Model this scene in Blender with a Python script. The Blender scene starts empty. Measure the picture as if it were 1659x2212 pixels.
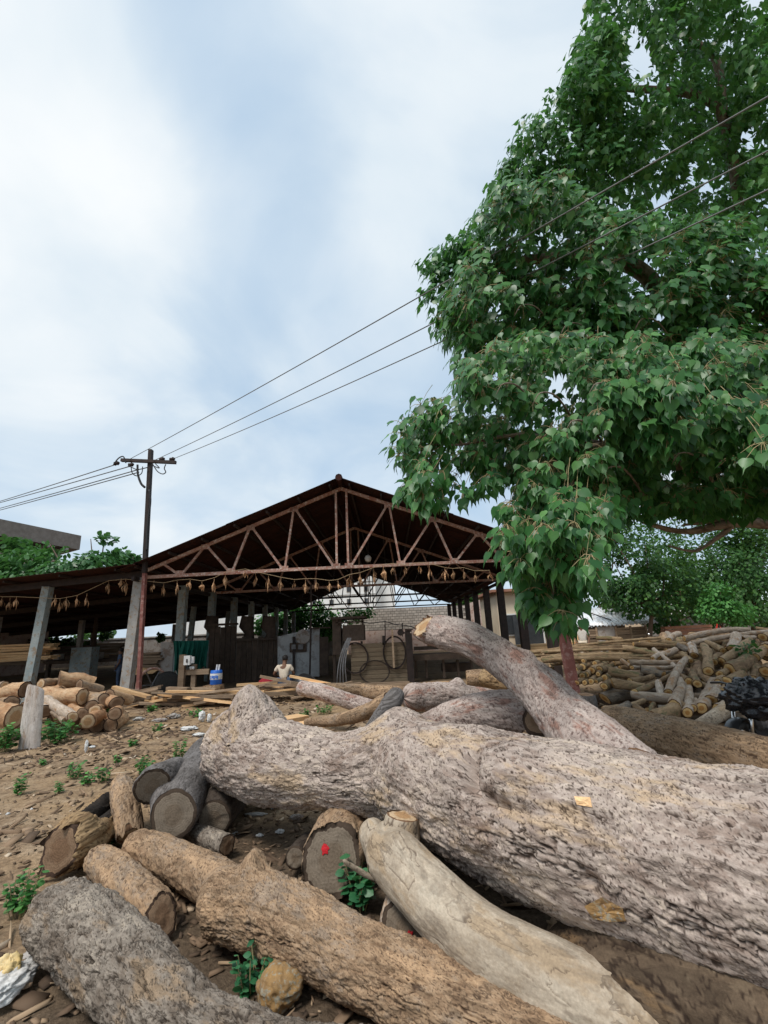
import bpy, math, random
import numpy as np
from mathutils import Vector, Matrix
random.seed(7)
RNG = np.random.default_rng(11)
D = bpy.data
SC = bpy.context.scene
COL = SC.collection
PI = math.pi

# ------------------------------------------------------------------ camera
TH, RO, FP, CX, CY = math.radians(14.77), math.radians(2.58), 994.0, 829.5, 1106.0
CAM = np.array([0.0, 0.0, 1.75])
FW = np.array([0, math.cos(TH), math.sin(TH)])
_r = np.array([1.0, 0, 0]); _u = np.array([0, -math.sin(TH), math.cos(TH)])
RT = _r * math.cos(RO) - _u * math.sin(RO)
UP = _r * math.sin(RO) + _u * math.cos(RO)
cd = D.cameras.new('camera'); cam = D.objects.new('camera', cd); COL.objects.link(cam)
cd.sensor_fit = 'HORIZONTAL'; cd.sensor_width = 36.0; cd.lens = 36.0 * FP / 1659.0
cd.clip_start = 0.05; cd.clip_end = 1500
mw = Matrix.Identity(4)
for i in range(3):
    mw[i][0] = RT[i]; mw[i][1] = UP[i]; mw[i][2] = -FW[i]; mw[i][3] = CAM[i]
cam.matrix_world = mw
SC.camera = cam

def ray(x, y):
    return FW + (x - CX) / FP * RT - (y - CY) / FP * UP
def at(x, y, z=None, Y=None, c=None):
    """world point seen at (x, y) of the 1659 px wide picture, at a height, a distance north or a camera depth"""
    d = ray(x, y)
    t = c if c is not None else (Y / d[1] if Y is not None else (z - CAM[2]) / d[2])
    return CAM + d * t
def proj(P):
    v = np.asarray(P) - CAM; c = v @ FW
    return CX + FP * (v @ RT) / c, CY - FP * (v @ UP) / c, c

# ------------------------------------------------------------------ sky, sun, exposure
SUN_AZ, SUN_EL = math.radians(-140), math.radians(58)     # behind the camera, to its left
W = D.worlds.new('World'); SC.world = W; W.use_nodes = True
wn = W.node_tree.nodes; wl = W.node_tree.links; wn.clear()
def N(nodes, t, **kw):
    n = nodes.new(t)
    for k, v in kw.items():
        if k.startswith('i_'):
            n.inputs[k[2:].replace('_', ' ')].default_value = v
        else: setattr(n, k, v)
    return n
def mth(nodes, links, op, a, b=None, c=None, clamp=False):
    n = nodes.new('ShaderNodeMath'); n.operation = op; n.use_clamp = clamp
    for i, q in enumerate((a, b, c)):
        if q is None: continue
        if isinstance(q, (int, float)): n.inputs[i].default_value = q
        else: links.new(q, n.inputs[i])
    return n.outputs[0]
def mixc(nodes, links, f, a, b, blend='MIX'):
    n = nodes.new('ShaderNodeMix'); n.data_type = 'RGBA'; n.blend_type = blend
    for i, q in ((0, f), (6, a), (7, b)):
        if isinstance(q, (int, float)): n.inputs[i].default_value = q
        elif isinstance(q, (tuple, list)): n.inputs[i].default_value = (*q[:3], 1)
        else: links.new(q, n.inputs[i])
    return n.outputs[2]
def ramp(nodes, links, f, stops):
    n = nodes.new('ShaderNodeValToRGB'); e = n.color_ramp.elements
    while len(e) < len(stops): e.new(0.5)
    for k, (p, c) in enumerate(stops):
        e[k].position = p
        e[k].color = (c, c, c, 1) if isinstance(c, (int, float)) else (*c, 1)
    links.new(f, n.inputs[0]); return n.outputs[0]
def world_sky():
    A = lambda op, a, b=None, c=None, cl=False: mth(wn, wl, op, a, b, c, cl)
    tc = wn.new('ShaderNodeTexCoord')
    sky = N(wn, 'ShaderNodeTexSky', sky_type='NISHITA', sun_disc=False, sun_elevation=SUN_EL,
            sun_rotation=SUN_AZ, air_density=1.0, dust_density=2.5, ozone_density=1.0)
    sx = wn.new('ShaderNodeSeparateXYZ'); wl.new(tc.outputs['Generated'], sx.inputs[0])
    zz = A('ADD', A('MAXIMUM', sx.outputs[2], 0.0), 0.35)
    cx = wn.new('ShaderNodeCombineXYZ')
    wl.new(A('DIVIDE', sx.outputs[0], zz), cx.inputs[0]); wl.new(A('DIVIDE', sx.outputs[1], zz), cx.inputs[1])
    n1 = N(wn, 'ShaderNodeTexNoise', i_Scale=2.1, i_Detail=7.0, i_Roughness=0.5, i_Distortion=0.5)
    wl.new(cx.outputs[0], n1.inputs['Vector'])
    mp = wn.new('ShaderNodeMapping'); mp.inputs['Location'].default_value = (3.1, 7.7, 0)
    wl.new(cx.outputs[0], mp.inputs[0])
    n2 = N(wn, 'ShaderNodeTexNoise', i_Scale=3.2, i_Detail=5.0, i_Roughness=0.5, i_Distortion=0.2)
    wl.new(mp.outputs[0], n2.inputs['Vector'])
    tot = A('MULTIPLY_ADD', n1.outputs[0], 1.35, -0.14)
    # broad cloud banks (plus) and thin spots (minus), each round a direction of the sky
    for px, py, amp, k in ((150, 430, .42, 22), (330, 120, .12, 30), (1000, 120, .16, 18), (900, 430, .06, 40), (60, 800, .14, 40),
                           (570, 560, -.27, 60), (560, 250, -.22, 70), (430, 30, -.15, 120), (1100, 420, -.06, 90),
                           (650, 900, -.10, 40), (330, 900, -.06, 50), (1000, 1000, -.12, 40)):
        d = ray(px, py); d = d / np.linalg.norm(d)
        dp = wn.new('ShaderNodeVectorMath'); dp.operation = 'DOT_PRODUCT'
        wl.new(tc.outputs['Generated'], dp.inputs[0]); dp.inputs[1].default_value = tuple(d)
        g = A('POWER', 2.718, A('MULTIPLY', A('SUBTRACT', dp.outputs['Value'], 1.0), float(k)))
        tot = A('MULTIPLY_ADD', g, amp, tot)
    cov = ramp(wn, wl, tot, [(0.28, 0.34), (0.52, 0.62), (0.72, 0.93), (0.95, 1.0)])
    shade = ramp(wn, wl, A('ADD', A('MULTIPLY', n2.outputs[0], .55), A('MULTIPLY', tot, .55)),
                 [(0.35, (3.9, 4.75, 5.6)), (0.58, (5.2, 5.85, 6.35)), (0.9, (6.5, 6.75, 6.9))])
    base = mixc(wn, wl, 0.72, sky.outputs[0], (3.5, 4.9, 6.4))
    colr = mixc(wn, wl, cov, base, shade)
    bg = wn.new('ShaderNodeBackground'); bg.inputs[1].default_value = 0.1
    wl.new(colr, bg.inputs[0])
    out = wn.new('ShaderNodeOutputWorld'); wl.new(bg.outputs[0], out.inputs[0])
world_sky()
sl = D.lights.new('sun', 'SUN'); sl.energy = 1.9; sl.angle = math.radians(14); sl.color = (1.0, 0.955, 0.9)
so = D.objects.new('sun', sl); COL.objects.link(so)
sd = Vector((math.sin(SUN_AZ) * math.cos(SUN_EL), math.cos(SUN_AZ) * math.cos(SUN_EL), math.sin(SUN_EL)))
so.rotation_euler = (-sd).to_track_quat('-Z', 'Y').to_euler(); so.location = (-6, -8, 14)
vs = SC.view_settings
vs.view_transform = 'Standard'; vs.look = 'None'; vs.exposure = 0.55; vs.gamma = 1.0; vs.use_curve_mapping = False
SC.cycles.max_bounces = 6; SC.cycles.transparent_max_bounces = 6
SC.render.film_transparent = False

# ------------------------------------------------------------------ materials
def newmat(name):
    m = D.materials.new(name); m.use_nodes = True
    n = m.node_tree.nodes; l = m.node_tree.links
    b = n['Principled BSDF']
    return m, n, l, b
MATS = {}
def simple(name, c1, c2=None, rough=.8, scale=6.0, bump=.25, stretch=(1, 1, 1), metal=0.0, c3=None, coat=0.0, spec=.3, rnd=.12, fine=60.0):
    """two or three colours mixed by noise at two scales, with grain and a little difference from piece to piece"""
    m, n, l, b = newmat(name)
    if c2 is None: c2 = tuple(q * .62 for q in c1)
    tc = n.new('ShaderNodeTexCoord'); oi = n.new('ShaderNodeObjectInfo')
    mp = n.new('ShaderNodeMapping'); mp.inputs['Scale'].default_value = stretch
    va = n.new('ShaderNodeVectorMath'); va.operation = 'ADD'
    l.new(tc.outputs['Object'], va.inputs[0])
    cb = n.new('ShaderNodeCombineXYZ')
    for i in range(3): l.new(mth(n, l, 'MULTIPLY', oi.outputs['Random'], 17.0 + 9 * i), cb.inputs[i])
    l.new(cb.outputs[0], va.inputs[1]); l.new(va.outputs[0], mp.inputs[0])
    a = N(n, 'ShaderNodeTexNoise', i_Scale=scale, i_Detail=6.0, i_Roughness=.62); l.new(mp.outputs[0], a.inputs['Vector'])
    f = N(n, 'ShaderNodeTexNoise', i_Scale=fine, i_Detail=3.0, i_Roughness=.6); l.new(mp.outputs[0], f.inputs['Vector'])
    col = mixc(n, l, ramp(n, l, a.outputs[0], [(.36, 0.0), (.64, 1.0)]), c1, c2)
    if c3 is not None:
        k = N(n, 'ShaderNodeTexNoise', i_Scale=scale * 2.3, i_Detail=5.0, i_Roughness=.7); l.new(va.outputs[0], k.inputs['Vector'])
        col = mixc(n, l, ramp(n, l, k.outputs[0], [(.52, 0.0), (.62, 1.0)]), col, c3)
    col = mixc(n, l, 0.55, col, ramp(n, l, f.outputs[0], [(.25, .35), (.75, 1.0)]), 'MULTIPLY')
    hs = n.new('ShaderNodeHueSaturation'); l.new(col, hs.inputs['Color'])
    l.new(mth(n, l, 'MULTIPLY_ADD', oi.outputs['Random'], 2 * rnd * 2.2, 1.32 - 2.2 * rnd), hs.inputs['Value'])
    l.new(hs.outputs[0], b.inputs['Base Color'])
    b.inputs['Roughness'].default_value = rough; b.inputs['Metallic'].default_value = metal
    b.inputs['Specular IOR Level'].default_value = spec; b.inputs['Coat Weight'].default_value = coat
    bp = n.new('ShaderNodeBump'); bp.inputs['Strength'].default_value = bump; bp.inputs['Distance'].default_value = .02
    l.new(mth(n, l, 'ADD', a.outputs[0], mth(n, l, 'MULTIPLY', f.outputs[0], .5)), bp.inputs['Height'])
    l.new(bp.outputs[0], b.inputs['Normal'])
    MATS[name] = m
    return m
def bark(name, plates, crack, patch=None, fs=30.0, rough=.88, bump=.5, patch_scale=3.0, vor=13.0, vmix=.7):
    """bark: tint of each plate from its own value, darker fissure lining, lichen or bare patches, fibrous grain along the stem"""
    m, n, l, b = newmat(name)
    bk = N(n, 'ShaderNodeAttribute', attribute_name='bk'); cr = N(n, 'ShaderNodeAttribute', attribute_name='crk'); tn = N(n, 'ShaderNodeAttribute', attribute_name='tnt')
    mp = n.new('ShaderNodeMapping'); mp.inputs['Scale'].default_value = (.35, 1, 1); l.new(bk.outputs['Vector'], mp.inputs[0])
    a = N(n, 'ShaderNodeTexNoise', i_Scale=fs, i_Detail=7.0, i_Roughness=.68); l.new(mp.outputs[0], a.inputs['Vector'])
    g = N(n, 'ShaderNodeTexNoise', i_Scale=patch_scale, i_Detail=4.0, i_Roughness=.6); l.new(bk.outputs['Vector'], g.inputs['Vector'])
    h = N(n, 'ShaderNodeTexNoise', i_Scale=fs * 4, i_Detail=3.0, i_Roughness=.6); l.new(bk.outputs['Vector'], h.inputs['Vector'])
    t = mth(n, l, 'ADD', mth(n, l, 'MULTIPLY', tn.outputs['Fac'], .38), mth(n, l, 'ADD', mth(n, l, 'MULTIPLY', g.outputs[0], .95), -.22), clamp=True)
    k = len(plates)
    col = ramp(n, l, t, [(.12 + .7 * i / (k - 1), c) for i, c in enumerate(plates)])
    if patch is not None:
        q = N(n, 'ShaderNodeTexNoise', i_Scale=patch_scale * 2.1, i_Detail=5.0, i_Roughness=.65); l.new(mp.outputs[0], q.inputs['Vector'])
        col = mixc(n, l, ramp(n, l, q.outputs[0], [(.54, 0.0), (.62, .85)]), col, patch)
    tz = N(n, 'ShaderNodeTexNoise', i_Scale=vor, i_Detail=5.0, i_Roughness=.62, i_Distortion=.5); l.new(mp.outputs[0], tz.inputs['Vector'])
    tq = mth(n, l, 'MULTIPLY', tz.outputs[0], 5.0); fr = mth(n, l, 'FRACT', tq); lv = mth(n, l, 'FLOOR', tq)
    edge = ramp(n, l, fr, [(.0, 0.0), (.10, .35), (.24, 1.0)])
    wn_ = n.new('ShaderNodeTexWhiteNoise'); wn_.noise_dimensions = '1D'; l.new(lv, wn_.inputs['W'])
    col = mixc(n, l, .55, col, ramp(n, l, wn_.outputs['Value'], [(.0, .66), (1.0, 1.2)]), 'MULTIPLY')
    msk = ramp(n, l, g.outputs[0], [(.35, vmix), (.65, vmix * .45)])
    col = mixc(n, l, mth(n, l, 'MULTIPLY', msk, mth(n, l, 'SUBTRACT', 1.0, edge)), col, crack)
    hgt_ = mth(n, l, 'MULTIPLY', mth(n, l, 'ADD', lv, edge), .35 * vmix)
    col = mixc(n, l, .6, col, ramp(n, l, a.outputs[0], [(.25, .38), (.72, 1.08)]), 'MULTIPLY')
    col = mixc(n, l, .45, col, ramp(n, l, h.outputs[0], [(.3, .5), (.7, 1.1)]), 'MULTIPLY')
    col = mixc(n, l, ramp(n, l, cr.outputs['Fac'], [(.1, .9), (.75, 0.0)]), col, crack)
    l.new(col, b.inputs['Base Color'])
    b.inputs['Roughness'].default_value = rough; b.inputs['Specular IOR Level'].default_value = .2
    bp = n.new('ShaderNodeBump'); bp.inputs['Strength'].default_value = bump; bp.inputs['Distance'].default_value = .012
    l.new(mth(n, l, 'ADD', hgt_, mth(n, l, 'ADD', a.outputs[0], mth(n, l, 'MULTIPLY', h.outputs[0], .4))), bp.inputs['Height'])
    l.new(bp.outputs[0], b.inputs['Normal'])
    MATS[name] = m
    return m
def endgrain(name, heart, sap, dark, rings=60.0, rough=.85, heart_r=.45):
    m, n, l, b = newmat(name)
    bk = N(n, 'ShaderNodeAttribute', attribute_name='bk'); tn = N(n, 'ShaderNodeAttribute', attribute_name='tnt')   # bk: disc position, tnt: 0 at the pith .. 1 at the rim
    ns = N(n, 'ShaderNodeTexNoise', i_Scale=9.0, i_Detail=5.0, i_Roughness=.6); l.new(bk.outputs['Vector'], ns.inputs['Vector'])
    fn = N(n, 'ShaderNodeTexNoise', i_Scale=70.0, i_Detail=4.0, i_Roughness=.7); l.new(bk.outputs['Vector'], fn.inputs['Vector'])
    rr = mth(n, l, 'ADD', tn.outputs['Fac'], mth(n, l, 'MULTIPLY', ns.outputs[0], .30))
    col = ramp(n, l, rr, [(.0, dark), (.13, heart), (heart_r + .1, heart), (heart_r + .22, sap), (1.10, sap), (1.17, dark)])
    wv = mth(n, l, 'SINE', mth(n, l, 'MULTIPLY', rr, rings))
    sp = n.new('ShaderNodeSeparateXYZ'); l.new(bk.outputs['Vector'], sp.inputs[0])
    an = mth(n, l, 'ARCTAN2', sp.outputs[1], sp.outputs[0])
    rc = mth(n, l, 'ABSOLUTE', mth(n, l, 'SUBTRACT', mth(n, l, 'FRACT', mth(n, l, 'MULTIPLY_ADD', an, 1.11, mth(n, l, 'MULTIPLY', ns.outputs[0], 2.4))), .5))
    col = mixc(n, l, mth(n, l, 'MULTIPLY', ramp(n, l, rc, [(.0, .85), (.035, 0.0)]), ramp(n, l, fn.outputs[0], [(.4, 0.0), (.55, 1.0)])), col, dark)
    col = mixc(n, l, .22, col, ramp(n, l, mth(n, l, 'MULTIPLY_ADD', wv, .5, .5), [(0.0, .5), (1.0, 1.0)]), 'MULTIPLY')
    col = mixc(n, l, .6, col, ramp(n, l, fn.outputs[0], [(.25, .4), (.7, 1.05)]), 'MULTIPLY')
    col = mixc(n, l, ramp(n, l, ns.outputs[0], [(.55, 0.0), (.75, .55)]), col, dark)
    l.new(col, b.inputs['Base Color']); b.inputs['Roughness'].default_value = rough; b.inputs['Specular IOR Level'].default_value = .2
    bp = n.new('ShaderNodeBump'); bp.inputs['Strength'].default_value = .4; bp.inputs['Distance'].default_value = .008
    l.new(mth(n, l, 'ADD', mth(n, l, 'MULTIPLY', wv, .12), fn.outputs[0]), bp.inputs['Height']); l.new(bp.outputs[0], b.inputs['Normal'])
    MATS[name] = m
    return m
def leafmat(name, c_dark, c_mid, c_lite, rough=.38, trans=.22, spec=.45):
    m, n, l, b = newmat(name)
    tn = N(n, 'ShaderNodeAttribute', attribute_name='tnt'); oi = n.new('ShaderNodeObjectInfo')
    t = mth(n, l, 'FRACT', mth(n, l, 'ADD', tn.outputs['Fac'], mth(n, l, 'MULTIPLY', oi.outputs['Random'], .97)))
    col = ramp(n, l, t, [(0.0, c_dark), (.5, c_mid), (.93, c_lite), (1.0, tuple(min(1, q * 1.5) for q in c_lite))])
    ge = n.new('ShaderNodeNewGeometry')
    col = mixc(n, l, mth(n, l, 'MULTIPLY', ge.outputs['Backfacing'], .5), col, tuple(q * 1.3 + .02 for q in c_lite))
    tc = n.new('ShaderNodeTexCoord')
    nz = N(n, 'ShaderNodeTexNoise', i_Scale=14.0, i_Detail=3.0); l.new(tc.outputs['Object'], nz.inputs['Vector'])
    col = mixc(n, l, .5, col, ramp(n, l, nz.outputs[0], [(.3, .6), (.7, 1.1)]), 'MULTIPLY')
    l.new(col, b.inputs['Base Color']); b.inputs['Roughness'].default_value = rough; b.inputs['Specular IOR Level'].default_value = spec
    tr = n.new('ShaderNodeBsdfTranslucent'); l.new(mixc(n, l, .5, col, tuple((c_lite[0] * 1.2, c_lite[1] * 1.5, c_lite[2] * .6))), tr.inputs[0])
    mx = n.new('ShaderNodeMixShader'); mx.inputs[0].default_value = trans
    l.new(b.outputs[0], mx.inputs[1]); l.new(tr.outputs[0], mx.inputs[2])
    l.new(mx.outputs[0], n['Material Output'].inputs[0])
    MATS[name] = m
    return m

bark('bark_hero', [(.25, .165, .12), (.37, .285, .235), (.50, .41, .35), (.60, .49, .395), (.72, .605, .49)], (.038, .022, .015), patch=(.56, .41, .27), fs=30, patch_scale=2.2, vor=11)
bark('bark_flaky', [(.12, .09, .065), (.20, .16, .125), (.285, .24, .195), (.38, .32, .255), (.48, .395, .30)], (.035, .025, .018), patch=(.33, .235, .15), fs=38, patch_scale=3.4, vor=17, vmix=.95)
bark('bark_tan', [(.19, .115, .065), (.29, .185, .11), (.40, .27, .165), (.34, .255, .185), (.52, .37, .23)], (.07, .042, .027), patch=(.52, .34, .20), fs=32, patch_scale=3.0, vor=15)
bark('bark_smooth', [(.25, .18, .115), (.37, .29, .205), (.465, .38, .285), (.53, .445, .34), (.61, .53, .42)], (.10, .07, .05), patch=(.42, .31, .20), fs=20, patch_scale=2.6, bump=.35, vmix=.62, vor=6.0)
bark('bark_grey', [(.09, .08, .075), (.15, .135, .125), (.22, .20, .19), (.28, .26, .25)], (.04, .033, .03), fs=30, patch_scale=3)
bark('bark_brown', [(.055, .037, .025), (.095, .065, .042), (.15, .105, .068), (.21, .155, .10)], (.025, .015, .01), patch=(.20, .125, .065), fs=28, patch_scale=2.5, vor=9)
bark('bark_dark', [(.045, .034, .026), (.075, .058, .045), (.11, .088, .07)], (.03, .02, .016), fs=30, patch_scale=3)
bark('bark_pile', [(.18, .11, .06), (.29, .19, .105), (.39, .265, .15), (.48, .345, .215)], (.06, .04, .028), patch=(.15, .15, .07), fs=26, patch_scale=4)
bark('bark_pale', [(.36, .26, .18), (.46, .36, .27), (.56, .46, .37), (.62, .54, .46)], (.16, .10, .07), patch=(.40, .23, .12), fs=22, patch_scale=4, bump=.3)
bark('bark_orange', [(.36, .19, .09), (.48, .28, .15), (.58, .38, .22), (.64, .47, .31)], (.14, .07, .04), patch=(.40, .20, .10), fs=22, patch_scale=4, bump=.3)
bark('bark_white', [(.50, .42, .36), (.62, .55, .49), (.70, .64, .59), (.75, .70, .65)], (.16, .10, .07), patch=(.46, .33, .24), fs=20, patch_scale=3, bump=.25, vmix=.2)
bark('bark_pink', [(.36, .26, .21), (.48, .38, .33), (.58, .48, .42), (.68, .58, .51)], (.10, .06, .05), patch=(.36, .195, .145), fs=26, patch_scale=3.4)
bark('bark_peepal', [(.20, .15, .12), (.30, .24, .19), (.40, .33, .27)], (.10, .07, .05), fs=20, patch_scale=3, bump=.3)
bark('wood_bare', [(.28, .17, .085), (.38, .25, .13), (.46, .32, .18)], (.06, .035, .02), fs=22, patch_scale=5, bump=.5)
bark('wood_blackish', [(.018, .014, .012), (.03, .023, .018), (.055, .04, .028)], (.01, .008, .006), fs=30, patch_scale=4)
endgrain('end_grey', (.20, .15, .105), (.24, .19, .14), (.08, .055, .038), heart_r=.4)
endgrain('end_brown', (.22, .13, .075), (.28, .18, .11), (.07, .042, .028), heart_r=.5)
endgrain('end_orange', (.52, .25, .075), (.70, .46, .20), (.15, .07, .03), rings=45, heart_r=.42)
endgrain('end_pale', (.50, .30, .15), (.62, .45, .28), (.20, .11, .06), rings=45, heart_r=.5)
simple('paint_red', (.55, .012, .02), (.42, .012, .018), rough=.6, scale=30, bump=.3, rnd=.02)
simple('chip_fresh', (.78, .52, .28), (.66, .40, .2), rough=.8, scale=20, rnd=.05)
simple('steel_rust', (.24, .10, .07), (.38, .25, .20), rough=.75, scale=5, c3=(.48, .40, .35), bump=.15)
simple('steel_dark', (.022, .017, .015), (.042, .027, .023), rough=.7, scale=6, bump=.1)
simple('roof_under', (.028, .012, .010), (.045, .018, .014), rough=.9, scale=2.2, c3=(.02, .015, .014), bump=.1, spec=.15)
simple('concrete_post', (.30, .30, .285), (.42, .40, .37), rough=.9, scale=3, c3=(.30, .21, .14), bump=.3)
simple('concrete_blue', (.22, .27, .28), (.32, .35, .34), rough=.9, scale=3, c3=(.24, .19, .14), bump=.3)
simple('concrete_grey', (.27, .245, .225), (.36, .33, .30), rough=.9, scale=1.5, c3=(.20, .15, .12), bump=.3)
simple('block_grey', (.42, .37, .32), (.52, .46, .40), rough=.92, scale=4, bump=.4, rnd=.1)
simple('mortar', (.20, .165, .14), (.27, .23, .2), rough=.95, scale=3, bump=.3)
simple('plaster_pink', (.46, .34, .30), (.52, .41, .35), rough=.9, scale=1.2, c3=(.36, .22, .17), bump=.2)
simple('plaster_white', (.74, .74, .72), (.66, .65, .62), rough=.85, scale=.6, bump=.1, rnd=.02)
simple('plaster_beige', (.66, .56, .42), (.58, .47, .34), rough=.85, scale=.8, bump=.1, rnd=.02)
simple('whitewash', (.42, .43, .43), (.34, .34, .34), rough=.9, scale=1.4, c3=(.26, .25, .24), bump=.2, rnd=.02)
simple('brick_red', (.34, .15, .095), (.42, .22, .15), rough=.9, scale=3, bump=.3)
simple('window_dark', (.035, .04, .045), (.06, .065, .07), rough=.25, scale=2, bump=.02)
simple('plank_fresh', (.58, .34, .16), (.68, .46, .25), rough=.8, scale=5, stretch=(.25, 1.6, 1.6), rnd=.16, bump=.2)
simple('plank_old', (.20, .135, .085), (.30, .22, .15), rough=.85, scale=5, stretch=(.25, 1.6, 1.6), rnd=.18, bump=.3)
simple('plank_board', (.125, .09, .058), (.175, .135, .088), rough=.85, scale=4, stretch=(.2, 1.6, 1.6), rnd=.10, bump=.3)
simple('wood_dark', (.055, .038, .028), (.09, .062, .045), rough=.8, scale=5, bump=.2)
simple('sheet_white', (.72, .74, .76), (.60, .62, .64), rough=.45, scale=2, c3=(.42, .38, .34), bump=.05, rnd=.03, metal=.2)
simple('black_plastic', (.012, .012, .014), (.02, .02, .024), rough=.16, scale=6, bump=.12, spec=.6, rnd=.02)
simple('rubber', (.02, .02, .02), (.035, .033, .03), rough=.75, scale=20, rnd=.02)
simple('black_paint', (.015, .015, .017), (.03, .03, .03), rough=.3, scale=5, spec=.5, rnd=.02, bump=.02)
simple('chrome', (.6, .6, .6), (.5, .5, .5), rough=.2, metal=1.0, scale=3, rnd=.02, bump=.02)
simple('paint_maroon', (.25, .012, .02), (.2, .01, .015), rough=.25, scale=4, spec=.5, rnd=.02, bump=.02, coat=.4)
simple('bag_white', (.62, .62, .60), (.5, .48, .45), rough=.5, scale=6, bump=.3, rnd=.05)
simple('paper_tan', (.60, .42, .16), (.68, .54, .30), rough=.8, scale=9, bump=.3, rnd=.03)
simple('drum_blue', (.02, .12, .50), (.025, .15, .56), rough=.35, scale=4, bump=.04, rnd=.02, spec=.5)
simple('label_white', (.66, .66, .64), (.58, .58, .57), rough=.6, scale=6, bump=.02, rnd=.02)
simple('net_green', (.006, .075, .055), (.008, .11, .08), rough=.8, scale=20, bump=.4, rnd=.03)
simple('cloth_cream', (.66, .57, .45), (.60, .51, .40), rough=.9, scale=6, bump=.2, rnd=.02)
simple('cloth_white', (.62, .58, .52), (.55, .51, .45), rough=.9, scale=6, bump=.2, rnd=.02)
simple('cloth_blue', (.09, .12, .19), (.06, .09, .14), rough=.9, scale=6, bump=.2, rnd=.02)
simple('cloth_red', (.30, .02, .03), (.22, .015, .025), rough=.9, scale=8, bump=.4, rnd=.02)
simple('skin', (.17, .085, .05), (.14, .07, .042), rough=.6, scale=8, bump=.05, rnd=.02)
simple('hair', (.012, .01, .009), (.02, .017, .015), rough=.6, scale=30, bump=.3, rnd=.02)
simple('jute', (.32, .23, .13), (.40, .30, .19), rough=.95, scale=20, bump=.4, rnd=.05)
simple('dry_leaf', (.34, .19, .10), (.44, .27, .15), rough=.85, scale=9, bump=.3, rnd=.2)
simple('wire_black', (.02, .02, .022), (.03, .03, .03), rough=.6, scale=5, rnd=.02, bump=.02)
simple('wire_alu', (.13, .14, .14), (.17, .17, .17), rough=.5, scale=5, rnd=.02, bump=.02)
simple('iron_grey', (.16, .16, .165), (.10, .09, .085), rough=.5, scale=8, metal=.6, rnd=.03, bump=.1)
simple('blade_steel', (.30, .30, .31), (.2, .19, .185), rough=.3, scale=6, metal=.9, rnd=.03, bump=.03)
simple('stone_tan', (.34, .20, .075), (.26, .16, .075), rough=.9, scale=12, c3=(.28, .26, .2), bump=.5)
simple('red_paint_post', (.15, .055, .045), (.21, .085, .07), rough=.8, scale=4, c3=(.26, .15, .13), bump=.2)
simple('red_cloth_flag', (.55, .05, .03), (.45, .04, .03), rough=.8, scale=8, bump=.2)
leafmat('leaf_peepal', (.019, .086, .023), (.046, .160, .042), (.112, .268, .072), rough=.38, spec=.36, trans=.28)
leafmat('leaf_far', (.02, .07, .018), (.045, .125, .03), (.09, .20, .045), rough=.5, spec=.3)
leafmat('leaf_almond', (.03, .10, .03), (.055, .16, .045), (.10, .24, .07), rough=.42)
leafmat('leaf_weed', (.035, .13, .03), (.06, .20, .045), (.11, .29, .07), rough=.5, spec=.3)
leafmat('leaf_mint', (.02, .11, .045), (.035, .16, .06), (.07, .23, .09), rough=.45)
simple('vein_stem', (.33, .24, .13), (.26, .24, .11), rough=.6, scale=9, rnd=.05)

def ground_mat():
    m, n, l, b = newmat('earth')
    tc = n.new('ShaderNodeTexCoord')
    def nz(s, d=6.0, r=.6, st=None):
        q = N(n, 'ShaderNodeTexNoise', i_Scale=s, i_Detail=d, i_Roughness=r)
        if st:
            mp = n.new('ShaderNodeMapping'); mp.inputs['Scale'].default_value = st; l.new(tc.outputs['Object'], mp.inputs[0]); l.new(mp.outputs[0], q.inputs['Vector'])
        else: l.new(tc.outputs['Object'], q.inputs['Vector'])
        return q.outputs[0]
    a, c, e = nz(.55), nz(3.2, 7.0, .66), nz(26.0, 5.0, .7)
    g = nz(60.0, 4.0, .7, (.3, 1, 1))
    col = ramp(n, l, c, [(.3, (.18, .12, .075)), (.46, (.31, .215, .135)), (.62, (.42, .31, .205)), (.78, (.50, .39, .28))])
    col = mixc(n, l, ramp(n, l, a, [(.42, 0.0), (.60, .85)]), col, (.40, .265, .145))
    b2 = nz(1.25, 5.0, .6)
    col = mixc(n, l, ramp(n, l, b2, [(.56, 0.0), (.66, .7)]), col, (.13, .088, .055))
    col = mixc(n, l, .8, col, ramp(n, l, e, [(.3, .35), (.66, 1.12)]), 'MULTIPLY')
    col = mixc(n, l, ramp(n, l, g, [(.66, 0.0), (.72, .6)]), col, (.52, .43, .33))
    wt = nz(1.3, 3.0, .5)
    dk = N(n, 'ShaderNodeAttribute', attribute_name='dark_soil')
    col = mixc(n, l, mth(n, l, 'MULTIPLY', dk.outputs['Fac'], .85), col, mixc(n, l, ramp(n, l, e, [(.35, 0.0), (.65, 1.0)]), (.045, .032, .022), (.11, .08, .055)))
    l.new(col, b.inputs['Base Color']); b.inputs['Roughness'].default_value = .95; b.inputs['Specular IOR Level'].default_value = .15
    bp = n.new('ShaderNodeBump'); bp.inputs['Strength'].default_value = .8; bp.inputs['Distance'].default_value = .03
    l.new(mth(n, l, 'ADD', e, mth(n, l, 'MULTIPLY', c, 1.5)), bp.inputs['Height']); l.new(bp.outputs[0], b.inputs['Normal'])
    MATS['earth'] = m
ground_mat()
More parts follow.
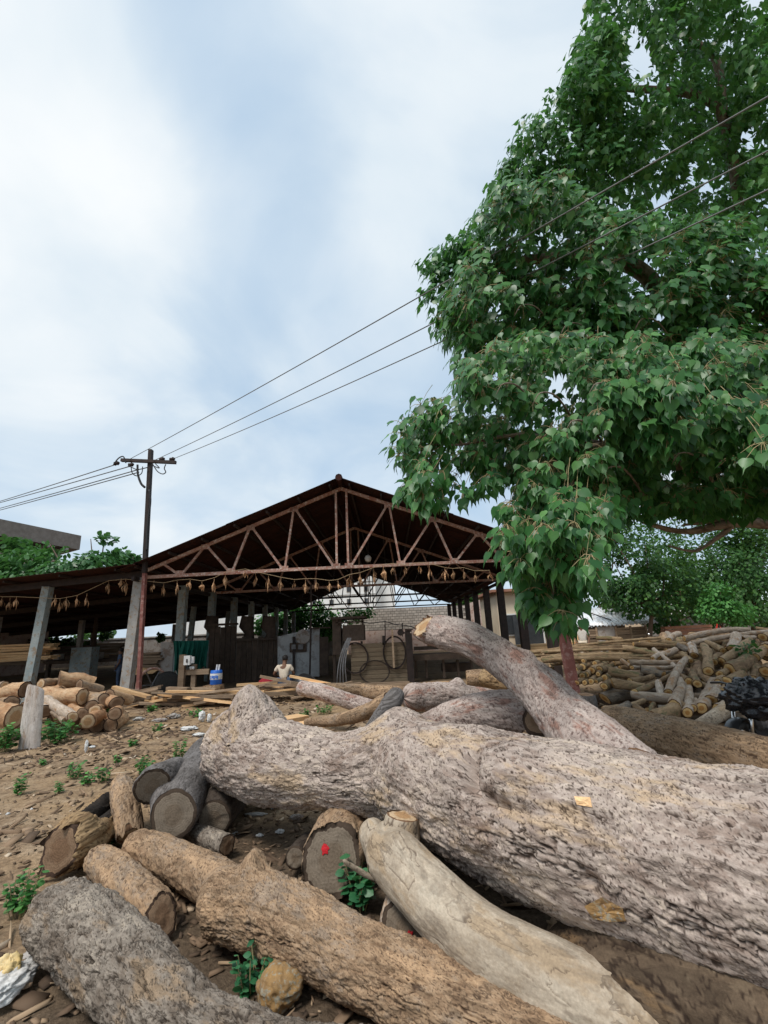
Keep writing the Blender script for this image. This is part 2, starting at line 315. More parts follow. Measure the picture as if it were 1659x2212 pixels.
# ------------------------------------------------------------------ object helpers
OFF = {}
def tag(o, label=None, cat=None, group=None, kind=None):
    if label: o['label'] = label
    if cat: o['category'] = cat
    if group: o['group'] = group
    if kind: o['kind'] = kind
    return o
def thing(name, label, cat, loc=(0, 0, 0), group=None):
    o = D.objects.new(name, None); COL.objects.link(o); o.location = loc; o.empty_display_size = .2
    OFF[o.name] = np.array(loc, float)
    return tag(o, label, cat, group)
def off(p): return OFF.get(p.name, np.zeros(3)) if p is not None else np.zeros(3)
def link(me, name, mat=None, parent=None, loc=None):
    """object for a mesh; with a parent, loc is in the parent's space"""
    o = D.objects.new(name, me); COL.objects.link(o)
    if mat is not None and not me.materials: me.materials.append(MATS[mat] if isinstance(mat, str) else mat)
    if parent is not None:
        o.parent = parent
        OFF[o.name] = off(parent) + (np.array(loc, float) if loc is not None else 0)
    else: OFF[o.name] = np.array(loc, float) if loc is not None else np.zeros(3)
    if loc is not None: o.location = loc
    return o
class MB:
    def __init__(s): s.v = []; s.f = []
    def add(s, vs, fs):
        k = len(s.v); s.v.extend([tuple(map(float, q)) for q in vs]); s.f.extend([tuple(i + k for i in f) for f in fs]); return s
    def box(s, c, size, rot=None, taper=1.0):
        x, y, z = (q / 2 for q in size); vs = []
        for dz, t in ((-z, 1.0), (z, taper)):
            for dx, dy in ((-x, -y), (x, -y), (x, y), (-x, y)): vs.append(Vector((dx * t, dy * t, dz)))
        if rot is not None: vs = [rot @ q for q in vs]
        return s.add([np.array(q) + np.array(c, float) for q in vs], [(3, 2, 1, 0), (4, 5, 6, 7), (0, 1, 5, 4), (1, 2, 6, 5), (2, 3, 7, 6), (3, 0, 4, 7)])
    def bar(s, a, b, w, h=None, up=(0, 0, 1)):
        a = Vector(a); b = Vector(b); h = h or w; t = (b - a).normalized(); up = Vector(up)
        if abs(t.dot(up)) > .97: up = Vector((0, 1, 0))
        x = t.cross(up).normalized(); y = x.cross(t)
        vs = [p + x * i * w / 2 + y * j * h / 2 for p in (a, b) for i, j in ((-1, -1), (1, -1), (1, 1), (-1, 1))]
        return s.add(vs, [(3, 2, 1, 0), (4, 5, 6, 7), (0, 1, 5, 4), (1, 2, 6, 5), (2, 3, 7, 6), (3, 0, 4, 7)])
    def tube(s, pts, r, n=8, cap=True, closed=False):
        pts = [Vector(p) for p in pts]; k = len(pts); rs = [r] * k if isinstance(r, (int, float)) else list(r)
        vs, fs = [], []; x = None
        for i, p in enumerate(pts):
            t = ((pts[(i + 1) % k] - pts[i - 1]) if closed else (pts[min(i + 1, k - 1)] - pts[max(i - 1, 0)]))
            t = t.normalized() if t.length > 1e-9 else Vector((0, 0, 1))
            if x is None:
                u = Vector((0, 0, 1)) if abs(t.z) < .9 else Vector((0, 1, 0)); x = t.cross(u).normalized()
            else:
                x = x - t * x.dot(t); x = x.normalized() if x.length > 1e-6 else t.orthogonal().normalized()
            y = t.cross(x)
            for j in range(n):
                a = 2 * PI * j / n; vs.append(p + (x * math.cos(a) + y * math.sin(a)) * rs[i])
        for i in range(k if closed else k - 1):
            i2 = (i + 1) % k
            for j in range(n): fs.append((i * n + j, i * n + (j + 1) % n, i2 * n + (j + 1) % n, i2 * n + j))
        if cap and not closed: fs.append(tuple(range(n - 1, -1, -1))); fs.append(tuple(range((k - 1) * n, k * n)))
        return s.add(vs, fs)
    def lathe(s, c, prof, n=16, axis=(0, 0, 1)):
        ax = Vector(axis).normalized(); x = ax.orthogonal().normalized(); y = ax.cross(x); c = Vector(c); vs, fs = [], []
        for r, z in prof:
            for j in range(n):
                a = 2 * PI * j / n; vs.append(c + ax * z + (x * math.cos(a) + y * math.sin(a)) * r)
        for i in range(len(prof) - 1):
            for j in range(n): fs.append((i * n + j, i * n + (j + 1) % n, (i + 1) * n + (j + 1) % n, (i + 1) * n + j))
        fs.append(tuple(range(n - 1, -1, -1))); fs.append(tuple(range((len(prof) - 1) * n, len(prof) * n)))
        return s.add(vs, fs)
    def mesh(s, name, o=None):
        me = D.meshes.new(name); o = np.zeros(3) if o is None else o
        me.from_pydata([tuple(np.array(q) - o) for q in s.v], [], s.f); return me
    def build(s, name, mat, parent=None, smooth=False, loc=None):
        """vertices are in world space; loc (world) puts the object's origin there"""
        base = np.array(loc, float) if loc is not None else off(parent)
        me = s.mesh(name, base)
        if smooth: me.shade_smooth()
        return link(me, name, mat, parent, None if loc is None else tuple(base - off(parent)))
def mesh_np(name, V, F, attrs=None, smooth=True):
    me = D.meshes.new(name); V = np.ascontiguousarray(V, np.float32); F = np.ascontiguousarray(F, np.int32); k = F.shape[1]
    me.vertices.add(len(V)); me.vertices.foreach_set('co', V.ravel())
    me.loops.add(F.size); me.loops.foreach_set('vertex_index', F.ravel())
    me.polygons.add(len(F)); me.polygons.foreach_set('loop_start', np.arange(0, F.size, k, dtype=np.int32))
    me.update(calc_edges=True)
    for nm, a in (attrs or {}).items():
        a = np.ascontiguousarray(a, np.float32)
        if a.ndim == 2: me.attributes.new(nm, 'FLOAT_VECTOR', 'POINT').data.foreach_set('vector', a.ravel())
        else: me.attributes.new(nm, 'FLOAT', 'POINT').data.foreach_set('value', a.ravel())
    if smooth: me.polygons.foreach_set('use_smooth', np.ones(len(F), bool))
    me.validate(); return me

# ------------------------------------------------------------------ vector noise
def _h(ix, iy, iz, s):
    n = (ix.astype(np.int64) * 374761393 + iy.astype(np.int64) * 668265263 + iz.astype(np.int64) * 2147483647 + s * 1274126177) & 0x7fffffff
    n = ((n ^ (n >> 13)) * 1274126177) & 0x7fffffff
    n = ((n ^ (n >> 15)) * 668265263) & 0x7fffffff
    return ((n ^ (n >> 16)) & 0xffffff) / float(0xffffff)
def vnoise(p, s=0):
    i = np.floor(p); f = p - i; i = i.astype(np.int64); u = f * f * f * (f * (f * 6 - 15) + 10); r = 0
    for dx in (0, 1):
        wx = u[:, 0] if dx else 1 - u[:, 0]
        for dy in (0, 1):
            wy = u[:, 1] if dy else 1 - u[:, 1]
            for dz in (0, 1):
                r = r + wx * wy * (u[:, 2] if dz else 1 - u[:, 2]) * _h(i[:, 0] + dx, i[:, 1] + dy, i[:, 2] + dz, s)
    return r * 2 - 1
def fbm(p, o=4, s=0, g=.5):
    a, r, t = 1.0, 0, 0
    for k in range(o): r = r + a * vnoise(p, s + k); t += a; p = p * 2.03 + 5.1; a *= g
    return r / t
def cells(u, v, wrap, s=0):
    """Voronoi cells on an unrolled cylinder, v wraps after `wrap` cells -> gap between two nearest, random of the cell, offset in it"""
    iu, iv = np.floor(u).astype(np.int64), np.floor(v).astype(np.int64)
    f1 = np.full(u.shape, 9.0); f2 = f1.copy(); rnd = np.zeros_like(u); du = np.zeros_like(u); dv = np.zeros_like(u); z = np.zeros_like(iu)
    for a in (-1, 0, 1):
        for b in (-1, 0, 1):
            cu, cv = iu + a, iv + b; w = np.mod(cv, wrap)
            x = cu + .1 + .8 * _h(cu, w, z, s) - u; y = cv + .1 + .8 * _h(cu, w, z, s + 1) - v
            d = np.sqrt(x * x + y * y); near = d < f1
            f2 = np.where(near, f1, np.minimum(f2, d)); f1 = np.where(near, d, f1)
            rnd = np.where(near, _h(cu, w, z, s + 2), rnd); du = np.where(near, -x, du); dv = np.where(near, -y, dv)
    return f2 - f1, rnd, du, dv
def sstep(a, b, x):
    t = np.clip((x - a) / (b - a), 0, 1); return t * t * (3 - 2 * t)

# ------------------------------------------------------------------ logs
def spline(P, R, nu):
    P = np.asarray(P, float); R = np.asarray(R, float)
    if len(P) == 2:
        t = np.linspace(0, 1, nu)[:, None]; return P[0] * (1 - t) + P[1] * t, R[0] * (1 - t[:, 0]) + R[1] * t[:, 0]
    k = np.r_[0, np.cumsum(np.linalg.norm(np.diff(P, axis=0), axis=1))]; Q = np.c_[P, R]
    M = np.zeros_like(Q); M[1:-1] = (Q[2:] - Q[:-2]) / (k[2:] - k[:-2])[:, None]; M[0] = (Q[1] - Q[0]) / (k[1] - k[0]); M[-1] = (Q[-1] - Q[-2]) / (k[-1] - k[-2])
    t = np.linspace(0, k[-1], nu); j = np.clip(np.searchsorted(k, t, 'right') - 1, 0, len(P) - 2)
    h = (k[j + 1] - k[j])[:, None]; x = ((t - k[j])[:, None]) / h
    o = (2 * x**3 - 3 * x**2 + 1) * Q[j] + (x**3 - 2 * x**2 + x) * h * M[j] + (-2 * x**3 + 3 * x**2) * Q[j + 1] + (x**3 - x**2) * h * M[j + 1]
    return o[:, :3], np.maximum(o[:, 3], .004)
def log_surface(P, R, nu, nv, seed=1, cell=(.07, .03), amp=.01, lump=.06, knots=(), ends='ff', tilt0=(0, 0), tilt1=(0, 0), squash=0.0, fine=1.0, ragged=0.0, sparse=0.0):
    c, r = spline(P, R, nu)
    s = np.r_[0, np.cumsum(np.linalg.norm(np.diff(c, axis=0), axis=1))]; Lg = s[-1]; rm = float(np.mean(R))
    T = np.gradient(c, axis=0); T /= np.linalg.norm(T, axis=1)[:, None]
    up = np.array([0, 0, 1.0]) if abs(T[:, 2]).max() < .9 else np.array([0, 1.0, 0])
    Nx = np.cross(T, up); Nx /= np.linalg.norm(Nx, axis=1)[:, None]; By = np.cross(Nx, T)
    th = np.linspace(0, 2 * PI, nv, endpoint=False)
    S = np.repeat(s, nv); TT = np.tile(th, nu); r0 = np.repeat(r, nv)
    ct, st = np.cos(TT), np.sin(TT)
    bk = np.c_[S, r0 * ct, r0 * st]; so = seed * 13.7
    rad = r0 * (1 + lump * fbm(np.c_[S / (rm * 3.0) + so, ct * .8 + so, st * .8], 3, seed) * 1.6)
    rad = rad * (1 - squash * np.abs(st))
    for (ks, ka, kh, kw) in knots:           # swellings (kh > 0) and hollows (kh < 0) at length ks, angle ka
        da = np.angle(np.exp(1j * (TT - ka))) * r0
        rad = rad + kh * np.exp(-(((S - ks) / kw) ** 2 + (da / kw) ** 2))
    wob = fbm(bk * 5.5 + so, 3, seed + 3); wob2 = fbm(bk * 6.5 + so + 40, 3, seed + 7)
    wrap = max(4, int(round(2 * PI * rm / cell[1])))
    g, rn, du, dv = cells(S / cell[0] + wob * .75, TT / (2 * PI) * wrap + wob2 * .75, wrap, seed * 5)
    wrap2 = wrap * 2 + 1
    g2, rn2, du2, dv2 = cells(S / cell[0] * 1.9 + wob2 * .9, TT / (2 * PI) * wrap2 + wob * .9, wrap2, seed * 5 + 3)
    strong = sstep(-.3, .3, fbm(bk * 2.2 + so + 9, 3, seed + 11))
    # flaking layers: a stretched fractal is cut into terraces, whose edges are the torn rims of the flakes
    fl_ = np.array([.42 / cell[0], .42 / cell[1], .42 / cell[1]])
    warp = np.c_[wob, wob2, wob - wob2] * .35
    nz = fbm(bk * fl_ + warp + so, 5, seed + 41, .62)
    qv = nz * 5.2 * (.5 + .8 * strong) + 1.25 * rn * strong + .35 * rn2; lev = np.floor(qv); fr = qv - lev
    edge = sstep(.0, .16, fr); ter = lev + edge
    nz2 = fbm(bk * fl_ * np.array([1.9, 2.5, 2.5]) + warp * 2 + so + 70, 4, seed + 47, .6); q2 = nz2 * 4.0; fr2 = q2 - np.floor(q2); ed2 = sstep(.0, .2, fr2)
    # short lengthwise fissures, only here and there
    rg_ = np.abs(fbm(bk * fl_ * np.array([.7, 1.7, 1.7]) + warp * 1.5 + so + 30, 3, seed + 53)); mk = sstep(-.12, .2, fbm(bk * fl_ * np.array([.5, .8, .8]) + so + 21, 2, seed + 59))
    fis = 1 - (1 - sstep(.0, .06, rg_)) * mk * (1 - sparse * .3)
    cm = 1 - sparse
    rad = rad + amp * .26 * (ter - 1.2) * cm + amp * .17 * (np.floor(q2) + ed2) * cm + amp * 1.0 * (fis - 1) + amp * .3 * fine * fbm(bk * np.array([18, 42, 42]) + so, 3, seed + 17)
    crk = np.minimum(1 - (1 - sstep(.02, .34, fr)) * cm * .92, np.minimum(fis, 1 - .5 * (1 - sstep(0, .3, fr2)) * cm))
    hsh = _h(lev.astype(np.int64), (rn * 7).astype(np.int64), (0 * lev).astype(np.int64), seed)
    tnt = np.clip(.55 * hsh + .25 * rn2 + .2 * _h(np.floor(q2).astype(np.int64), lev.astype(np.int64), (0 * lev).astype(np.int64), seed + 1), 0, 1)
    sh = np.zeros_like(S); e = max(rm * 1.2, .05); x, y = rad * ct, rad * st
    w0 = np.clip(1 - S / e, 0, 1); w1 = np.clip(1 - (Lg - S) / e, 0, 1)
    sh = w0 * (tilt0[0] * x + tilt0[1] * y) + w1 * (tilt1[0] * x + tilt1[1] * y)
    if ragged: sh = sh + (w0 ** 4 + w1 ** 4) * ragged * fbm(np.c_[ct * 2.5, st * 2.5, S * 0 + so], 3, seed + 23) * 2
    for k, (kind, w) in enumerate(((ends[0], S / rm), (ends[1], (Lg - S) / rm))):
        if kind == 'r': rad = rad * np.sqrt(np.clip(1 - (1 - np.clip(w, 0, 1)) ** 2.6, .0004, 1))
        elif kind == 'f': rad = rad * (1 - .05 * np.clip(1 - w * 7, 0, 1))
    cc = np.repeat(c, nv, 0) + np.repeat(T, nv, 0) * sh[:, None]
    V = cc + np.repeat(Nx, nv, 0) * (rad * ct)[:, None] + np.repeat(By, nv, 0) * (rad * st)[:, None]
    i = np.arange(nu - 1)[:, None] * nv; j = np.arange(nv)[None, :]; j2 = (j + 1) % nv
    F = np.stack([i + j, i + j2, i + nv + j2, i + nv + j], -1).reshape(-1, 4)[:, ::-1]
    return V, F, dict(bk=bk, crk=crk, tnt=tnt), c, T, Nx, By, Lg
def cut_face(name, ring, n_out, mat, parent, seed, dish=.004, nr=7, loc=None):
    """sawn end: rings of vertices shrinking to the pith, a little uneven"""
    ring = ring[::max(1, len(ring) // 64)]; k = len(ring); ctr = ring.mean(0)
    _, _, vt = np.linalg.svd(ring - ctr); pn_ = vt[2] if vt[2] @ n_out > 0 else -vt[2]; flat = ring - np.outer((ring - ctr) @ pn_, pn_); V = [ring] + [ctr + (flat - ctr) * (1 - q / nr if q > 1 else .965) for q in range(1, nr)]; n_out = pn_
    V = np.concatenate(V + [ctr[None]]); t = np.concatenate([np.full(k, 1 - q / nr if q != 1 else .965) for q in range(nr)] + [np.zeros(1)])
    e1 = ring[0] - ctr; e1 = e1 / np.linalg.norm(e1); e2 = np.cross(n_out, e1); R = np.linalg.norm(ring - ctr, axis=1).mean()
    V = V + n_out[None] * ((fbm(V * (2.2 / R) + seed, 3, seed) * dish * 3 + dish * (1 - t) - .004 * (t > .99))[:, None])
    d = V - ctr; bk = np.c_[d @ e1, d @ e2, np.full(len(V), seed * 1.3)]
    F = []
    for q in range(nr - 1):
        for j in range(k): F.append((q * k + j, q * k + (j + 1) % k, (q + 1) * k + (j + 1) % k, (q + 1) * k + j))
    for j in range(k): F.append(((nr - 1) * k + j, (nr - 1) * k + (j + 1) % k, nr * k, nr * k))
    me = D.meshes.new(name); F = [f if f[2] != f[3] else f[:3] for f in F]
    if np.dot(np.cross(V[1] - V[0], V[k] - V[0]), n_out) < 0: F = [f[::-1] for f in F]
    me.from_pydata([tuple(q) for q in V - off(parent)], [], F); me.shade_smooth()
    me.attributes.new('bk', 'FLOAT_VECTOR', 'POINT').data.foreach_set('vector', bk.astype(np.float32).ravel())
    me.attributes.new('tnt', 'FLOAT', 'POINT').data.foreach_set('value', t.astype(np.float32))
    return link(me, name, mat, parent)
def log(name, P, R, label, cat='log', group=None, mat='bark_hero', end='end_grey', res=.012, nv=None, part_of=None, caps='11', inner=None, **kw):
    """one felled log as a thing: bark surface plus its two sawn faces (or, with part_of, a branch stub of another log)"""
    P = [np.asarray(p, float) for p in P]; Lg = sum(np.linalg.norm(b - a) for a, b in zip(P[:-1], P[1:])); rm = float(np.mean(R))
    nu = int(np.clip(Lg / res, 12, 760)); nv = nv or int(np.clip(2 * PI * rm / res, 16, 420))
    V, F, at_, c, T, Nx, By, L = log_surface(P, R, nu, nv, **kw)
    seed = kw.get('seed', 1); ends = kw.get('ends', 'ff'); o = V.mean(0) if part_of is None else off(part_of)
    if part_of is None: o[2] = V[:, 2].min()
    me = mesh_np(name, V - o, F, at_)
    ob = link(me, name, mat, part_of, None if part_of is not None else tuple(o))
    if inner is not None:
        me.materials.append(MATS[inner[0]]); ctr = np.repeat(c, nv, 0); rr = np.linalg.norm(V - ctr, axis=1)
        deep = rr < inner[1]; fm = deep[F].sum(1) >= 2; me.polygons.foreach_set('material_index', fm.astype(np.int32))  # faces nearer the axis than this radius take the blackish material
    if part_of is None: tag(ob, label, cat, group)
    if ends[0] == 'f' and caps[0] == '1': ob['face0'] = cut_face('cut_face', V[:nv], -T[0], end, ob, seed).name
    if ends[1] == 'f' and caps[1] == '1': ob['face1'] = cut_face('cut_face', V[-nv:], T[-1], end, ob, seed + 1).name
    return ob
def stretch(c):
    S = []
    for i in range(len(c)):
        t = np.array(c[min(i + 1, len(c) - 1)][:2], float) - np.array(c[max(i - 1, 0)][:2], float); t /= np.linalg.norm(t)
        q = np.array([c[i][0] - CX, c[i][1] - CY]); L = np.linalg.norm(q); cp = abs(t @ q) / L
        S.append(math.sqrt(cp * cp + (1 - cp * cp) * (1 + (L / FP) ** 2)))
    return S
def pxr(c):
    """control points (x, y, half width in the picture, radius in m)"""
    return [at(x, y, c=r * FP * s / hw) for (x, y, hw, r), s in zip(c, stretch(c))], [q[3] for q in c]
def pxc(c):
    """control points (x, y, half width, camera depth)"""
    return [at(x, y, c=d) for x, y, hw, d in c], [hw * d / FP / s for (x, y, hw, d), s in zip(c, stretch(c))]
def pxz(c):
    """control points (x, y, half width, clearance above the ground)"""
    P, R = [], []
    for (x, y, hw, lift), s in zip(c, stretch(c)):
        k = hw / (FP * s); d = (CAM[2] - lift) / (k - ray(x, y)[2]); P.append(at(x, y, c=d)); R.append(k * d)
    return P, R
def paint_spot(face_px, parent, face, r_px, seed):
    """a daub of red paint, a thin uneven blob lying on the wood"""
    me = D.objects[parent[face]].data; co = np.empty(len(me.vertices) * 3, np.float32); me.vertices.foreach_get('co', co); co = co.reshape(-1, 3) + off(parent)
    v = co - CAM; c = v @ FW; d2 = (CX + FP * (v @ RT) / c - face_px[0]) ** 2 + (CY - FP * (v @ UP) / c - face_px[1]) ** 2; near = np.argsort(d2)[:12]
    ctr = co.mean(0); _, _, vt = np.linalg.svd(co[near] - co[near].mean(0)); n = vt[2]; n = n if n @ (CAM - ctr) > 0 else -n
    q = co[near].mean(0); d = ray(*face_px); face_c = ((q - CAM) @ n) / (d @ n); p = CAM + d * face_c
    e1 = np.cross(n, [0, 0, 1.0]); e1 /= np.linalg.norm(e1); e2 = np.cross(n, e1); r = r_px * face_c / FP
    a = np.linspace(0, 2 * PI, 28, endpoint=False); rr = r * (1 + .75 * fbm(np.c_[np.cos(a) * 2, np.sin(a) * 2, a * 0 + seed], 3, seed))
    m = MB(); top = [p + e1 * x * q * .9 + e2 * y * q * 1.1 + n * .004 for x, y, q in zip(np.cos(a), np.sin(a), rr)]; bot = [q - n * .012 for q in top]
    m.add(top + bot + [p + n * .006], [(i, (i + 1) % 28, 56) for i in range(28)] + [(i + 28, (i + 1) % 28 + 28, (i + 1) % 28, i) for i in range(28)])
    return m.build('paint_mark', 'paint_red', parent)

# ------------------------------------------------------------------ leaves
def heart(tip=.42, fold=.10):
    """peepal leaf: stalk end at the origin, blade along -z with a long drip tip, facing +y"""
    o = [(0, 0), (.26, .07), (.43, -.10), (.45, -.32), (.33, -.56), (.15, -.78), (.05, -.95), (0, -1 - tip)]
    v = [(0, 0, .0), (0, .0, -.33), (0, .02, -.7), (0, -.03, -1 - tip)]
    side = [(x, -abs(x) * fold * 2 - .12 * z * z * 0 + .06 * abs(z), z) for x, z in o[1:7]]
    v += side + [(-x, y, z) for x, y, z in side]
    f = []
    for b, sg in ((4, 1), (10, -1)):
        t = [(0, b, b + 1, 1), (1, b + 1, b + 2, b + 2), (1, b + 2, b + 3, 2), (2, b + 3, b + 4, b + 4), (2, b + 4, b + 5, 3), (0, 0, b, b)][:5]
        f += [q if sg > 0 else q[::-1] for q in t]
    return np.array(v), f
def oval(w=.34, fold=.1):
    v = [(0, 0, 0), (0, .03, -.5), (0, -.05, -1), (w * .8, .06 - fold, -.25), (w, .05 - fold, -.5), (w * .6, -fold * .6, -.8), (-w * .8, .06 - fold, -.25), (-w, .05 - fold, -.5), (-w * .6, -fold * .6, -.8)]
    return np.array(v), [(0, 3, 4, 1), (1, 4, 5, 2), (0, 1, 7, 6), (1, 2, 8, 7)]
def tri_faces(f):
    out = []
    for q in f:
        q = list(dict.fromkeys(q))
        for i in range(1, len(q) - 1): out.append((q[0], q[i], q[i + 1]))
    return np.array(out)
def frames(down, face):
    """matrices whose -z is `down` and whose +y faces `face` as far as it can"""
    d = down / np.linalg.norm(down, axis=1)[:, None]; z = -d
    y = face - (face * z).sum(1)[:, None] * z; y /= np.maximum(np.linalg.norm(y, axis=1), 1e-6)[:, None]
    x = np.cross(y, z); return np.stack([x, y, z], -1)
def leaves_mesh(name, shape, pos, M, size, tint, o=np.zeros(3)):
    v, f = shape; f = tri_faces(f); k = len(v)
    V = np.einsum('nij,kj->nki', M, v) * size[:, None, None] + pos[:, None, :] - o
    F = (f[None] + (np.arange(len(pos)) * k)[:, None, None]).reshape(-1, 3)
    return mesh_np(name, V.reshape(-1, 3), F, dict(tnt=np.repeat(tint, k)), smooth=True)
def rnd_dirs(n, rng): 
    d = rng.normal(size=(n, 3)); return d / np.linalg.norm(d, axis=1)[:, None]
ORD = ('first second third fourth fifth sixth seventh eighth ninth tenth eleventh twelfth thirteenth fourteenth fifteenth sixteenth seventeenth eighteenth nineteenth twentieth '
       'twenty-first twenty-second twenty-third twenty-fourth twenty-fifth twenty-sixth twenty-seventh twenty-eighth twenty-ninth thirtieth thirty-first thirty-second').split()
def ordinal_labels(objs, fmt):
    """labels by the place from left to right in the photograph"""
    for k, o in enumerate(sorted(objs, key=lambda o: proj(np.array(o.location))[0])): o['label'] = fmt % ORD[k]
# ------------------------------------------------------------------ ground
def gz(x, y):
    x = np.asarray(x, float); y = np.asarray(y, float); p = np.c_[x.ravel(), y.ravel(), np.zeros(x.size)]
    near = np.exp(-(np.maximum(np.hypot(p[:, 0], p[:, 1] - 8) - 14, 0) / 8) ** 2)
    h = (.055 * fbm(p * .45, 3, 51) + .025 * fbm(p * 2.1, 3, 57)) * near - .02
    h = h + near * .012 * fbm(p * 9, 2, 61)
    return h.reshape(x.shape)
def g1(x, y): return float(gz(np.array([x]), np.array([y]))[0])
def grid_axis(a, b, step, far, n):
    core = np.arange(a, b + step / 2, step); t = np.linspace(0, 1, n + 1)[1:] ** 3
    return np.r_[(a - t * (far + a if a < 0 else far))[::-1] if True else [], core, b + t * far]
gx = grid_axis(-9, 9, .06, 600, 26); gy = grid_axis(-1, 18, .06, 700, 30)
GX, GY = np.meshgrid(gx, gy, indexing='ij'); GZ = gz(GX, GY); a, b = GX.shape
ii = (np.arange(a - 1)[:, None] * b + np.arange(b - 1)[None, :])
V = np.c_[GX.ravel(), GY.ravel(), GZ.ravel()]
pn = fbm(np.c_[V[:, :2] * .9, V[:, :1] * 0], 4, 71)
soil_mask = sstep(-.25, .25, 1.0 - np.hypot((V[:, 0] - 1.2) / 4.0, (V[:, 1] - 3.2) / 3.1) + pn * .5)  # noisy ovals of darker soil: front logs, log pile, shed floor
soil_mask = np.maximum(soil_mask, .75 * sstep(-.2, .2, 1.0 - np.hypot((V[:, 0] - 5.5) / 3.5, (V[:, 1] - 10) / 3.5) + pn * .4))
soil_mask = np.maximum(soil_mask, .7 * sstep(-.15, .2, 1.0 - np.hypot((V[:, 0] + 3) / 9, (V[:, 1] - 27) / 10) + pn * .2))
link(mesh_np('ground', V, np.stack([ii, ii + b, ii + b + 1, ii + 1], -1).reshape(-1, 4), dict(dark_soil=soil_mask)), 'ground', 'earth')['kind'] = 'structure'

# ------------------------------------------------------------------ the saw shed
X0, HS, ZC, ZE, ZR = -1.53, 7.05, 4.03, 4.16, 6.92
YF, BAY, NT = 16.0, 3.25, 9
YB = YF + BAY * (NT - 1)
shed = thing('saw_shed', 'long open sawmill shed with a rusty truss gable and dark corrugated roof', 'shed', (X0, YF, 0))
def zt(x): return ZE + (ZR - ZE) * (1 - abs(x) / HS)
def truss(Y, k):
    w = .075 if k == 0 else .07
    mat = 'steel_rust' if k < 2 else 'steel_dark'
    def seg(nm, a, b, w_, h_): MB().bar((X0 + a[0], Y + (a[2] if len(a) > 2 else 0), a[1]), (X0 + b[0], Y + (b[2] if len(b) > 2 else 0), b[1]), w_, h_).build(nm, mat, shed)
    seg('tie_beam', (-HS, ZC - .03), (-1.4, ZC + .015), .09, .11); seg('tie_beam', (-1.4, ZC + .015, .006), (HS, ZC), .09, .10)
    for s in (-1, 1):
        seg('rafter', (s * HS, ZE), (0, ZR), .09, .11)
        seg('king_post', (s * .2, ZC), (s * .19, zt(.19)), w, w)
        for tx, bx in ((1.72, 2.02), (1.68, .27), (3.28, 3.86), (3.23, 2.06), (4.86, 5.62), (4.81, 3.92), (6.3, 5.7)):
            seg('web_bar', (s * tx, zt(tx)), (s * bx, ZC), w * .9, w)
        if k < 2:
            for gx_, gz_ in ((1.70, zt(1.70) - .05), (3.25, zt(3.25) - .05), (4.83, zt(4.83) - .05), (.23, ZC + .06), (2.04, ZC + .06), (3.89, ZC + .06), (5.66, ZC + .06)): MB().box((X0 + s * gx_, Y - .045, gz_), (.30, .012, .17)).build('gusset_plate', mat, shed)
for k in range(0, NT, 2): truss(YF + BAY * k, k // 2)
ANG = math.atan2(ZR - ZE, HS); SL = HS / math.cos(ANG)
def sheet_mesh(name, L, w, nw=13, waves=6, amp=.022, nl=5, sag=.015):
    V, F = [], []
    for top in (0, 1):
        for i in range(nl + 1):
            for j in range(nw * 2 + 1):
                u = i / nl; t = j / (nw * 2)
                V.append((u * L, (t - .5) * w, amp * math.sin(t * waves * 2 * PI) - sag * math.sin(u * PI) + (.006 if top else 0)))
    c = nw * 2 + 1; o = (nl + 1) * c
    for i in range(nl):
        for j in range(nw * 2):
            q = i * c + j; F += [(q, q + c, q + c + 1, q + 1)]; q += o; F += [(q, q + 1, q + c + 1, q + c)]
    for j in range(nw * 2): F += [(j, j + 1, j + 1 + o, j + o)]; q = nl * c + j; F += [(q, q + o, q + o + 1, q + 1)]
    for i in range(nl): q = i * c; F += [(q, q + o, q + o + c, q + c)]; q += c - 1; F += [(q, q + c, q + c + o, q + o)]
    me = D.meshes.new(name); me.from_pydata(V, [], F); me.shade_smooth(); return me
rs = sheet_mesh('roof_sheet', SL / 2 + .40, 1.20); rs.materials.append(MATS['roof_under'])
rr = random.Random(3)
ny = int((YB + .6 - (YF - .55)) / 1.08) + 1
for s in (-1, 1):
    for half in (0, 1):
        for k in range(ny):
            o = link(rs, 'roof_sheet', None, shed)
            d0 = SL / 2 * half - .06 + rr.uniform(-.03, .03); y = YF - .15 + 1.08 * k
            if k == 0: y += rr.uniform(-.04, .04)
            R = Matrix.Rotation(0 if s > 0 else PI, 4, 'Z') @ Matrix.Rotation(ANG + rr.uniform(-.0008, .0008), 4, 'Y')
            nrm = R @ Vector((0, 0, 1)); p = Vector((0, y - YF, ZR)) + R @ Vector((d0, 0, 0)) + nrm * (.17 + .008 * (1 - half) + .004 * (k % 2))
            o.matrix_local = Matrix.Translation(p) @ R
MB().tube([(X0, YF - .75, ZR + .19), (X0, YB + .7, ZR + .19)], .13, 8).build('ridge_cap', 'roof_under', shed)
for s in (-1, 1):
    for q in range(7):
        x = s * (.35 + q * 1.1); MB().bar((X0 + x, YF - .6, zt(x) + .095), (X0 + x, YB + .6, zt(x) + .095), .06, .09).build('purlin', 'steel_dark', shed)
for k in range(NT):
    for s in (-1, 1):
        Y = YF + BAY * k
        if s < 0 and k == 0: continue
        MB().box((X0 + s * (HS - .1), Y, 2.0), (.30, .30, 4.06)).build('post', 'concrete_blue' if s < 0 else 'steel_dark', shed)
MB().bar((-8.74, 16.02, -.1), (-8.60, 16.02, 3.98), .31, .30, (0, 1, 0)).build('post', 'concrete_post', shed)
# eave beams
for s in (-1, 1): MB().bar((X0 + s * HS, YF - .5, ZC - .12), (X0 + s * HS, YB + .5, ZC - .12), .1, .14).build('eave_beam', 'steel_dark', shed)
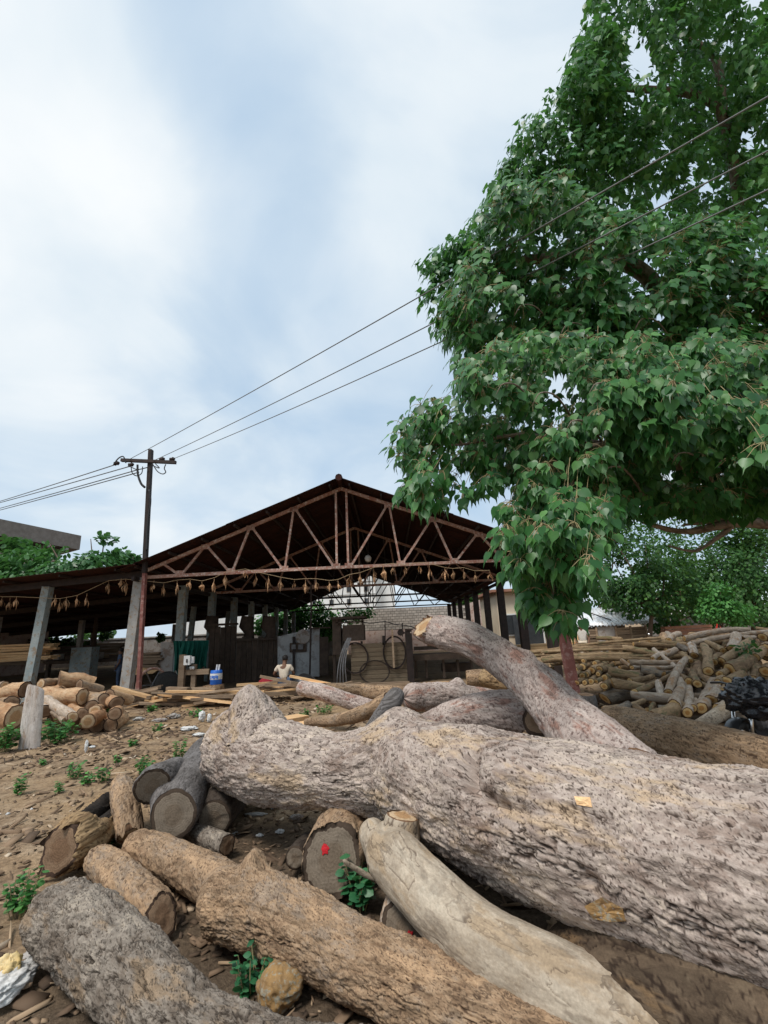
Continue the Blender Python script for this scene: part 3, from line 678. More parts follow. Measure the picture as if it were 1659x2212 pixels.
# thin hanging rod (left of the hopper) that carries a switch cable
MB().tube([at(672, 1262, Y=19), at(672, 1330, Y=19), at(669, 1470, Y=19)], .035, 6).build('hanging_conduit', 'steel_dark', shed)
# side aisle on the left
aisle = thing('lean_to_aisle', 'low lean-to aisle along the left side of the sawmill shed', 'lean-to', (-12, YF, 0))
XA, ZA, XB_, ZB_ = -8.5, 4.20, -31.0, 2.75
AL = math.atan2(ZA - ZB_, XA - XB_); LL = (XA - XB_) / math.cos(AL)
ra = sheet_mesh('roof_sheet', LL / 2 + .5, 1.20); ra.materials.append(MATS['roof_under'])
for half in (0, 1):
    for k in range(ny):
        o = link(ra, 'roof_sheet', None, aisle); y = YF - .3 + 1.08 * k
        R = Matrix.Rotation(PI, 4, 'Z') @ Matrix.Rotation(AL + rr.uniform(-.0004, .0004), 4, 'Y')
        p = Vector((XA + 12, y - YF, ZA)) + R @ Vector((LL / 2 * half - .1, 0, 0)) + Vector((0, 0, .12 + .008 * (1 - half) + .004 * (k % 2)))
        o.matrix_local = Matrix.Translation(p) @ R
for k in range(7):
    Y = YF + BAY * 2 * k * .95
    if Y > YB + 1: break
    MB().bar((XA, Y, ZA - .08), (XB_, Y, ZB_ - .08), .10, .22).build('rafter', 'steel_dark', aisle)
    lean = .02
    MB().bar((-11.98 - lean, Y, -.1), (-11.78, Y, 3.82), .26, .26, (0, 1, 0)).build('post', 'concrete_blue', aisle)
    MB().bar((-18.5, Y, -.1), (-18.5, Y, 3.3), .25, .25, (0, 1, 0)).build('post', 'concrete_grey', aisle); MB().bar((-25.5, Y, -.1), (-25.5, Y, 2.9), .25, .25, (0, 1, 0)).build('post', 'concrete_grey', aisle)
for q in range(12):
    x = XA - .6 - q * 1.85; z = ZA + (x - XA) * math.tan(AL); MB().bar((x, YF - .7, z + .05), (x, YB + .5, z + .05), .06, .08).build('purlin', 'steel_dark', aisle)

# string of dried leaf bundles along the front
bx = [(5, 1303), (22, 1306), (36, 1303), (120, 1300), (130, 1307), (144, 1304), (167, 1300), (188, 1297), (235, 1268), (262, 1264), (272, 1265), (333, 1268), (354, 1276), (383, 1270), (411, 1268),
      (436, 1272), (463, 1265), (487, 1253), (530, 1246), (552, 1252), (580, 1258), (607, 1264), (636, 1269), (660, 1267), (683, 1267), (711, 1271), (730, 1269), (755, 1258), (778, 1254), (807, 1243),
      (828, 1237), (848, 1234), (875, 1237), (905, 1232), (927, 1234), (961, 1243), (978, 1245), (1001, 1243), (1026, 1250), (1058, 1249)]
sp = [at(0, 1288, Y=15.8)] + [at(x, y - 14, Y=15.8) for x, y in bx[:11:2]] + [at(322, 1256, Y=15.8)] + [at(x, y - 17, Y=15.8) for x, y in bx[12:]]
sp = sorted(sp, key=lambda p: p[0])
tag(MB().tube(sp, .008, 4).build('hanging_string', 'jute', loc=sp[0]), 'thin sagging string of leaf garlands stretched along the shed front', 'string')
def bundle_mesh(seed):
    q = random.Random(seed); m = MB()
    m.tube([(0, 0, .0), (q.uniform(-.01, .01), 0, -.1)], .008, 4)
    for i in range(q.randint(4, 11)):
        a = q.uniform(0, 2 * PI); l = q.uniform(.20, .40); w = q.uniform(.025, .045); sp_ = q.uniform(.03, .13); z0 = -.06 - q.uniform(0, .14)
        dx, dy = math.cos(a), math.sin(a)
        a0 = (0, 0, z0); mid = (dx * sp_, dy * sp_, z0 - l * .5); tip = (dx * sp_ * q.uniform(.3, 1.1), dy * sp_, z0 - l)
        n = (-dy * w, dx * w, 0)
        m.add([a0, (mid[0] + n[0], mid[1] + n[1], mid[2]), tip, (mid[0] - n[0], mid[1] - n[1], mid[2]), (mid[0] + dx * .02, mid[1] + dy * .02, mid[2])],
              [(0, 1, 4), (1, 2, 4), (2, 3, 4), (3, 0, 4)])
    me = m.mesh('leaf_bundle'); me.materials.append(MATS['dry_leaf']); return me
bms = [bundle_mesh(i) for i in range(15)]
for i, (x, y) in enumerate(bx):
    o = link(bms[(i * 7) % 15], 'leaf_bundle', None, None, tuple(at(x, y - 15, Y=15.8))); o.rotation_euler.z = rr.uniform(0, 6); o.scale = (1, 1, rr.uniform(.55, 1.1)); o.scale.x = o.scale.y = rr.uniform(.6, 1.0)
    left = x < 300; k_ = i if left else i - 11
    tag(o, f'{ORD[k_]} dried leaf bundle from the left under the low eave' if left else f'{ORD[k_]} dried leaf bundle from the left on the string below the gable truss', 'leaf bundle',
        'leaf bundles under the lean-to eave' if left else 'leaf bundles on the string under the gable')
# lamp in the gable
lp = thing('ceiling_lamp', 'small white bulb lamp hanging in the dark gable behind the truss', 'lamp', at(795, 1206, Y=19.2))
MB().lathe(at(795, 1206, Y=19.2), [(.02, -.16), (.11, -.12), (.15, 0), (.10, .1), (.04, .14)], 14).build('lamp_globe', 'label_white', lp, True)
MB().tube([at(795, 1198, Y=19.2), at(795, 1160, Y=19.2)], .02, 6).build('stem', 'steel_dark', lp)

# ------------------------------------------------------------------ walls and buildings behind
def wall_box(nm, x0, x1, y0, y1, z0, z1, mat, parent=None):
    return MB().box(((x0 + x1) / 2, (y0 + y1) / 2, (z0 + z1) / 2), (x1 - x0, y1 - y0, z1 - z0)).build(nm, mat, parent)
bw = thing('block_wall', 'unplastered concrete block wall closing the far end of the shed', 'wall', (2, 46, 0))
YW = 46.0; xa, xb = at(828, 1330, Y=YW)[0] - 3.5, at(1010, 1330, Y=YW)[0]
wall_box('wall', xa, xb, YW, YW + .35, -.2, 4.1, 'mortar', bw)
wall_box('plaster', xa, xb, YW - .04, YW, -.2, 2.05, 'plaster_pink', bw)
bm = MB().box((0, 0, 0), (.385, .2, .205)).mesh('concrete_block'); bm.materials.append(MATS['block_grey'])
for r in range(8):
    for c in range(int((xb - xa) / .42)):
        o = link(bm, 'concrete_block', None, bw); x = xa + .21 + c * .42 + (.2 if r % 2 else 0)
        if x > xb - .1: continue
        o.location = (x - 2, YW - 46 + .06 - rr.uniform(.0, .012), 2.2 + r * .245); o.rotation_euler.y = rr.uniform(-.01, .01)
rw = thing('earth_wall', 'crumbling reddish earth coloured wall right of the block wall', 'wall', (9, 45, 0))
x0 = xb + .02; x1 = at(1120, 1330, Y=45)[0]
m = MB(); pr = [(x0, 4.2), (x0 + 1.2, 4.5), (x0 + 2.1, 4.1), (x0 + 3.0, 4.4), (x1, 3.9)]
m.add([(x, 45, -.2) for x, z in pr] + [(x, 45, z) for x, z in pr] + [(x, 45.4, -.2) for x, z in pr] + [(x, 45.4, z) for x, z in pr],
      [(i, i + 1, i + 6, i + 5) for i in range(4)] + [(i + 5, i + 6, i + 16, i + 15) for i in range(4)] + [(i + 11, i + 10, i + 15, i + 16) for i in range(4)] + [(0, 5, 15, 10), (4, 14, 19, 9)])
m.build('wall', 'plaster_pink', rw)
ap = thing('apartment_block', 'white apartment block with rows of small windows far behind the shed', 'building', (-8, 78, 0))
x0, x1 = at(560, 1300, Y=78)[0], at(812, 1300, Y=78)[0]
wall_box('wall', x0, x1, 78, 90, -1, 17, 'plaster_white', ap)
wall_box('wall', x1 + .01, x1 + 3.2, 80, 90, -1, 13.5, 'plaster_white', ap)
for zc in range(6):
    for xc in range(7):
        x = x1 - 1.6 - xc * 2.9; z = 5.0 + zc * 2.1
        f = wall_box('window', x - .35, x + .35, 77.9, 78, z - .5, z + .5, 'concrete_grey', ap)
        wall_box('pane', x - .27, x + .27, 77.86, 77.9, z - .42, z + .42, 'window_dark', f)
    wall_box('floor_band', x0, x1, 77.93, 78, 6.1 + zc * 2.1, 6.2 + zc * 2.1, 'concrete_grey', ap)
cw = thing('compound_wall', 'low grey compound wall behind the stacked timber on the left', 'wall', (-18, 44, 0))
wall_box('wall', -34, xa - .05, 44.6, 44.9, -.2, 2.3, 'concrete_grey', cw)
wall_box('coping', -34, xa - .05, 44.5, 45.0, 2.3, 2.42, 'concrete_post', cw)
wt = thing('white_truck', 'white lorry with a pale body parked beyond the grey compound wall', 'truck', (-17, 49, 0))
wall_box('cargo_body', -22.5, -13.6, 49, 51.2, 1.3, 4.3, 'plaster_white', wt)
wall_box('cab', -13.5, -11.8, 49.1, 51.1, .9, 3.6, 'plaster_white', wt)
wall_box('windscreen', -13.2, -12.1, 49.04, 49.1, 2.4, 3.3, 'window_dark', wt)
for x in (-21, -19.6, -12.8): MB().lathe((x, 49.2, .5), [(.5, -.15), (.5, .15)], 16, (0, 1, 0)).build('wheel', 'rubber', wt)
bb = thing('beige_house', 'beige plastered house with a dark doorway beside the shed on the right', 'house', (12.5, 33, 0))
x0, x1 = at(1078, 1350, Y=33)[0], at(1246, 1350, Y=33)[0]
wall_box('wall', x0, x1, 33, 39, -.2, 4.2, 'plaster_beige', bb)
wall_box('eave_slab', x0 - .4, x1 + .4, 32.5, 39.4, 4.2, 4.38, 'brick_red', bb)
wall_box('plinth', x0 - .05, x1 + .05, 32.94, 33, -.2, .45, 'concrete_grey', bb)
dx0, dx1 = at(1128, 1370, Y=33)[0], at(1172, 1370, Y=33)[0]
f = wall_box('door_frame', dx0 - .12, dx1 + .12, 32.9, 33, .0, 2.75, 'plaster_white', bb); wall_box('door', dx0, dx1, 32.87, 32.9, .0, 2.62, 'window_dark', f)
wall_box('door_leaf', dx0 - .62, dx0 - .1, 32.6, 32.66, .02, 2.6, 'window_dark', bb)
for q in (1098, 1205, 1228):
    x = at(q, 1350, Y=33)[0]; f = wall_box('window', x - .55, x + .55, 32.92, 33, 1.2, 2.7, 'plaster_white', bb); wall_box('pane', x - .45, x + .45, 32.88, 32.92, 1.3, 2.6, 'window_dark', f)
bl = thing('unfinished_building', 'unfinished concrete building with a flat slab roof behind the left tree', 'building', (-26, 34, 0))
A = at(-60, 1110, Y=30); B = at(176, 1156, Y=38); zz = (A[2] + B[2]) / 2; A[2] = B[2] = zz
bk_ = np.array([-14.0, 9.0, 0])
def prism(nm, pts, z0, z1, mat, parent):
    k = len(pts); return MB().add([(*p[:2], z0) for p in pts] + [(*p[:2], z1) for p in pts], [tuple(range(k - 1, -1, -1)), tuple(range(k, 2 * k))] + [(i, (i + 1) % k, (i + 1) % k + k, i + k) for i in range(k)]).build(nm, mat, parent)
prism('parapet', [A, B, B + bk_, A + bk_], zz - 1.2, zz, 'mortar', bl)
ins = (B - A) / np.linalg.norm(B - A); nn = np.array([-ins[1], ins[0], 0])
A2, B2 = A + nn * 1.0, B - ins * .9 + nn * 1.0
prism('wall', [A2, B2, B2 + bk_ * .8, A2 + bk_ * .8], -1, zz - 2.1, 'plaster_pink', bl)
for q in np.linspace(.1, .97, 5):
    p = A2 * (1 - q) + B2 * q; MB().box((p[0], p[1], zz - 1.63), (.35, .35, .85)).build('column', 'concrete_grey', bl)
    MB().bar(p + np.array([0, 0, -1.33]) - p * [0, 0, 1] + [0, 0, zz], (*(p - nn * 1.0)[:2], zz - 1.33), .25, .2).build('bracket', 'concrete_grey', bl)
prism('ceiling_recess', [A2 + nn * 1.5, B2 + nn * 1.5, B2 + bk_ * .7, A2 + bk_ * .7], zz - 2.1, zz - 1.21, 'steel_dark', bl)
p = A2 * .72 + B2 * .28
f = MB().bar((*(p - nn * .04 - ins * .8)[:2], zz - 3.4), (*(p - nn * .04 + ins * .8)[:2], zz - 3.4), .1, 1.3).build('window', 'window_dark', bl)

# ------------------------------------------------------------------ thatch hut with a corrugated roof
YH = 24.0
hut = thing('storage_hut', 'small plank hut with a bright corrugated sheet roof behind the log pile', 'hut', (11.5, YH, 0))
hx0, hx1 = at(1262, 1370, Y=YH)[0], at(1396, 1370, Y=YH)[0]; zr, ze = at(1330, 1315, Y=YH + 1.5)[2], at(1330, 1350, Y=YH)[2]
for side, (x, y0, y1) in {'l': (hx0, YH, YH + 2), 'r': (hx1, YH, YH + 2)}.items():
    MB().box((x, YH + 1, ze / 2 - .15), (.1, 2.0, ze - .1)).build('side_wall', 'plank_old', hut)
wall_box('back_wall', hx0, hx1, YH + 2, YH + 2.1, -.2, ze, 'plank_old', hut)
wall_box('door', hx0 + .62, hx0 + 1.55, YH - .03, YH + .02, -.1, ze - .06, 'concrete_grey', hut)
for k in range(13):
    z = -.05 + k * (ze - .1) / 13 + .07
    for a_, b_ in ((hx0, hx0 + .58), (hx0 + 1.6, (hx0 + hx1) / 2 + .75), ((hx0 + hx1) / 2 + .8, hx1)):
        MB().bar((a_, YH - .03, z + rr.uniform(-.02, .02)), (b_, YH - .03, z + rr.uniform(-.03, .03)), .05, .10).build('wall_plank', 'plank_old', hut)
for x in (hx0, hx0 + .6, hx0 + 1.58, (hx0 + hx1) / 2 + .78, hx1): MB().box((x, YH - .06, ze / 2 - .1), (.08, .08, ze + .05)).build('wall_post', 'plank_old', hut)
L_ = math.hypot(1.75, zr - ze) + .16; hs = sheet_mesh('roof_sheet', L_, .74, 10, 4, .045, 4, .01); hs.materials.append(MATS['sheet_white'])
ag = math.atan2(zr - ze, 1.7)
for k in range(6):
    o = link(hs, 'roof_sheet', None, hut); R = Matrix.Rotation(-PI / 2, 4, 'Z') @ Matrix.Rotation(ag + rr.uniform(-.015, .015), 4, 'Y')
    o.matrix_local = Matrix.Translation(Vector((hx0 - 11.5 + .05 + k * .66, 1.75, zr + .05 + .008 * k))) @ R
MB().tube([(hx0 + .6, YH + 1.3, zr), (hx0 + 1.6, YH + .3, ze + .25)], .03, 5).build('pole', 'steel_dark', hut)

# stone wall at the far right
sw = thing('stone_wall', 'old dark stone boundary wall under the trees at far right', 'wall', (20, 29, 0))
m = MB(); sx0, sx1 = at(1395, 1350, Y=29)[0], at(1720, 1350, Y=29)[0]
wall_box('wall', sx0, sx1, 29.1, 29.5, -.2, 2.0, 'concrete_grey', sw)
st = []
for q in range(4):
    me = MB().box((0, 0, 0), (.46 + .08 * q, .22, .30)).mesh('stone'); me.materials.append(MATS['concrete_grey']); st.append(me)
for r in range(6):
    x = sx0 + rr.uniform(0, .2)
    while x < sx1 - .3:
        q = rr.randrange(4); o = link(st[q], 'stone', None, sw); w = .46 + .08 * q
        o.location = (x + w / 2 - 20, 29.06 - 29 + rr.uniform(-.03, .03), .05 + r * .33); o.rotation_euler = (rr.uniform(-.05, .05), rr.uniform(-.05, .05), rr.uniform(-.05, .05)); x += w + .05
bs = thing('board_stack', 'low stack of reddish boards against the wall behind the long poles', 'boards', tuple(at(1490, 1372, Y=24)))
for k in range(5):
    p0, p1 = at(1432, 1385 - k * 7, Y=24), at(1533, 1380 - k * 7, Y=24); MB().bar(p0, p1, .4, .13).build('board', 'brick_red', bs)
p = at(1553, 1365, Y=24)
tag(MB().tube([p, p + [.02, 0, .15], p + [.05, 0, .3], p + [.0, 0, .42]], [.1, .14, .11, .05], 7).build('red_rag', 'red_cloth_flag', loc=p), 'bright red rag hung above the poles by the stone wall', 'rag')
# low house far right behind trees
fh = thing('pale_house', 'pale house glimpsed between the trees beyond the stone wall', 'house', (26, 40, 0))
x0, x1 = at(1495, 1330, Y=40)[0], at(1640, 1330, Y=40)[0]
wall_box('wall', x0, x1, 40, 46, -.2, 4.0, 'plaster_white', fh); wall_box('roof', x0 - .4, x1 + .4, 39.5, 46.4, 4.0, 4.25, 'brick_red', fh)
for q in (.2, .5, .8): x = x0 + (x1 - x0) * q; wall_box('window', x - .6, x + .6, 39.93, 40, 1.3, 2.8, 'window_dark', fh)

# ------------------------------------------------------------------ pole and wires
PT, PB = at(326, 972, Y=15.6), at(300, 1500, Y=15.6); PB[2] = -.2
pole = thing('utility_pole', 'dark steel utility pole with a crossarm standing beside the rusty shed post', 'pole', (PB[0], 15.6, 0))
hp = at(313, 1235, Y=15.6)
m = MB(); m.bar(PB, hp, .10, .16, (0, 1, 0)); m.build('lower_shaft', 'red_paint_post', pole)
MB().bar(hp + [0, -.01, -.05], PT, .12, .17, (0, 1, 0)).build('upper_shaft', 'steel_dark', pole)
ca, cb_ = at(262, 994, Y=15.5), at(380, 999, Y=15.5)
MB().bar(ca, cb_, .11, .11).build('crossarm', 'steel_dark', pole)
for q, y in ((252, 1001), (283, 1004), (350, 992), (372, 992)):
    p = at(q, y, Y=15.5); MB().lathe(p, [(.03, -.1), (.075, -.07), (.06, -.01), (.08, .04), (.03, .1)], 10, (1, 0, .2)).build('insulator', 'steel_dark', pole, True)
def cable(nm, pts, r, mat, parent=None, Y=15.45):
    P = np.array([at(x, y, Y=Y) for x, y in pts]); c, _ = spline(P, [r] * len(P), len(pts) * 5); return MB().tube(c, r, 6).build(nm, mat, parent, True)
for pts, r in (([(245, 1004), (256, 990), (266, 986), (272, 1000)], .022), ([(297, 1004), (298, 1025), (305, 1045), (313, 1053)], .04), ([(283, 1008), (286, 1022), (296, 1028), (306, 1022), (308, 1008)], .018),
               ([(330, 1003), (341, 1019), (352, 1024), (358, 1020), (355, 1012), (358, 1003)], .018), ([(322, 1058), (325, 1075), (324, 1095), (321, 1112), (318, 1150), (317, 1190)], .035),
               ([(278, 1006), (296, 1014), (318, 1010)], .018), ([(330, 1006), (344, 1011), (336, 1002)], .018)):
    cable('jumper_cable', pts, r, 'wire_black', pole)
def power_line(a, b, sag, r, label, group):
    t = np.linspace(0, 1, 40)[:, None]; P = a * (1 - t) + b * t; P[:, 2] -= sag * 4 * (t * (1 - t))[:, 0]
    tag(MB().tube(P, r, 5).build('power_line', 'wire_alu', loc=a, smooth=True), label, 'wire', group)
for (x0, y0), (x1, y1), z, sag, lb in (((278, 993), (1659, 195), 7.2, .1, 'uppermost of three overhead wires rising right from the pole crossarm'), ((330, 996), (1659, 305), 7.0, .16, 'middle of three overhead wires rising right from the pole crossarm'),
                                 ((372, 992), (1659, 385), 6.9, .2, 'lowest of three overhead wires rising right from the pole crossarm')):
    a = at(x0, y0, Y=15.5); b = at(x1, y1, z=z); b2 = b + (b - a) * .35; power_line(a, b2, sag, .011, lb, 'wires right of the pole')
for (x0, y0), y1, lb in (((248, 1004), 1081, 'topmost of four overhead wires running left from the pole'), ((285, 1006), 1084, 'second of four overhead wires running left from the pole'),
                         ((300, 1014), 1096, 'third of four overhead wires running left from the pole'), ((300, 1020), 1100, 'lowest of four overhead wires running left from the pole')):
    a = at(x0, y0, Y=15.5); b = at(0, y1, Y=24); power_line(a, b + (b - a) * 1.0, .05, .02, lb, 'wires left of the pole')
# ------------------------------------------------------------------ the big logs in front
P, R = pxz([(462, 1610, 70, .42), (500, 1612, 88, .33), (600, 1645, 98, .3), (740, 1665, 86, .36), (880, 1668, 118, .3), (1050, 1728, 148, .3), (1250, 1788, 192, .28), (1450, 1852, 220, .26), (1659, 1912, 258, .25), (1950, 1990, 310, .25)])
HERO = log('tree_trunk', P, R, 'huge pale grey trunk with flaking bark lying diagonally across the front', 'trunk', mat='bark_hero', res=.007, nv=400, seed=2, cell=(.10, .042), amp=.017, lump=.035,
    knots=[(2.2, 1.8, .09, .17), (2.15, 2.4, .06, .2), (3.36, .85, -.07, .05), (3.38, .70, -.08, .045), (3.40, .55, -.09, .045), (3.44, .42, -.08, .04), (3.55, .40, -.09, .045), (3.65, .38, -.07, .04), (3.76, .36, -.05, .04), (3.60, .85, .075, .15), (3.22, .75, .05, .14), (.5, 1.2, .10, .22), (4.05, -.1, -.05, .05), (3.1, 1.6, .03, .3), (2.75, .6, .03, .2)], ends='ff', ragged=.015)
P, R = pxc([(555, 1590, 78, 4.42), (545, 1545, 56, 4.5), (539, 1508, 38, 4.55), (537, 1478, 22, 4.6)])
log('branch_stub', P, R, None, mat='bark_hero', res=.0075, seed=5, cell=(.075, .036), amp=.018, part_of=HERO, ends='or', knots=())
# the pale limb that leans up behind it
P, R = pxr([(914, 1353, 28, .155), (935, 1361, 33, .183), (1010, 1380, 37, .19), (1090, 1425, 40, .196), (1160, 1485, 46, .208), (1225, 1555, 57, .23), (1290, 1620, 78, .27), (1370, 1700, 92, .28)])
log('leaning_limb', P, R, 'pale lilac grey limb with reddish bark scars leaning up behind the trunk', 'log', mat='bark_pink', end='end_pale', res=.012, seed=9, cell=(.075, .026), amp=.011, lump=.07, ends='ff', ragged=.05, tilt0=(.15, .35), knots=[(.5, 1.0, .02, .1), (1.35, 2.2, .04, .08), (1.75, 2.4, .03, .1)])
P, R = pxz([(1300, 1568, 50, 0), (1400, 1592, 55, 0), (1520, 1622, 60, 0), (1660, 1660, 66, 0), (1850, 1710, 76, 0)])
log('brown_log', P, R, 'long weathered brown log behind the huge trunk at the right edge', 'log', mat='bark_grey', end='end_brown', res=.012, seed=12, cell=(.16, .022), amp=.012, lump=.06, ends='rf')
D.objects['brown_log'].data.materials[0] = MATS['bark_tan']
# short logs between trunk and shed
P, R = pxr([(1130, 1540, 50, .235), (1060, 1538, 46, .22), (980, 1552, 40, .2), (900, 1580, 30, .16)])
log('bucked_log', P, R, 'pink mottled bucked log whose ragged end faces the leaning limb', 'log', mat='bark_pink', end='end_brown', res=.012, seed=15, cell=(.06, .028), amp=.011, tilt0=(.3, -.2), ends='fr', ragged=.05)
P, R = pxr([(1166, 1552, 40, .185), (1180, 1560, 42, .2), (1215, 1585, 42, .23)])
o = log('cut_butt', P, R, 'short brown butt with a red dot on its sawn face behind the trunk', 'log', mat='bark_grey', end='end_brown', res=.012, seed=17, cell=(.06, .03), amp=.008, tilt0=(.15, .2))
paint_spot((1157, 1518), o, 'face0', 5.5, 3)
P, R = pxr([(872, 1506, 27, .165), (905, 1506, 32, .2), (960, 1506, 32, .205), (1020, 1512, 30, .2), (1080, 1520, 26, .18)])
log('mottled_log', P, R, 'pale mottled log lying across behind the smooth grey branch', 'log', mat='bark_pink', end='end_pale', res=.013, seed=19, cell=(.06, .03), amp=.012, knots=[(.95, 1.6, .09, .1)], ragged=.03, ends='rf')
P, R = pxr([(858, 1498, 18, .1), (846, 1520, 22, .115), (826, 1550, 22, .115), (800, 1590, 22, .115)])
log('grey_branch', P, R, 'smooth ash grey branch leaning on the trunk beside the mottled log', 'log', mat='bark_grey', end='end_grey', res=.011, seed=21, cell=(.2, .03), amp=.004, ends='rf')
P, R = pxr([(660, 1560, 8, .05), (720, 1557, 13, .08), (790, 1538, 17, .1), (840, 1512, 19, .11)])
log('curved_branch', P, R, 'thin curved dark brown branch on the ground behind the trunk', 'log', mat='bark_tan', end='end_brown', res=.012, seed=23, cell=(.12, .02), amp=.004)
P, R = pxr([(652, 1486, 17, .15), (700, 1497, 18, .15), (770, 1520, 18, .145), (825, 1532, 16, .125)])
log('peeling_log', P, R, 'pinkish peeling log lying slantwise in front of the saw bench', 'log', mat='bark_pink', end='end_pale', res=.015, seed=25, cell=(.1, .03), amp=.012)
P, R = pxr([(700, 1487, 13, .12), (780, 1495, 17, .165), (860, 1500, 19, .18), (900, 1502, 17, .17)])
log('barkless_log', P, R, 'dull brown log lying level behind the pinkish peeling log', 'log', mat='bark_tan', end='end_brown', res=.016, seed=27, cell=(.2, .03), amp=.006)
P, R = pxr([(1008, 1467, 19, .2), (1030, 1466, 20, .21), (1085, 1464, 20, .21)])
log('sawn_butt', P, R, 'short log with an orange sawn face under the leaning limb', 'log', mat='bark_tan', end='end_orange', res=.016, seed=29, cell=(.2, .04), amp=.006)
P, R = pxr([(1048, 1464, 24, .2), (1085, 1470, 26, .21), (1120, 1480, 26, .21)])
log('split_log', P, R, 'reddish brown split log resting against the leaning limb', 'log', mat='wood_bare', end='end_brown', res=.016, seed=30, cell=(.3, .06), amp=.012, squash=.15)
# the near logs
P, R = pxz([(88, 1972, 70, .02), (150, 1990, 104, .0), (270, 2095, 116, -.02), (420, 2232, 122, -.06), (600, 2312, 122, -.10), (840, 2345, 124, -.12)])
log('flaky_log', P, R, 'grey log covered in small curled bark flakes at bottom left', 'log', mat='bark_flaky', res=.006, nv=300, seed=31, cell=(.050, .030), amp=.016, lump=.06, ends='rf', knots=[(.12, 3.7, .06, .12)])
P, R = pxz([(425, 1955, 62, .03), (470, 1948, 82, 0), (560, 1968, 94, -.02), (700, 2036, 98, -.03), (850, 2112, 103, -.05), (1000, 2178, 112, -.07), (1200, 2262, 124, -.1), (1480, 2380, 140, -.12)])
F2 = log('forked_log', P, R, 'tan forked log with rough plated bark in the middle foreground', 'log', mat='bark_tan', end='end_brown', res=.0068, nv=290, seed=34, cell=(.06, .027), amp=.016, lump=.07, ends='rf',
    knots=[(.34, 1.75, .11, .07), (.22, 1.6, -.03, .08), (.1, 4.2, .04, .12)])
P, R = pxz([(276, 1822, 36, .1), (320, 1836, 46, .06), (400, 1872, 54, .02), (480, 1915, 62, 0), (530, 1945, 62, 0)])
log('fork_limb', P, R, None, mat='bark_tan', res=.008, seed=36, cell=(.05, .024), amp=.012, part_of=F2, ends='ro')
P, R = pxz([(840, 1822, 46, .3), (850, 1850, 62, .27), (928, 1935, 69, .22), (1040, 2036, 80, .14), (1190, 2130, 93, .07), (1340, 2204, 104, .03), (1500, 2300, 118, -.02), (1640, 2390, 126, -.05)])
F3 = log('smooth_log', P, R, 'smooth pale grey log with hairline cracks leaning out from under the trunk', 'log', mat='bark_smooth', end='end_pale', res=.0075, nv=240, seed=41, cell=(.10, .06), amp=.007, lump=.07, sparse=.6, ends='of', caps='01',
    knots=[(.12, 1.3, -.03, .05), (2.0, 1.4, .035, .25), (1.2, 2.0, .02, .2), (.3, 1.4, .03, .07), (1.75, 4.0, .03, .25)])
P, R = pxc([(795, 1768, 26, 3.06), (806, 1800, 32, 3.02), (835, 1850, 44, 2.86)])
log('branch_stub', P, R, None, mat='bark_smooth', res=.008, seed=43, cell=(.15, .07), amp=.003, part_of=F3, ends='ro')
P, R = pxc([(870, 1762, 37, 2.98), (866, 1800, 42, 2.95), (860, 1850, 50, 2.86)])
log('branch_stub', P, R, None, mat='bark_smooth', end='end_pale', res=.008, seed=45, cell=(.15, .07), amp=.003, part_of=F3, ends='fo', caps='10')
P, R = pxc([(740, 1858, 5, 2.72), (768, 1876, 6.5, 2.75), (800, 1894, 7, 2.76), (845, 1902, 8, 2.76)])
log('twig', P, R, None, mat='bark_smooth', res=.012, nv=14, seed=47, cell=(.1, .05), amp=.001, part_of=F3, ends='ro')
# stumps between them
P, R = pxz([(716, 1852, 68, 0), (735, 1815, 64, 0), (760, 1770, 56, 0)])
o = log('stump', P, R, 'grey stump with a red paint dot on its broad sawn face', 'stump', mat='bark_tan', end='end_grey', res=.009, seed=51, cell=(.06, .03), amp=.012, ends='ff', tilt0=(.1, .3), ragged=.05, knots=[(.1, 2.0, -.06, .09), (.1, 4.3, .05, .15)])
paint_spot((703, 1833), o, 'face0', 9, 7)
P, R = pxz([(876, 2010, 60, 0), (880, 1975, 58, 0), (900, 1920, 54, 0)])
o = log('hidden_butt', P, R, 'dark sawn butt with a faint red daub between tan and smooth logs', 'stump', mat='bark_pale', end='end_grey', res=.010, seed=53, cell=(.1, .03), amp=.01, tilt0=(0, .5))
paint_spot((886, 2018), o, 'face0', 7, 9)
P, R = pxz([(638, 1853, 24, 0.03), (650, 1838, 22, 0.02), (668, 1818, 20, 0)])
log('small_butt', P, R, 'small round dark log end beside the stump with the red dot', 'log', mat='bark_dark', end='end_grey', res=.01, seed=55, cell=(.06, .03), amp=.006)
P, R = pxz([(374, 1760, 50, .1), (392, 1728, 50, .1), (425, 1672, 46, .08), (452, 1630, 40, .06)])
o = log('weathered_log', P, R, 'smooth weathered dark grey log whose round end faces the viewer', 'log', mat='bark_grey', end='end_grey', res=.009, seed=57, cell=(.3, .035), amp=.004, knots=[(.22, 2.6, .07, .12)], tilt0=(-.1, .15))
P, R = pxc([(330, 1700, 38, 4.15), (338, 1690, 38, 4.3), (375, 1672, 34, 4.9)])
log('branch_stub', P, R, None, mat='bark_grey', end='end_grey', res=.01, seed=59, cell=(.2, .03), amp=.006, part_of=o, ends='fo', caps='10', tilt0=(.3, -.3))
P, R = pxz([(462, 1768, 40, 0), (480, 1738, 44, 0), (505, 1700, 42, 0), (535, 1655, 38, 0)])
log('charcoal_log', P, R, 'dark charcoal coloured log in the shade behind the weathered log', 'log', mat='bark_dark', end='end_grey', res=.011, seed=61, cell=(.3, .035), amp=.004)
P, R = pxz([(281, 1800, 34, 0), (276, 1760, 34, .12), (268, 1722, 31, .24), (262, 1690, 24, .3)])
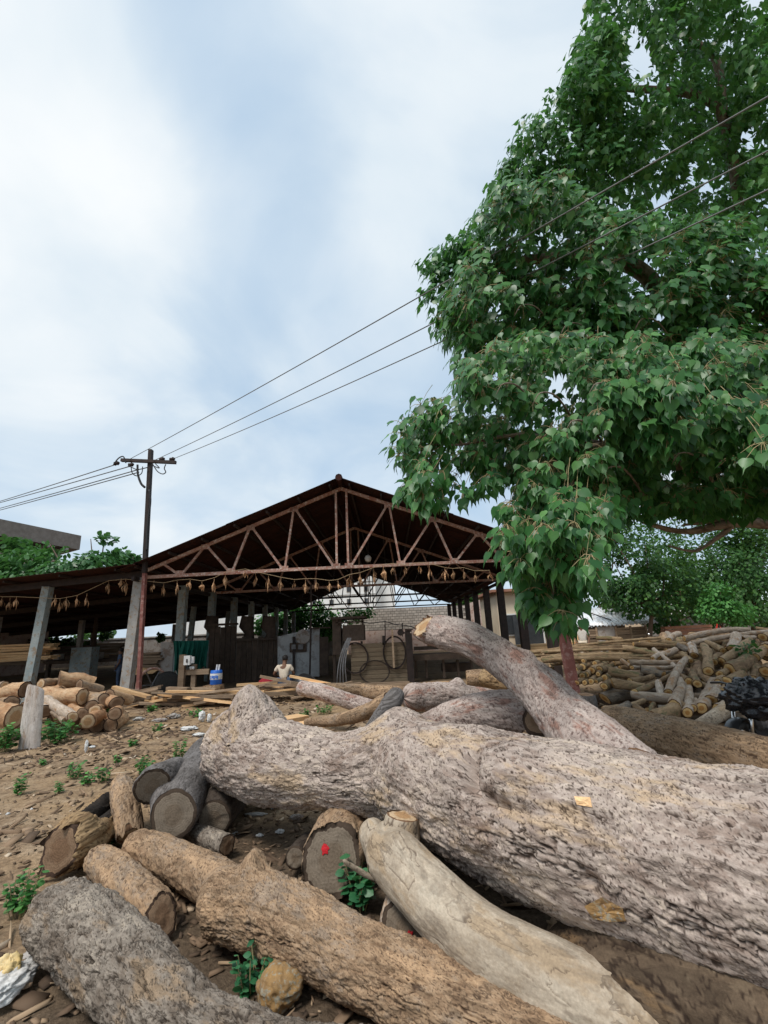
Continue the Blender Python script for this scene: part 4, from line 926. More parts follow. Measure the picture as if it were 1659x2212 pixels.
log('pink_billet', P, R, 'short upright billet of pinkish plated bark beside the weathered log', 'log', mat='bark_tan', end='end_pale', res=.009, seed=63, cell=(.05, .025), amp=.012, ragged=.05)
P, R = pxz([(412, 1796, 21, 0), (440, 1806, 25, 0), (490, 1826, 27, 0)])
log('mossy_billet', P, R, 'small rough billet lying below the round grey log end', 'log', mat='bark_flaky', end='end_brown', res=.01, seed=65, cell=(.04, .024), amp=.01)
P, R = pxz([(128, 1836, 50, 0), (160, 1815, 53, 0), (205, 1775, 52, 0), (252, 1735, 48, 0)])
log('hollow_log', P, R, 'rotten hollow log with blackish inside and split brown wood at left', 'log', mat='wood_bare', end='end_brown', res=.010, seed=67, cell=(.35, .05), amp=.02, ragged=.07, tilt0=(.1, .25),
    knots=[(.42, 1.25, -.13, .17), (.62, 1.2, -.17, .2), (.82, 1.2, -.17, .2), (1.0, 1.2, -.16, .2)], inner=('wood_blackish', .15))
P, R = pxz([(352, 1978, 54, 0), (320, 1950, 54, 0), (260, 1895, 50, 0), (205, 1852, 38, 0)])
log('mossy_log', P, R, 'short mossy log with a brown slanting cut beside the flaky log', 'log', mat='bark_flaky', end='end_brown', res=.009, seed=69, cell=(.05, .025), amp=.014, tilt0=(.25, .55), ends='fr')
D.objects['mossy_log'].data.materials[0] = MATS['bark_tan']
pts = [(1215, 2062, .16, .13), (1290, 2100, .20, .19), (1410, 2150, .24, .235), (1659, 2262, .26, .26), (1850, 2370, .26, .26)]
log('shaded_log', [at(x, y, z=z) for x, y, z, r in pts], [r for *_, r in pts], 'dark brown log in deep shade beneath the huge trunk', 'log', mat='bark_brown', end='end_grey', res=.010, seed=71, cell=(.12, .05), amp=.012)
pts = [(905, 1800, .12, .12), (1100, 1850, .13, .13), (1350, 1940, .14, .14)]
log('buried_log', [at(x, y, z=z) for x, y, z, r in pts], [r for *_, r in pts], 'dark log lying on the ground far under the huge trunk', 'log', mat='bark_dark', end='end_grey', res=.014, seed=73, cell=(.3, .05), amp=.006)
# one pale fresh chip and the torn patch in the trunk's bark
def surf_patch(name, poly, parent, mat, lift=.004):
    """thin flake that follows the bark: each corner is dropped onto the mesh along its view of origin"""
    me = parent.data; n = len(me.vertices); co = np.empty(n * 3, np.float32); me.vertices.foreach_get('co', co); co = co.reshape(-1, 3) + off(parent)
    v = co - CAM; c = v @ FW; X = CX + FP * (v @ RT) / c; Y = CY - FP * (v @ UP) / c
    nx = int(max(3, (max(p[0] for p in poly) - min(p[0] for p in poly)) / 6)); pts = []
    ctr = np.mean(poly, 0); ring = []
    for i in range(len(poly)):
        a, b = np.array(poly[i]), np.array(poly[(i + 1) % len(poly)])
        for t in (0, .5): ring.append(a * (1 - t) + b * t)
    allp = [ctr] + [ctr + (q - ctr) * .55 for q in ring] + ring; out = []
    for q in allp:
        d2 = (X - q[0]) ** 2 + (Y - q[1]) ** 2; near = np.argsort(d2)[:40]; near = near[d2[near] < 30]; near = near if len(near) else np.argsort(d2)[:3]; cc = c[near].min() + .004
        p = at(q[0], q[1], c=cc); d = (CAM - p) / np.linalg.norm(CAM - p); out.append(p + d * lift)
    k = len(ring); dn = (CAM - out[0]) / np.linalg.norm(CAM - out[0]); bot = [p - dn * .012 for p in out[1 + k:]]
    m = MB(); m.add(out + bot, [(0, 1 + i, 1 + (i + 1) % k) for i in range(k)] + [(1 + i, 1 + k + i, 1 + k + (i + 1) % k, 1 + (i + 1) % k) for i in range(k)] + [(1 + k + i, 1 + 2 * k + i, 1 + 2 * k + (i + 1) % k, 1 + k + (i + 1) % k) for i in range(k)])
    return m.build(name, mat, parent)
surf_patch('fresh_chip', [(1240, 1720), (1275, 1722), (1279, 1744), (1246, 1738)], HERO, 'chip_fresh')
surf_patch('bare_patch', [(1262, 1958), (1300, 1938), (1345, 1962), (1352, 1990), (1318, 1992), (1280, 1985)], HERO, 'stone_tan', .002)
# ------------------------------------------------------------------ the big log pile on the right
def small_log(A, B, r, label, group, seed, mat='bark_pile', end='end_orange', name='cut_log', bend=.014, taper=.9, nu=9, nv=12, tilt=None, loc_amp=.10):
    """low-cost log of a pile: bark sweep with a few swellings and two sawn faces"""
    A, B = np.asarray(A, float), np.asarray(B, float); q = np.random.default_rng(seed); L = np.linalg.norm(B - A)
    nu = int(np.clip(L / (r * 1.1), 6, 16)); t = np.linspace(0, 1, nu); mid = q.normal(size=3) * bend * L
    C = A + (B - A) * t[:, None] + mid * (4 * t * (1 - t))[:, None] + np.cumsum(q.normal(size=(nu, 3)) * r * .05, 0) * (t * (1 - t) * 4)[:, None]
    T = np.gradient(C, axis=0); T /= np.linalg.norm(T, axis=1)[:, None]; up = np.array([0, 0, 1.0]) if abs(T[0, 2]) < .9 else np.array([1.0, 0, 0])
    Nx = np.cross(T, up); Nx /= np.linalg.norm(Nx, axis=1)[:, None]; By = np.cross(Nx, T)
    th = np.linspace(0, 2 * PI, nv, endpoint=False); rr_ = r * (1 + (taper - 1) * t) * (1 + q.normal(size=nu) * loc_amp * .5)
    rad = rr_[:, None] * (1 + .10 * np.sin(th[None] * 2 + q.uniform(0, 6)) * q.uniform(.2, 1) + q.normal(size=(nu, nv)) * .035)
    sq = np.zeros((nu, nv)); tl = tilt if tilt is not None else (q.normal() * .22, q.normal() * .22)
    e = np.array([np.cos(th) * tl[0] + np.sin(th) * tl[1]]); sq[0] = e * r; sq[-1] = -e * r * .7
    V = C[:, None, :] + Nx[:, None, :] * (rad * np.cos(th))[:, :, None] + By[:, None, :] * (rad * np.sin(th))[:, :, None] + T[:, None, :] * sq[:, :, None]
    s = np.repeat(t * L, nv); bk = np.c_[s + seed, rad.ravel() * np.tile(np.cos(th), nu), rad.ravel() * np.tile(np.sin(th), nu)]
    i = np.arange(nu - 1)[:, None] * nv; j = np.arange(nv)[None]; j2 = (j + 1) % nv
    F = np.stack([i + j, i + j2, i + nv + j2, i + nv + j], -1).reshape(-1, 4)[:, ::-1]; V = V.reshape(-1, 3); o = (A + B) / 2; o[2] -= r
    me = mesh_np(name, V - o, F, dict(bk=bk, crk=np.ones(len(V)), tnt=np.clip(q.uniform(0, 1) + q.normal(size=len(V)) * .2, 0, 1)))
    ob = link(me, name, mat, None, tuple(o)); tag(ob, label, 'log', group)
    for k, (ring, n) in enumerate(((V[:nv], -T[0]), (V[-nv:], T[-1]))):
        if (CAM - ring.mean(0)) @ n > -.2: cut_face('cut_face', ring, n, end, ob, seed + k, nr=4, dish=.004)
    return ob
def pile(x, y, lift=0.0, y0=7.7, sl=.23):
    """point of the pile's sloping surface seen at (x, y)"""
    d = ray(x, y); t = (CAM[2] - lift + sl * y0) / (sl * d[1] - d[2]) if (sl * d[1] - d[2]) > 0 else 14
    p = CAM + d * t
    if p[2] < lift + .05: p = at(x, y, z=.08 + lift)
    return p
Z6 = lambda zx, zy: ((1450 + zx / 3.53) / 1.1573, (1480 + zy / 3.53) / 1.1573)
GP = 'logs in the big pile on the right'
hand = [  # far end, visible sawn face, half width (zoomed px), label
 ((1500, 600), (1322, 692), 66, 'thickest log of the pile with a wide split yellow face high on the right'),
 ((1420, 720), (1292, 795), 47, 'log with a round yellow face just below the widest face of the pile'),
 ((1300, 690), (1232, 728), 32, 'small round log face left of the widest yellow face of the pile'),
 ((1659, 470), (1545, 580), 40, 'log with orange face beside the green sprig at the right of the pile'),
 ((1050, 430), (1262, 520), 28, 'long slim log descending to an orange face near the top of the pile'),
 ((1235, 560), (1185, 622), 33, 'short log with round orange face between two upright logs'),
 ((1090, 475), (1132, 700), 42, 'upright bent log ending in an orange face in the middle of the pile'),
 ((1500, 430), (1250, 615), 40, 'long mossy log sloping down left from the top of the pile'),
 ((1780, 340), (1612, 400), 40, 'log with orange face at the top right of the pile'),
 ((1800, 430), (1642, 515), 56, 'big log with orange face cut by the right edge of the photo'),
 ((1830, 620), (1640, 705), 46, 'rough log with orange face directly above the motorcycle cover'),
 ((1185, 790), (1072, 1025), 58, 'stout pale log with a broad orange face low in the pile'),
 ((1215, 850), (1156, 952), 48, 'log with a round orange face beside the stout pale log'),
 ((1340, 930), (1215, 1035), 46, 'log with dull orange face above the pale diagonal trunk'),
 ((1310, 820), (1250, 876), 28, 'small log face right of the low stout log'),
 ((1400, 820), (1320, 880), 33, 'log with oval face touching the pale diagonal trunk'),
 ((880, 750), (958, 795), 40, 'log with bright oval face near the middle of the pile'),
 ((1000, 700), (1036, 812), 36, 'short dark log beside the bright oval face'),
 ((455, 905), (862, 945), 40, 'smooth level log with a brown face crossing the lower pile'),
 ((938, 590), (778, 890), 38, 'light brown log standing slantwise across the pile'),
 ((900, 790), (840, 1010), 56, 'grey mossy log leaning behind the smooth level log'),
 ((955, 850), (948, 1065), 42, 'knotty log standing on end in the lower pile'),
 ((490, 1010), (585, 1076), 33, 'short bent log with a ringed orange face at the front of the pile'),
 ((560, 960), (205, 1035), 28, 'log with an orange end lying by the red post stump'),
 ((900, 1020), (650, 1130), 70, 'thick dark mossy trunk at the foot of the pile'),
 ((640, 745), (440, 786), 28, 'short brown log lying left of the light slanting log'),
 ((730, 730), (535, 680), 34, 'grey smooth log end left of the light slanting log'),
 ((870, 690), (480, 885), 30, 'long dark pole crossing the pile diagonally'),
 ((900, 625), (430, 622), 24, 'pale barkless pole lying level in the middle of the pile'),
 ((440, 650), (365, 605), 18, 'stub with orange end at the left tip of the pale level pole'),
 ((810, 665), (460, 668), 20, 'brown pole lying just under the pale level pole'),
 ((690, 575), (848, 510), 28, 'dark log with a tilted orange end above the pale poles'),
 ((850, 665), (650, 508), 17, 'thin pale stick leaning across the pale level pole'),
 ((690, 560), (375, 492), 24, 'long pole with an orange end on top of the thin stack'),
 ((840, 480), (470, 462), 20, 'long brown pole along the top of the thin stack'),
 ((150, 405), (372, 418), 19, 'pole with bright orange end poking up before the hut'),
 ((330, 440), (510, 432), 20, 'pole with bright orange end below the hut wall'),
 ((880, 368), (785, 428), 26, 'barkless tan log sticking up near the parked motorcycles'),
 ((640, 440), (940, 470), 22, 'dark pole in front of the parked motorcycles'),
 ((1480, 335), (920, 412), 24, 'long pale pole lying along the back of the pile'),
 ((1700, 350), (980, 455), 24, 'second long pale pole lying along the back of the pile'),
 ((1720, 345), (1555, 320), 16, 'thin pole end at the very top of the pile by the stone wall'),
 ((1345, 500), (1375, 385), 42, 'grey log standing up at the back of the pile'),
 ((1540, 400), (1430, 402), 20, 'short log with small orange face under the long pale poles'),
 ((970, 520), (860, 470), 26, 'grey log dropping from the back poles into the pile'),
 ((1010, 560), (985, 480), 36, 'log with pale scuffed bark behind the light slanting log'),
 ((980, 610), (900, 545), 24, 'forked brown log behind the light slanting log'),
 ((730, 540), (640, 590), 20, 'stub with small pink face by the pale sticks'),
 ((720, 930), (690, 800), 32, 'short grey log standing under the dark diagonal pole'),
 ((650, 990), (640, 1120), 24, 'thin upright log in the gap at the front of the pile'),
 ((430, 1000), (320, 1080), 46, 'knobbly grey log end at the front left of the pile'),
 ((500, 1110), (400, 1050), 26, 'slim log lying beside the knobbly grey end'),
 ((520, 750), (250, 700), 40, 'thick log with a dull face in the left stack'),
 ((560, 840), (285, 805), 40, 'thick log at the bottom right of the left stack'),
 ((1020, 960), (1000, 1025), 34, 'brown stub left of the stout pale log'),
 ((1260, 760), (1215, 800), 34, 'dim log face behind the round yellow faces'),
 ((1560, 500), (1500, 550), 30, 'dim log face left of the green sprig log'),
]
sm = {'smooth level log': 'bark_pale', 'pale': 'bark_pale', 'light brown': 'bark_pale', 'tan': 'bark_pale', 'grey': 'bark_flaky', 'dark': 'bark_pile'}
for i, (b, a, r, lb) in enumerate(hand):
    pa, pb = pile(*Z6(*a), lift=.06), pile(*Z6(*b), lift=.0)
    ca = proj(pa)[2]; rad = max(r / 4.085 * ca / FP, .03)
    pb = pa + (pb - pa) * min(1.0, 3.2 / np.linalg.norm(pb - pa))
    m = next((v for k, v in sm.items() if k in lb), 'bark_pile')
    small_log(pa, pb, rad, lb, GP, 200 + i, m, 'end_orange', nv=20)
lge = []
for i, (zx, zy, r) in enumerate([(100, 692, 36), (170, 682, 32), (215, 760, 34), (212, 832, 36), (95, 790, 27), (142, 790, 21), (20, 660, 28), (20, 740, 30), (30, 610, 22), (130, 630, 22), (60, 730, 24), (-40, 690, 30), (-60, 760, 28), (-30, 800, 26), (160, 725, 22), (40, 800, 24), (-100, 720, 26)]):
    pa = pile(*Z6(zx, zy), lift=.05); ca = proj(pa)[2]; d = np.array([.55 + .1 * math.sin(i * 3), .8, .02]); lge.append(small_log(pa, pa + d * 2.2, r / 4.085 * ca / FP, 'log with a dull orange end stacked low beside the red post', 'log ends stacked beside the red post', 300 + i, 'bark_pile', 'end_orange'))
ordinal_labels(lge, '%s dull orange log end from the left, stacked low by the red post')
q = np.random.default_rng(5); hid = []
for i in range(46):                                                 # the stack of thin poles in front of the hut
    zx, zy = q.uniform(-340, 480), 0; top = 395 + abs(zx - 200) * .16; zy = q.uniform(top + 38, top + 195)
    pa = pile(*Z6(zx, zy), lift=-.05); ca = proj(pa)[2]; r = q.uniform(9, 17) / 4.085 * ca / FP
    small_log(pa, pa + np.array([q.uniform(.3, 2.0), 1.6, q.uniform(-.15, .1)]), r, 'thin pole with a small orange end in the stack before the hut', 'thin poles stacked before the hut', 330 + i, 'bark_pile', 'end_pale', nv=9)
for i in range(10):                                                 # poles lying across that stack, left of the red post
    zx, zy = q.uniform(-480, -120), q.uniform(470, 640); pa = pile(*Z6(zx, zy), lift=.0); ca = proj(pa)[2]
    hid.append(small_log(pa, pa + np.array([2.6, q.uniform(-.3, .4), q.uniform(-.1, .15)]), q.uniform(12, 22) / 4.085 * ca / FP, 'brown pole lying level left of the red post', 'poles lying level left of the red post', 380 + i, 'bark_pile', 'end_pale', nv=10))
ordinal_labels(hid, '%s brown pole from the left, lying level left of the red post')
for i in range(125):                                                # the body of the pile under the named logs
    for _ in range(40):
        zx, zy = q.uniform(200, 1750), q.uniform(380, 1130)
        if zy > 420 + max(0, 500 - zx) * .5 and zy < 1150 and not (zx < 600 and zy > 960): break
    pa = pile(*Z6(zx, zy), lift=-q.uniform(.12, .36)); a = q.normal(1.15, .4) if zx > 820 else q.normal(.1, .35); L = q.uniform(.9, 1.9); r = q.uniform(.055, .14); d = np.array([math.cos(a), math.sin(a), .23 * math.sin(a) + q.uniform(-.08, .06)]) * L
    pa[2] = max(pa[2], r); pb = pa + d; pb[2] = max(pb[2], r)
    small_log(pa, pb, r, 'rough brown log half hidden deep in the right hand pile', 'half hidden logs of the right hand pile', 400 + i, ('bark_pile', 'bark_pile', 'bark_tan', 'bark_flaky')[i % 4], 'end_orange', nv=11)
a, b = at(1300 + 90, 1612, z=.16), pile(*Z6(1400, 880), lift=.25)
log('pale_log', *pxc([(*Z6(1000, 1205), 14, 7.0), (*Z6(1200, 1095), 17, 7.4), (*Z6(1400, 965), 19, 7.9), (*Z6(1640, 850), 20, 8.4)]), 'thick pale trunk lying slantwise in front of the pile by the motorcycle', 'log', mat='bark_smooth', end='end_orange', res=.016, seed=91, cell=(.2, .06), amp=.006, ends='rf')
log('ground_log', [at(*Z6(1100, 1262), z=.10), at(*Z6(1450, 1262), z=.11)], [.10, .11], 'pale log lying flat under the front of the motorcycle', 'log', mat='bark_smooth', res=.016, seed=93, cell=(.2, .06), amp=.005)
p = at(1422, 1532, Y=8.9)
rp = thing('red_post', 'slanting dark red painted post rising beside the log pile', 'post', tuple(at(1440, 1535, Y=8.9)))
MB().bar(at(1446, 1560, Y=8.9), at(1404, 1380, Y=8.9), .15, .15, (0, 1, 0)).build('post', 'red_paint_post', rp)
o = log('red_stump', [at(1278 - 10, 1560, z=.05), at(1262, 1500, z=.52)], [.22, .19], 'dark reddish stump standing at the foot of the red post', 'stump', mat='bark_grey', end='end_brown', res=.02, seed=95, cell=(.1, .05), amp=.01)
# correct place of the post: it stands left of the pile, seen against the stacked log ends
rp.location = (0, 0, 0); D.objects.remove(rp.children[0]); OFF[rp.name] = np.array(at(1235, 1490, Y=10.2)); rp.location = tuple(OFF[rp.name])
MB().bar(at(1241, 1500, Y=10.2), at(1216, 1360, Y=10.2), .19, .19, (0, 1, 0)).build('post', 'red_paint_post', rp)

# ------------------------------------------------------------------ cut logs on the left
ZL = lambda zx, zy: (zx / 2.743, 933.2 + zy / 2.743)
left = [((270, 1555), (490, 1570), 52, 'large tan log with a round face on the left pile'), ((520, 1575), (620, 1590), 40, 'tan log with a shaded face right of the large tan log'), ((610, 1585), (690, 1605), 36, 'short log at the right of the left pile'),
 ((270, 1580), (432, 1688), 33, 'pale slanting log with a scarred face low in the left pile'), ((420, 1630), (488, 1668), 30, 'log face wedged between the slanting log and the low round log'), ((560, 1600), (545, 1628), 34, 'brown log end under the tan log'),
 ((600, 1680), (520, 1716), 42, 'low round log beside the green weed at the left pile'), ((240, 1610), (268, 1655), 42, 'dark sawn log end behind the pale standing log'), ((550, 1490), (350, 1465), 46, 'bark covered log lying on top of the left pile'),
 ((330, 1490), (240, 1495), 30, 'tan log at the back of the left pile'), ((770, 1590), (650, 1560), 34, 'split log beside the rusty post foot'), ((270, 1640), (390, 1715), 22, 'thin barkless log at the bottom of the left pile'),
 ((-60, 1650), (90, 1690), 66, 'big log with a dark face at the left edge'), ((-60, 1620), (70, 1605), 40, 'pale log above the big log at the left edge'), ((-80, 1560), (150, 1525), 42, 'smooth whitish log on top at the left edge'),
 ((-90, 1520), (30, 1500), 24, 'orange log behind the smooth whitish log'), ((700, 1650), (680, 1670), 36, 'small log end beside the weed'), ((590, 1530), (470, 1500), 34, 'tan log half behind the large tan log'), ((600, 1640), (560, 1650), 30, 'short brown billet in the left pile')]
for i, (b, a, r, lb) in enumerate(left):
    x, y = ZL(*a); Y = 12.6 - (y - 1470) / 100 * 3.0; Y = min(max(Y, 10.2), 13.5); pa = at(x, y, Y=Y); ca = proj(pa)[2]; r_ = r / 2.743 * ca / FP; pb = at(*ZL(*b), Y=Y + .5 + .1 * (i % 4))
    if pa[2] < r_: pa = at(x, y, z=r_ * .9)
    pb[2] = max(pb[2], r_ * .9)
    small_log(pa, pb, r_, lb, 'cut logs piled at the left post', 600 + i, ('bark_orange', 'bark_tan', 'bark_orange', 'bark_pale')[i % 4], 'end_brown' if i % 3 else 'end_pale', nv=22)
hb = []
for i in range(16):
    x, y = q.uniform(10, 260), q.uniform(1480, 1560); Y = 12.9 - (y - 1470) / 100 * 2.6; pa = at(x, y, Y=Y); pa[2] = max(.1, pa[2] - .15)
    hb.append(small_log(pa, pa + np.array([q.uniform(-.9, .9), .7, .05]), q.uniform(.11, .2), 'tan log half buried in the left pile', 'half buried logs of the left pile', 640 + i, 'bark_orange', 'end_brown', nv=14))
ordinal_labels(hb, '%s half buried tan log from the left in the left pile')
p0, p1 = at(62, 1620, z=-.02), at(76, 1492, Y=at(62, 1620, z=0)[1] + .05)
p1 = p1 + [0, 0, .05]; log('standing_log', [p0, (p0 + p1) / 2, p1], [.205, .195, .165], 'pale debarked log standing on end in front of the left post', 'log', mat='bark_pale', end='end_pale', res=.016, seed=97, cell=(.6, .08), amp=.005, squash=.6, lump=.03, tilt1=(.25, -.9), sparse=.8)
D.objects['standing_log'].data.materials[0] = MATS['bark_white']

# ------------------------------------------------------------------ sawn timber
def heap(x0, x1, y0, y1, Y, n, mat, label, group, seed, L=(.6, 1.6), name='plank', flat=.25):
    q = np.random.default_rng(seed); obs = []
    for i in range(n):
        x, y = q.uniform(x0, x1), q.uniform(y0, y1); p = at(x, y, Y=Y + q.uniform(-.4, .4)); p[2] = max(p[2], .04); a = q.uniform(-.5, .5) + (PI if q.random() < .5 else 0); l = q.uniform(*L)
        d = np.array([math.cos(a), math.sin(a) * .8, q.uniform(-flat, flat)]) * l / 2; A, B = p - d, p + d; A[2] = max(A[2], .03); B[2] = max(B[2], .03)
        ob = MB().bar(A, B, q.uniform(.08, .2), q.uniform(.03, .09)).build(name, mat if isinstance(mat, str) else mat[i % len(mat)], loc=p); tag(ob, label, 'plank', group); obs.append(ob)
    ordinal_labels(obs, label)
heap(275, 420, 1490, 1525, 14.2, 26, ('plank_old', 'plank_old', 'plank_fresh'), '%s weathered offcut plank from the left beside the rusty post', 'offcut planks beside the rusty post', 1, (.7, 1.9))
heap(400, 520, 1488, 1520, 13.8, 16, ('plank_fresh', 'plank_old'), '%s long sawn plank from the left on the ground before the blue drum', 'sawn planks before the blue drum', 2, (1.0, 2.6), flat=.12)
heap(540, 720, 1470, 1500, 14.5, 22, ('plank_fresh', 'plank_old', 'plank_old'), '%s sawn offcut from the left in front of the seated man', 'sawn offcuts before the seated man', 3, (.6, 2.0))
heap(700, 960, 1478, 1492, 16.2, 16, ('plank_fresh', 'plank_old'), '%s short offcut from the left on the floor before the saw board', 'offcuts on the floor before the saw board', 4, (.5, 1.4), flat=.08)
for i, (x0, x1, y, Y, h) in enumerate(((590, 655, 1530, 9.5, .24), (600, 690, 1545, 9.0, .2))):
    a, b = at(x0, y, Y=Y), at(x1, y - 10, Y=Y + .5); a[2] = b[2] = h / 2
    tag(MB().bar(a, b, .4, h).build('timber_baulk', 'wood_bare' if False else 'plank_fresh', loc=a), ('orange sawn baulk of timber behind the trunk fork', 'second sawn baulk lying lower behind the trunk fork')[i], 'baulk', 'sawn baulks behind the trunk fork')
def stack(x0, x1, y0, y1, Y, rows, mat, name, label, jag=.3):
    a, b = at(x0, y1, Y=Y), at(x1, y1, Y=Y); zt_ = at(x0, y0, Y=Y)[2]; zb = max(a[2], .0)
    t = thing(name, label, 'timber', tuple((a + b) / 2 * [1, 1, 0] + [0, 0, zb])); h = (zt_ - zb) / rows; qq = random.Random(int(x0))
    for r in range(rows):
        for dd in (0, .25, .5): 
            z = zb + h * (r + .5); MB().bar((a[0] + qq.uniform(-jag, jag), Y + dd, z + qq.uniform(-.02, .02)), (b[0] + qq.uniform(-jag, jag), Y + dd, z + qq.uniform(-.04, .04)), .23, h * .8).build('board', mat, t)
stack(-20, 98, 1394, 1432, 20.5, 7, 'plank_fresh', 'timber_stack', 'stack of fresh orange boards under the lean-to at far left')
stack(270, 345, 1412, 1452, 19.2, 8, 'plank_old', 'timber_stack', 'stack of dull yellow boards behind the rusty post', .1)
stack(930, 1005, 1374, 1398, 25, 5, 'plank_fresh', 'timber_stack', 'stack of bright boards beyond the saw machine', .3)
tag(MB().add([tuple(at(x, y, Y=18.9)) for x, y in ((270, 1450), (300, 1442), (342, 1447), (330, 1455), (290, 1458))] + [tuple(at(x, y, Y=19.4)) for x, y in ((270, 1447), (300, 1438), (342, 1443), (330, 1449), (290, 1452))],
   [(0, 1, 2, 3, 4), (9, 8, 7, 6, 5)] + [(i, i + 5, (i + 1) % 5 + 5, (i + 1) % 5) for i in range(5)]).build('slab_offcut', 'plank_fresh', loc=at(300, 1450, Y=19)), 'orange slab of wood resting on the wheel rim', 'slab')
stack(1120, 1250, 1392, 1415, 19.5, 5, 'plank_fresh', 'timber_stack', 'stack of tan boards left of the red post', .4)
t = thing('leaning_planks', 'row of tan planks leaning upright beside the standing man', 'planks', tuple(at(1232, 1400, Y=22)))
for i in range(7): MB().bar(at(1226 + i * 4.2, 1402, Y=21.6), at(1216 + i * 4.6, 1352, Y=22.3), .05, .02 + .07).build('plank', 'plank_fresh', t)

# ------------------------------------------------------------------ inside the shed
def rect(nm, x0, y0, x1, y1, Y, th, mat, parent=None):
    xm, ym = (x0 + x1) / 2, (y0 + y1) / 2; return wall_box(nm, at(x0, ym, Y=Y)[0], at(x1, ym, Y=Y)[0], Y, Y + th, at(xm, y1, Y=Y)[2], at(xm, y0, Y=Y)[2], mat, parent)
Z4 = lambda zx, zy: ((700 + zx / 3.318) / 1.1573, (1450 + zy / 3.318) / 1.1573)
Z3 = lambda zx, zy: ((300 + zx / 3.318) / 1.1573, (1450 + zy / 3.318) / 1.1573)
def R4(nm, zx0, zy0, zx1, zy1, Y, th, mat, parent=None): return rect(nm, *Z4(zx0, zy0), *Z4(zx1, zy1), Y, th, mat, parent)
def R3(nm, zx0, zy0, zx1, zy1, Y, th, mat, parent=None): return rect(nm, *Z3(zx0, zy0), *Z3(zx1, zy1), Y, th, mat, parent)
def T4(pts, Y, r, n=6): return [at(*Z4(*p), Y=Y) for p in pts]
YM = 17.6
bd = thing('saw_board', 'tall board of weathered planks with saw blades hung on it', 'board', tuple(at(*Z4(830, 860), Y=YM)))
R4('backing', 592, 524, 1072, 852, YM + .16, .04, 'plank_old', bd)
for k in range(9): R4('plank', 588 + (k % 3) * 2, 522 + k * 37, 1078 - (k % 2) * 3, 556 + k * 37, YM, .07, 'plank_board', bd)
for x in (600, 840, 1065): R4('batten', x - 8, 518, x + 8, 856, YM + .07, .08, 'plank_old', bd)
def ring(nm, zx, zy, rx, ry, Y, r, label, mat='steel_dark', grp='band saw blades hung on the board', tilt=0.0):
    c = at(*Z4(zx, zy), Y=Y); k = proj(c)[2] / FP / 3.84
    pts = [c + np.array([math.cos(a) * rx * k, 0, math.sin(a) * ry * k]) for a in np.linspace(0, 2 * PI, 40, endpoint=False)]
    m = MB()
    for d, q_ in ((0, 1), (.03, .96), (.055, 1.03)): m.tube([(p - c) * q_ + c + [0, -d, tilt] for p in pts], r, 5, False, True)
    return tag(m.build(nm, mat, loc=c, smooth=True), label, 'saw blade', grp)
ring('saw_coil', 625, 645, 105, 120, YM - .04, .013, 'coiled band saw blade hanging at the left of the plank board')
ring('saw_coil', 950, 600, 92, 128, YM - .05, .014, 'coiled band saw blade hanging at the right of the plank board')
ring('saw_coil', 785, 762, 122, 90, YM - .1, .008, 'wide coiled band saw blade standing on the floor against the board')
sw_ = thing('band_saw', 'dark iron band saw column with an arm right of the plank board', 'machine', tuple(at(*Z4(1090, 860), Y=YM)))
R4('column', 1050, 415, 1105, 860, YM - .15, .45, 'steel_dark', sw_); R4('arm', 1108, 428, 1165, 446, YM - .05, .2, 'steel_dark', sw_); R4('arm', 995, 432, 1049, 446, YM - .05, .2, 'steel_dark', sw_)
MB().lathe(at(*Z4(1000, 434), Y=YM - .05), [(.1, -.05), (.12, 0), (.1, .05)], 14, (0, 1, 0)).build('hand_wheel', 'steel_dark', sw_)
R4('cap', 1040, 406, 1102, 414, YM - .2, .5, 'steel_dark', sw_)
for x, y0, y1 in ((872, 335, 520), (1015, 355, 470)): MB().tube(T4([(x, y1), (x, y0)], YM + .3, 0), .018, 6).build('rod', 'steel_dark', sw_)
R4('guide_bar', 930, 408, 945, 730, YM - .2, .06, 'plank_old', sw_); R4('guide_post', 848, 462, 872, 540, YM, .12, 'steel_dark', sw_)
cable('feed_cable', [Z4(*p) for p in ((690, 350), (760, 358), (875, 346), (960, 370), (1060, 380), (1165, 415))], .018, 'wire_black', sw_, YM + .3)
hp_ = thing('hopper_frame', 'dark wooden hopper box on a frame above the hanging strips', 'hopper', tuple(at(*Z4(570, 700), Y=YM + .6)))
R4('box', 520, 372, 695, 505, YM + .5, 1.2, 'wood_dark', hp_); R4('top', 425, 302, 705, 322, YM + .4, 1.5, 'wood_dark', hp_); R4('side_panel', 435, 323, 505, 620, YM + .6, .5, 'wood_dark', hp_)
R4('rail', 465, 345, 690, 356, YM + .5, .1, 'wood_dark', hp_); R4('leg', 672, 506, 690, 850, YM + .7, .12, 'wood_dark', hp_); R4('leg', 440, 621, 462, 850, YM + .7, .12, 'wood_dark', hp_)
R4('slat', 465, 323, 478, 371, YM + .5, .1, 'wood_dark', hp_); R4('slat', 676, 323, 694, 371, YM + .5, .1, 'wood_dark', hp_)
for i in range(4):
    pts = [Z4(588 - i * 8, 480), Z4(560 - i * 13, 570), Z4(540 - i * 18, 700), Z4(552 - i * 27, 855)]
    P, _ = spline(np.array([at(*p_, Y=YM - .1 - .05 * i) for p_ in pts]), [1] * 4, 14); m = MB()
    for a_, b_ in zip(P[:-1], P[1:]): m.bar(a_, b_, .045, .012, (0, 1, 0))
    tag(m.build('blade_strip', 'blade_steel', loc=P[-1]), ('rightmost', 'second from right', 'second from left', 'leftmost')[i] + ' shiny saw blade strip hanging below the hopper', 'saw blade', 'shiny blade strips below the hopper')
wbn = thing('saw_bench', 'long dark saw bench running right from the band saw', 'bench', tuple(at(*Z4(1400, 780), Y=YM + .4)))
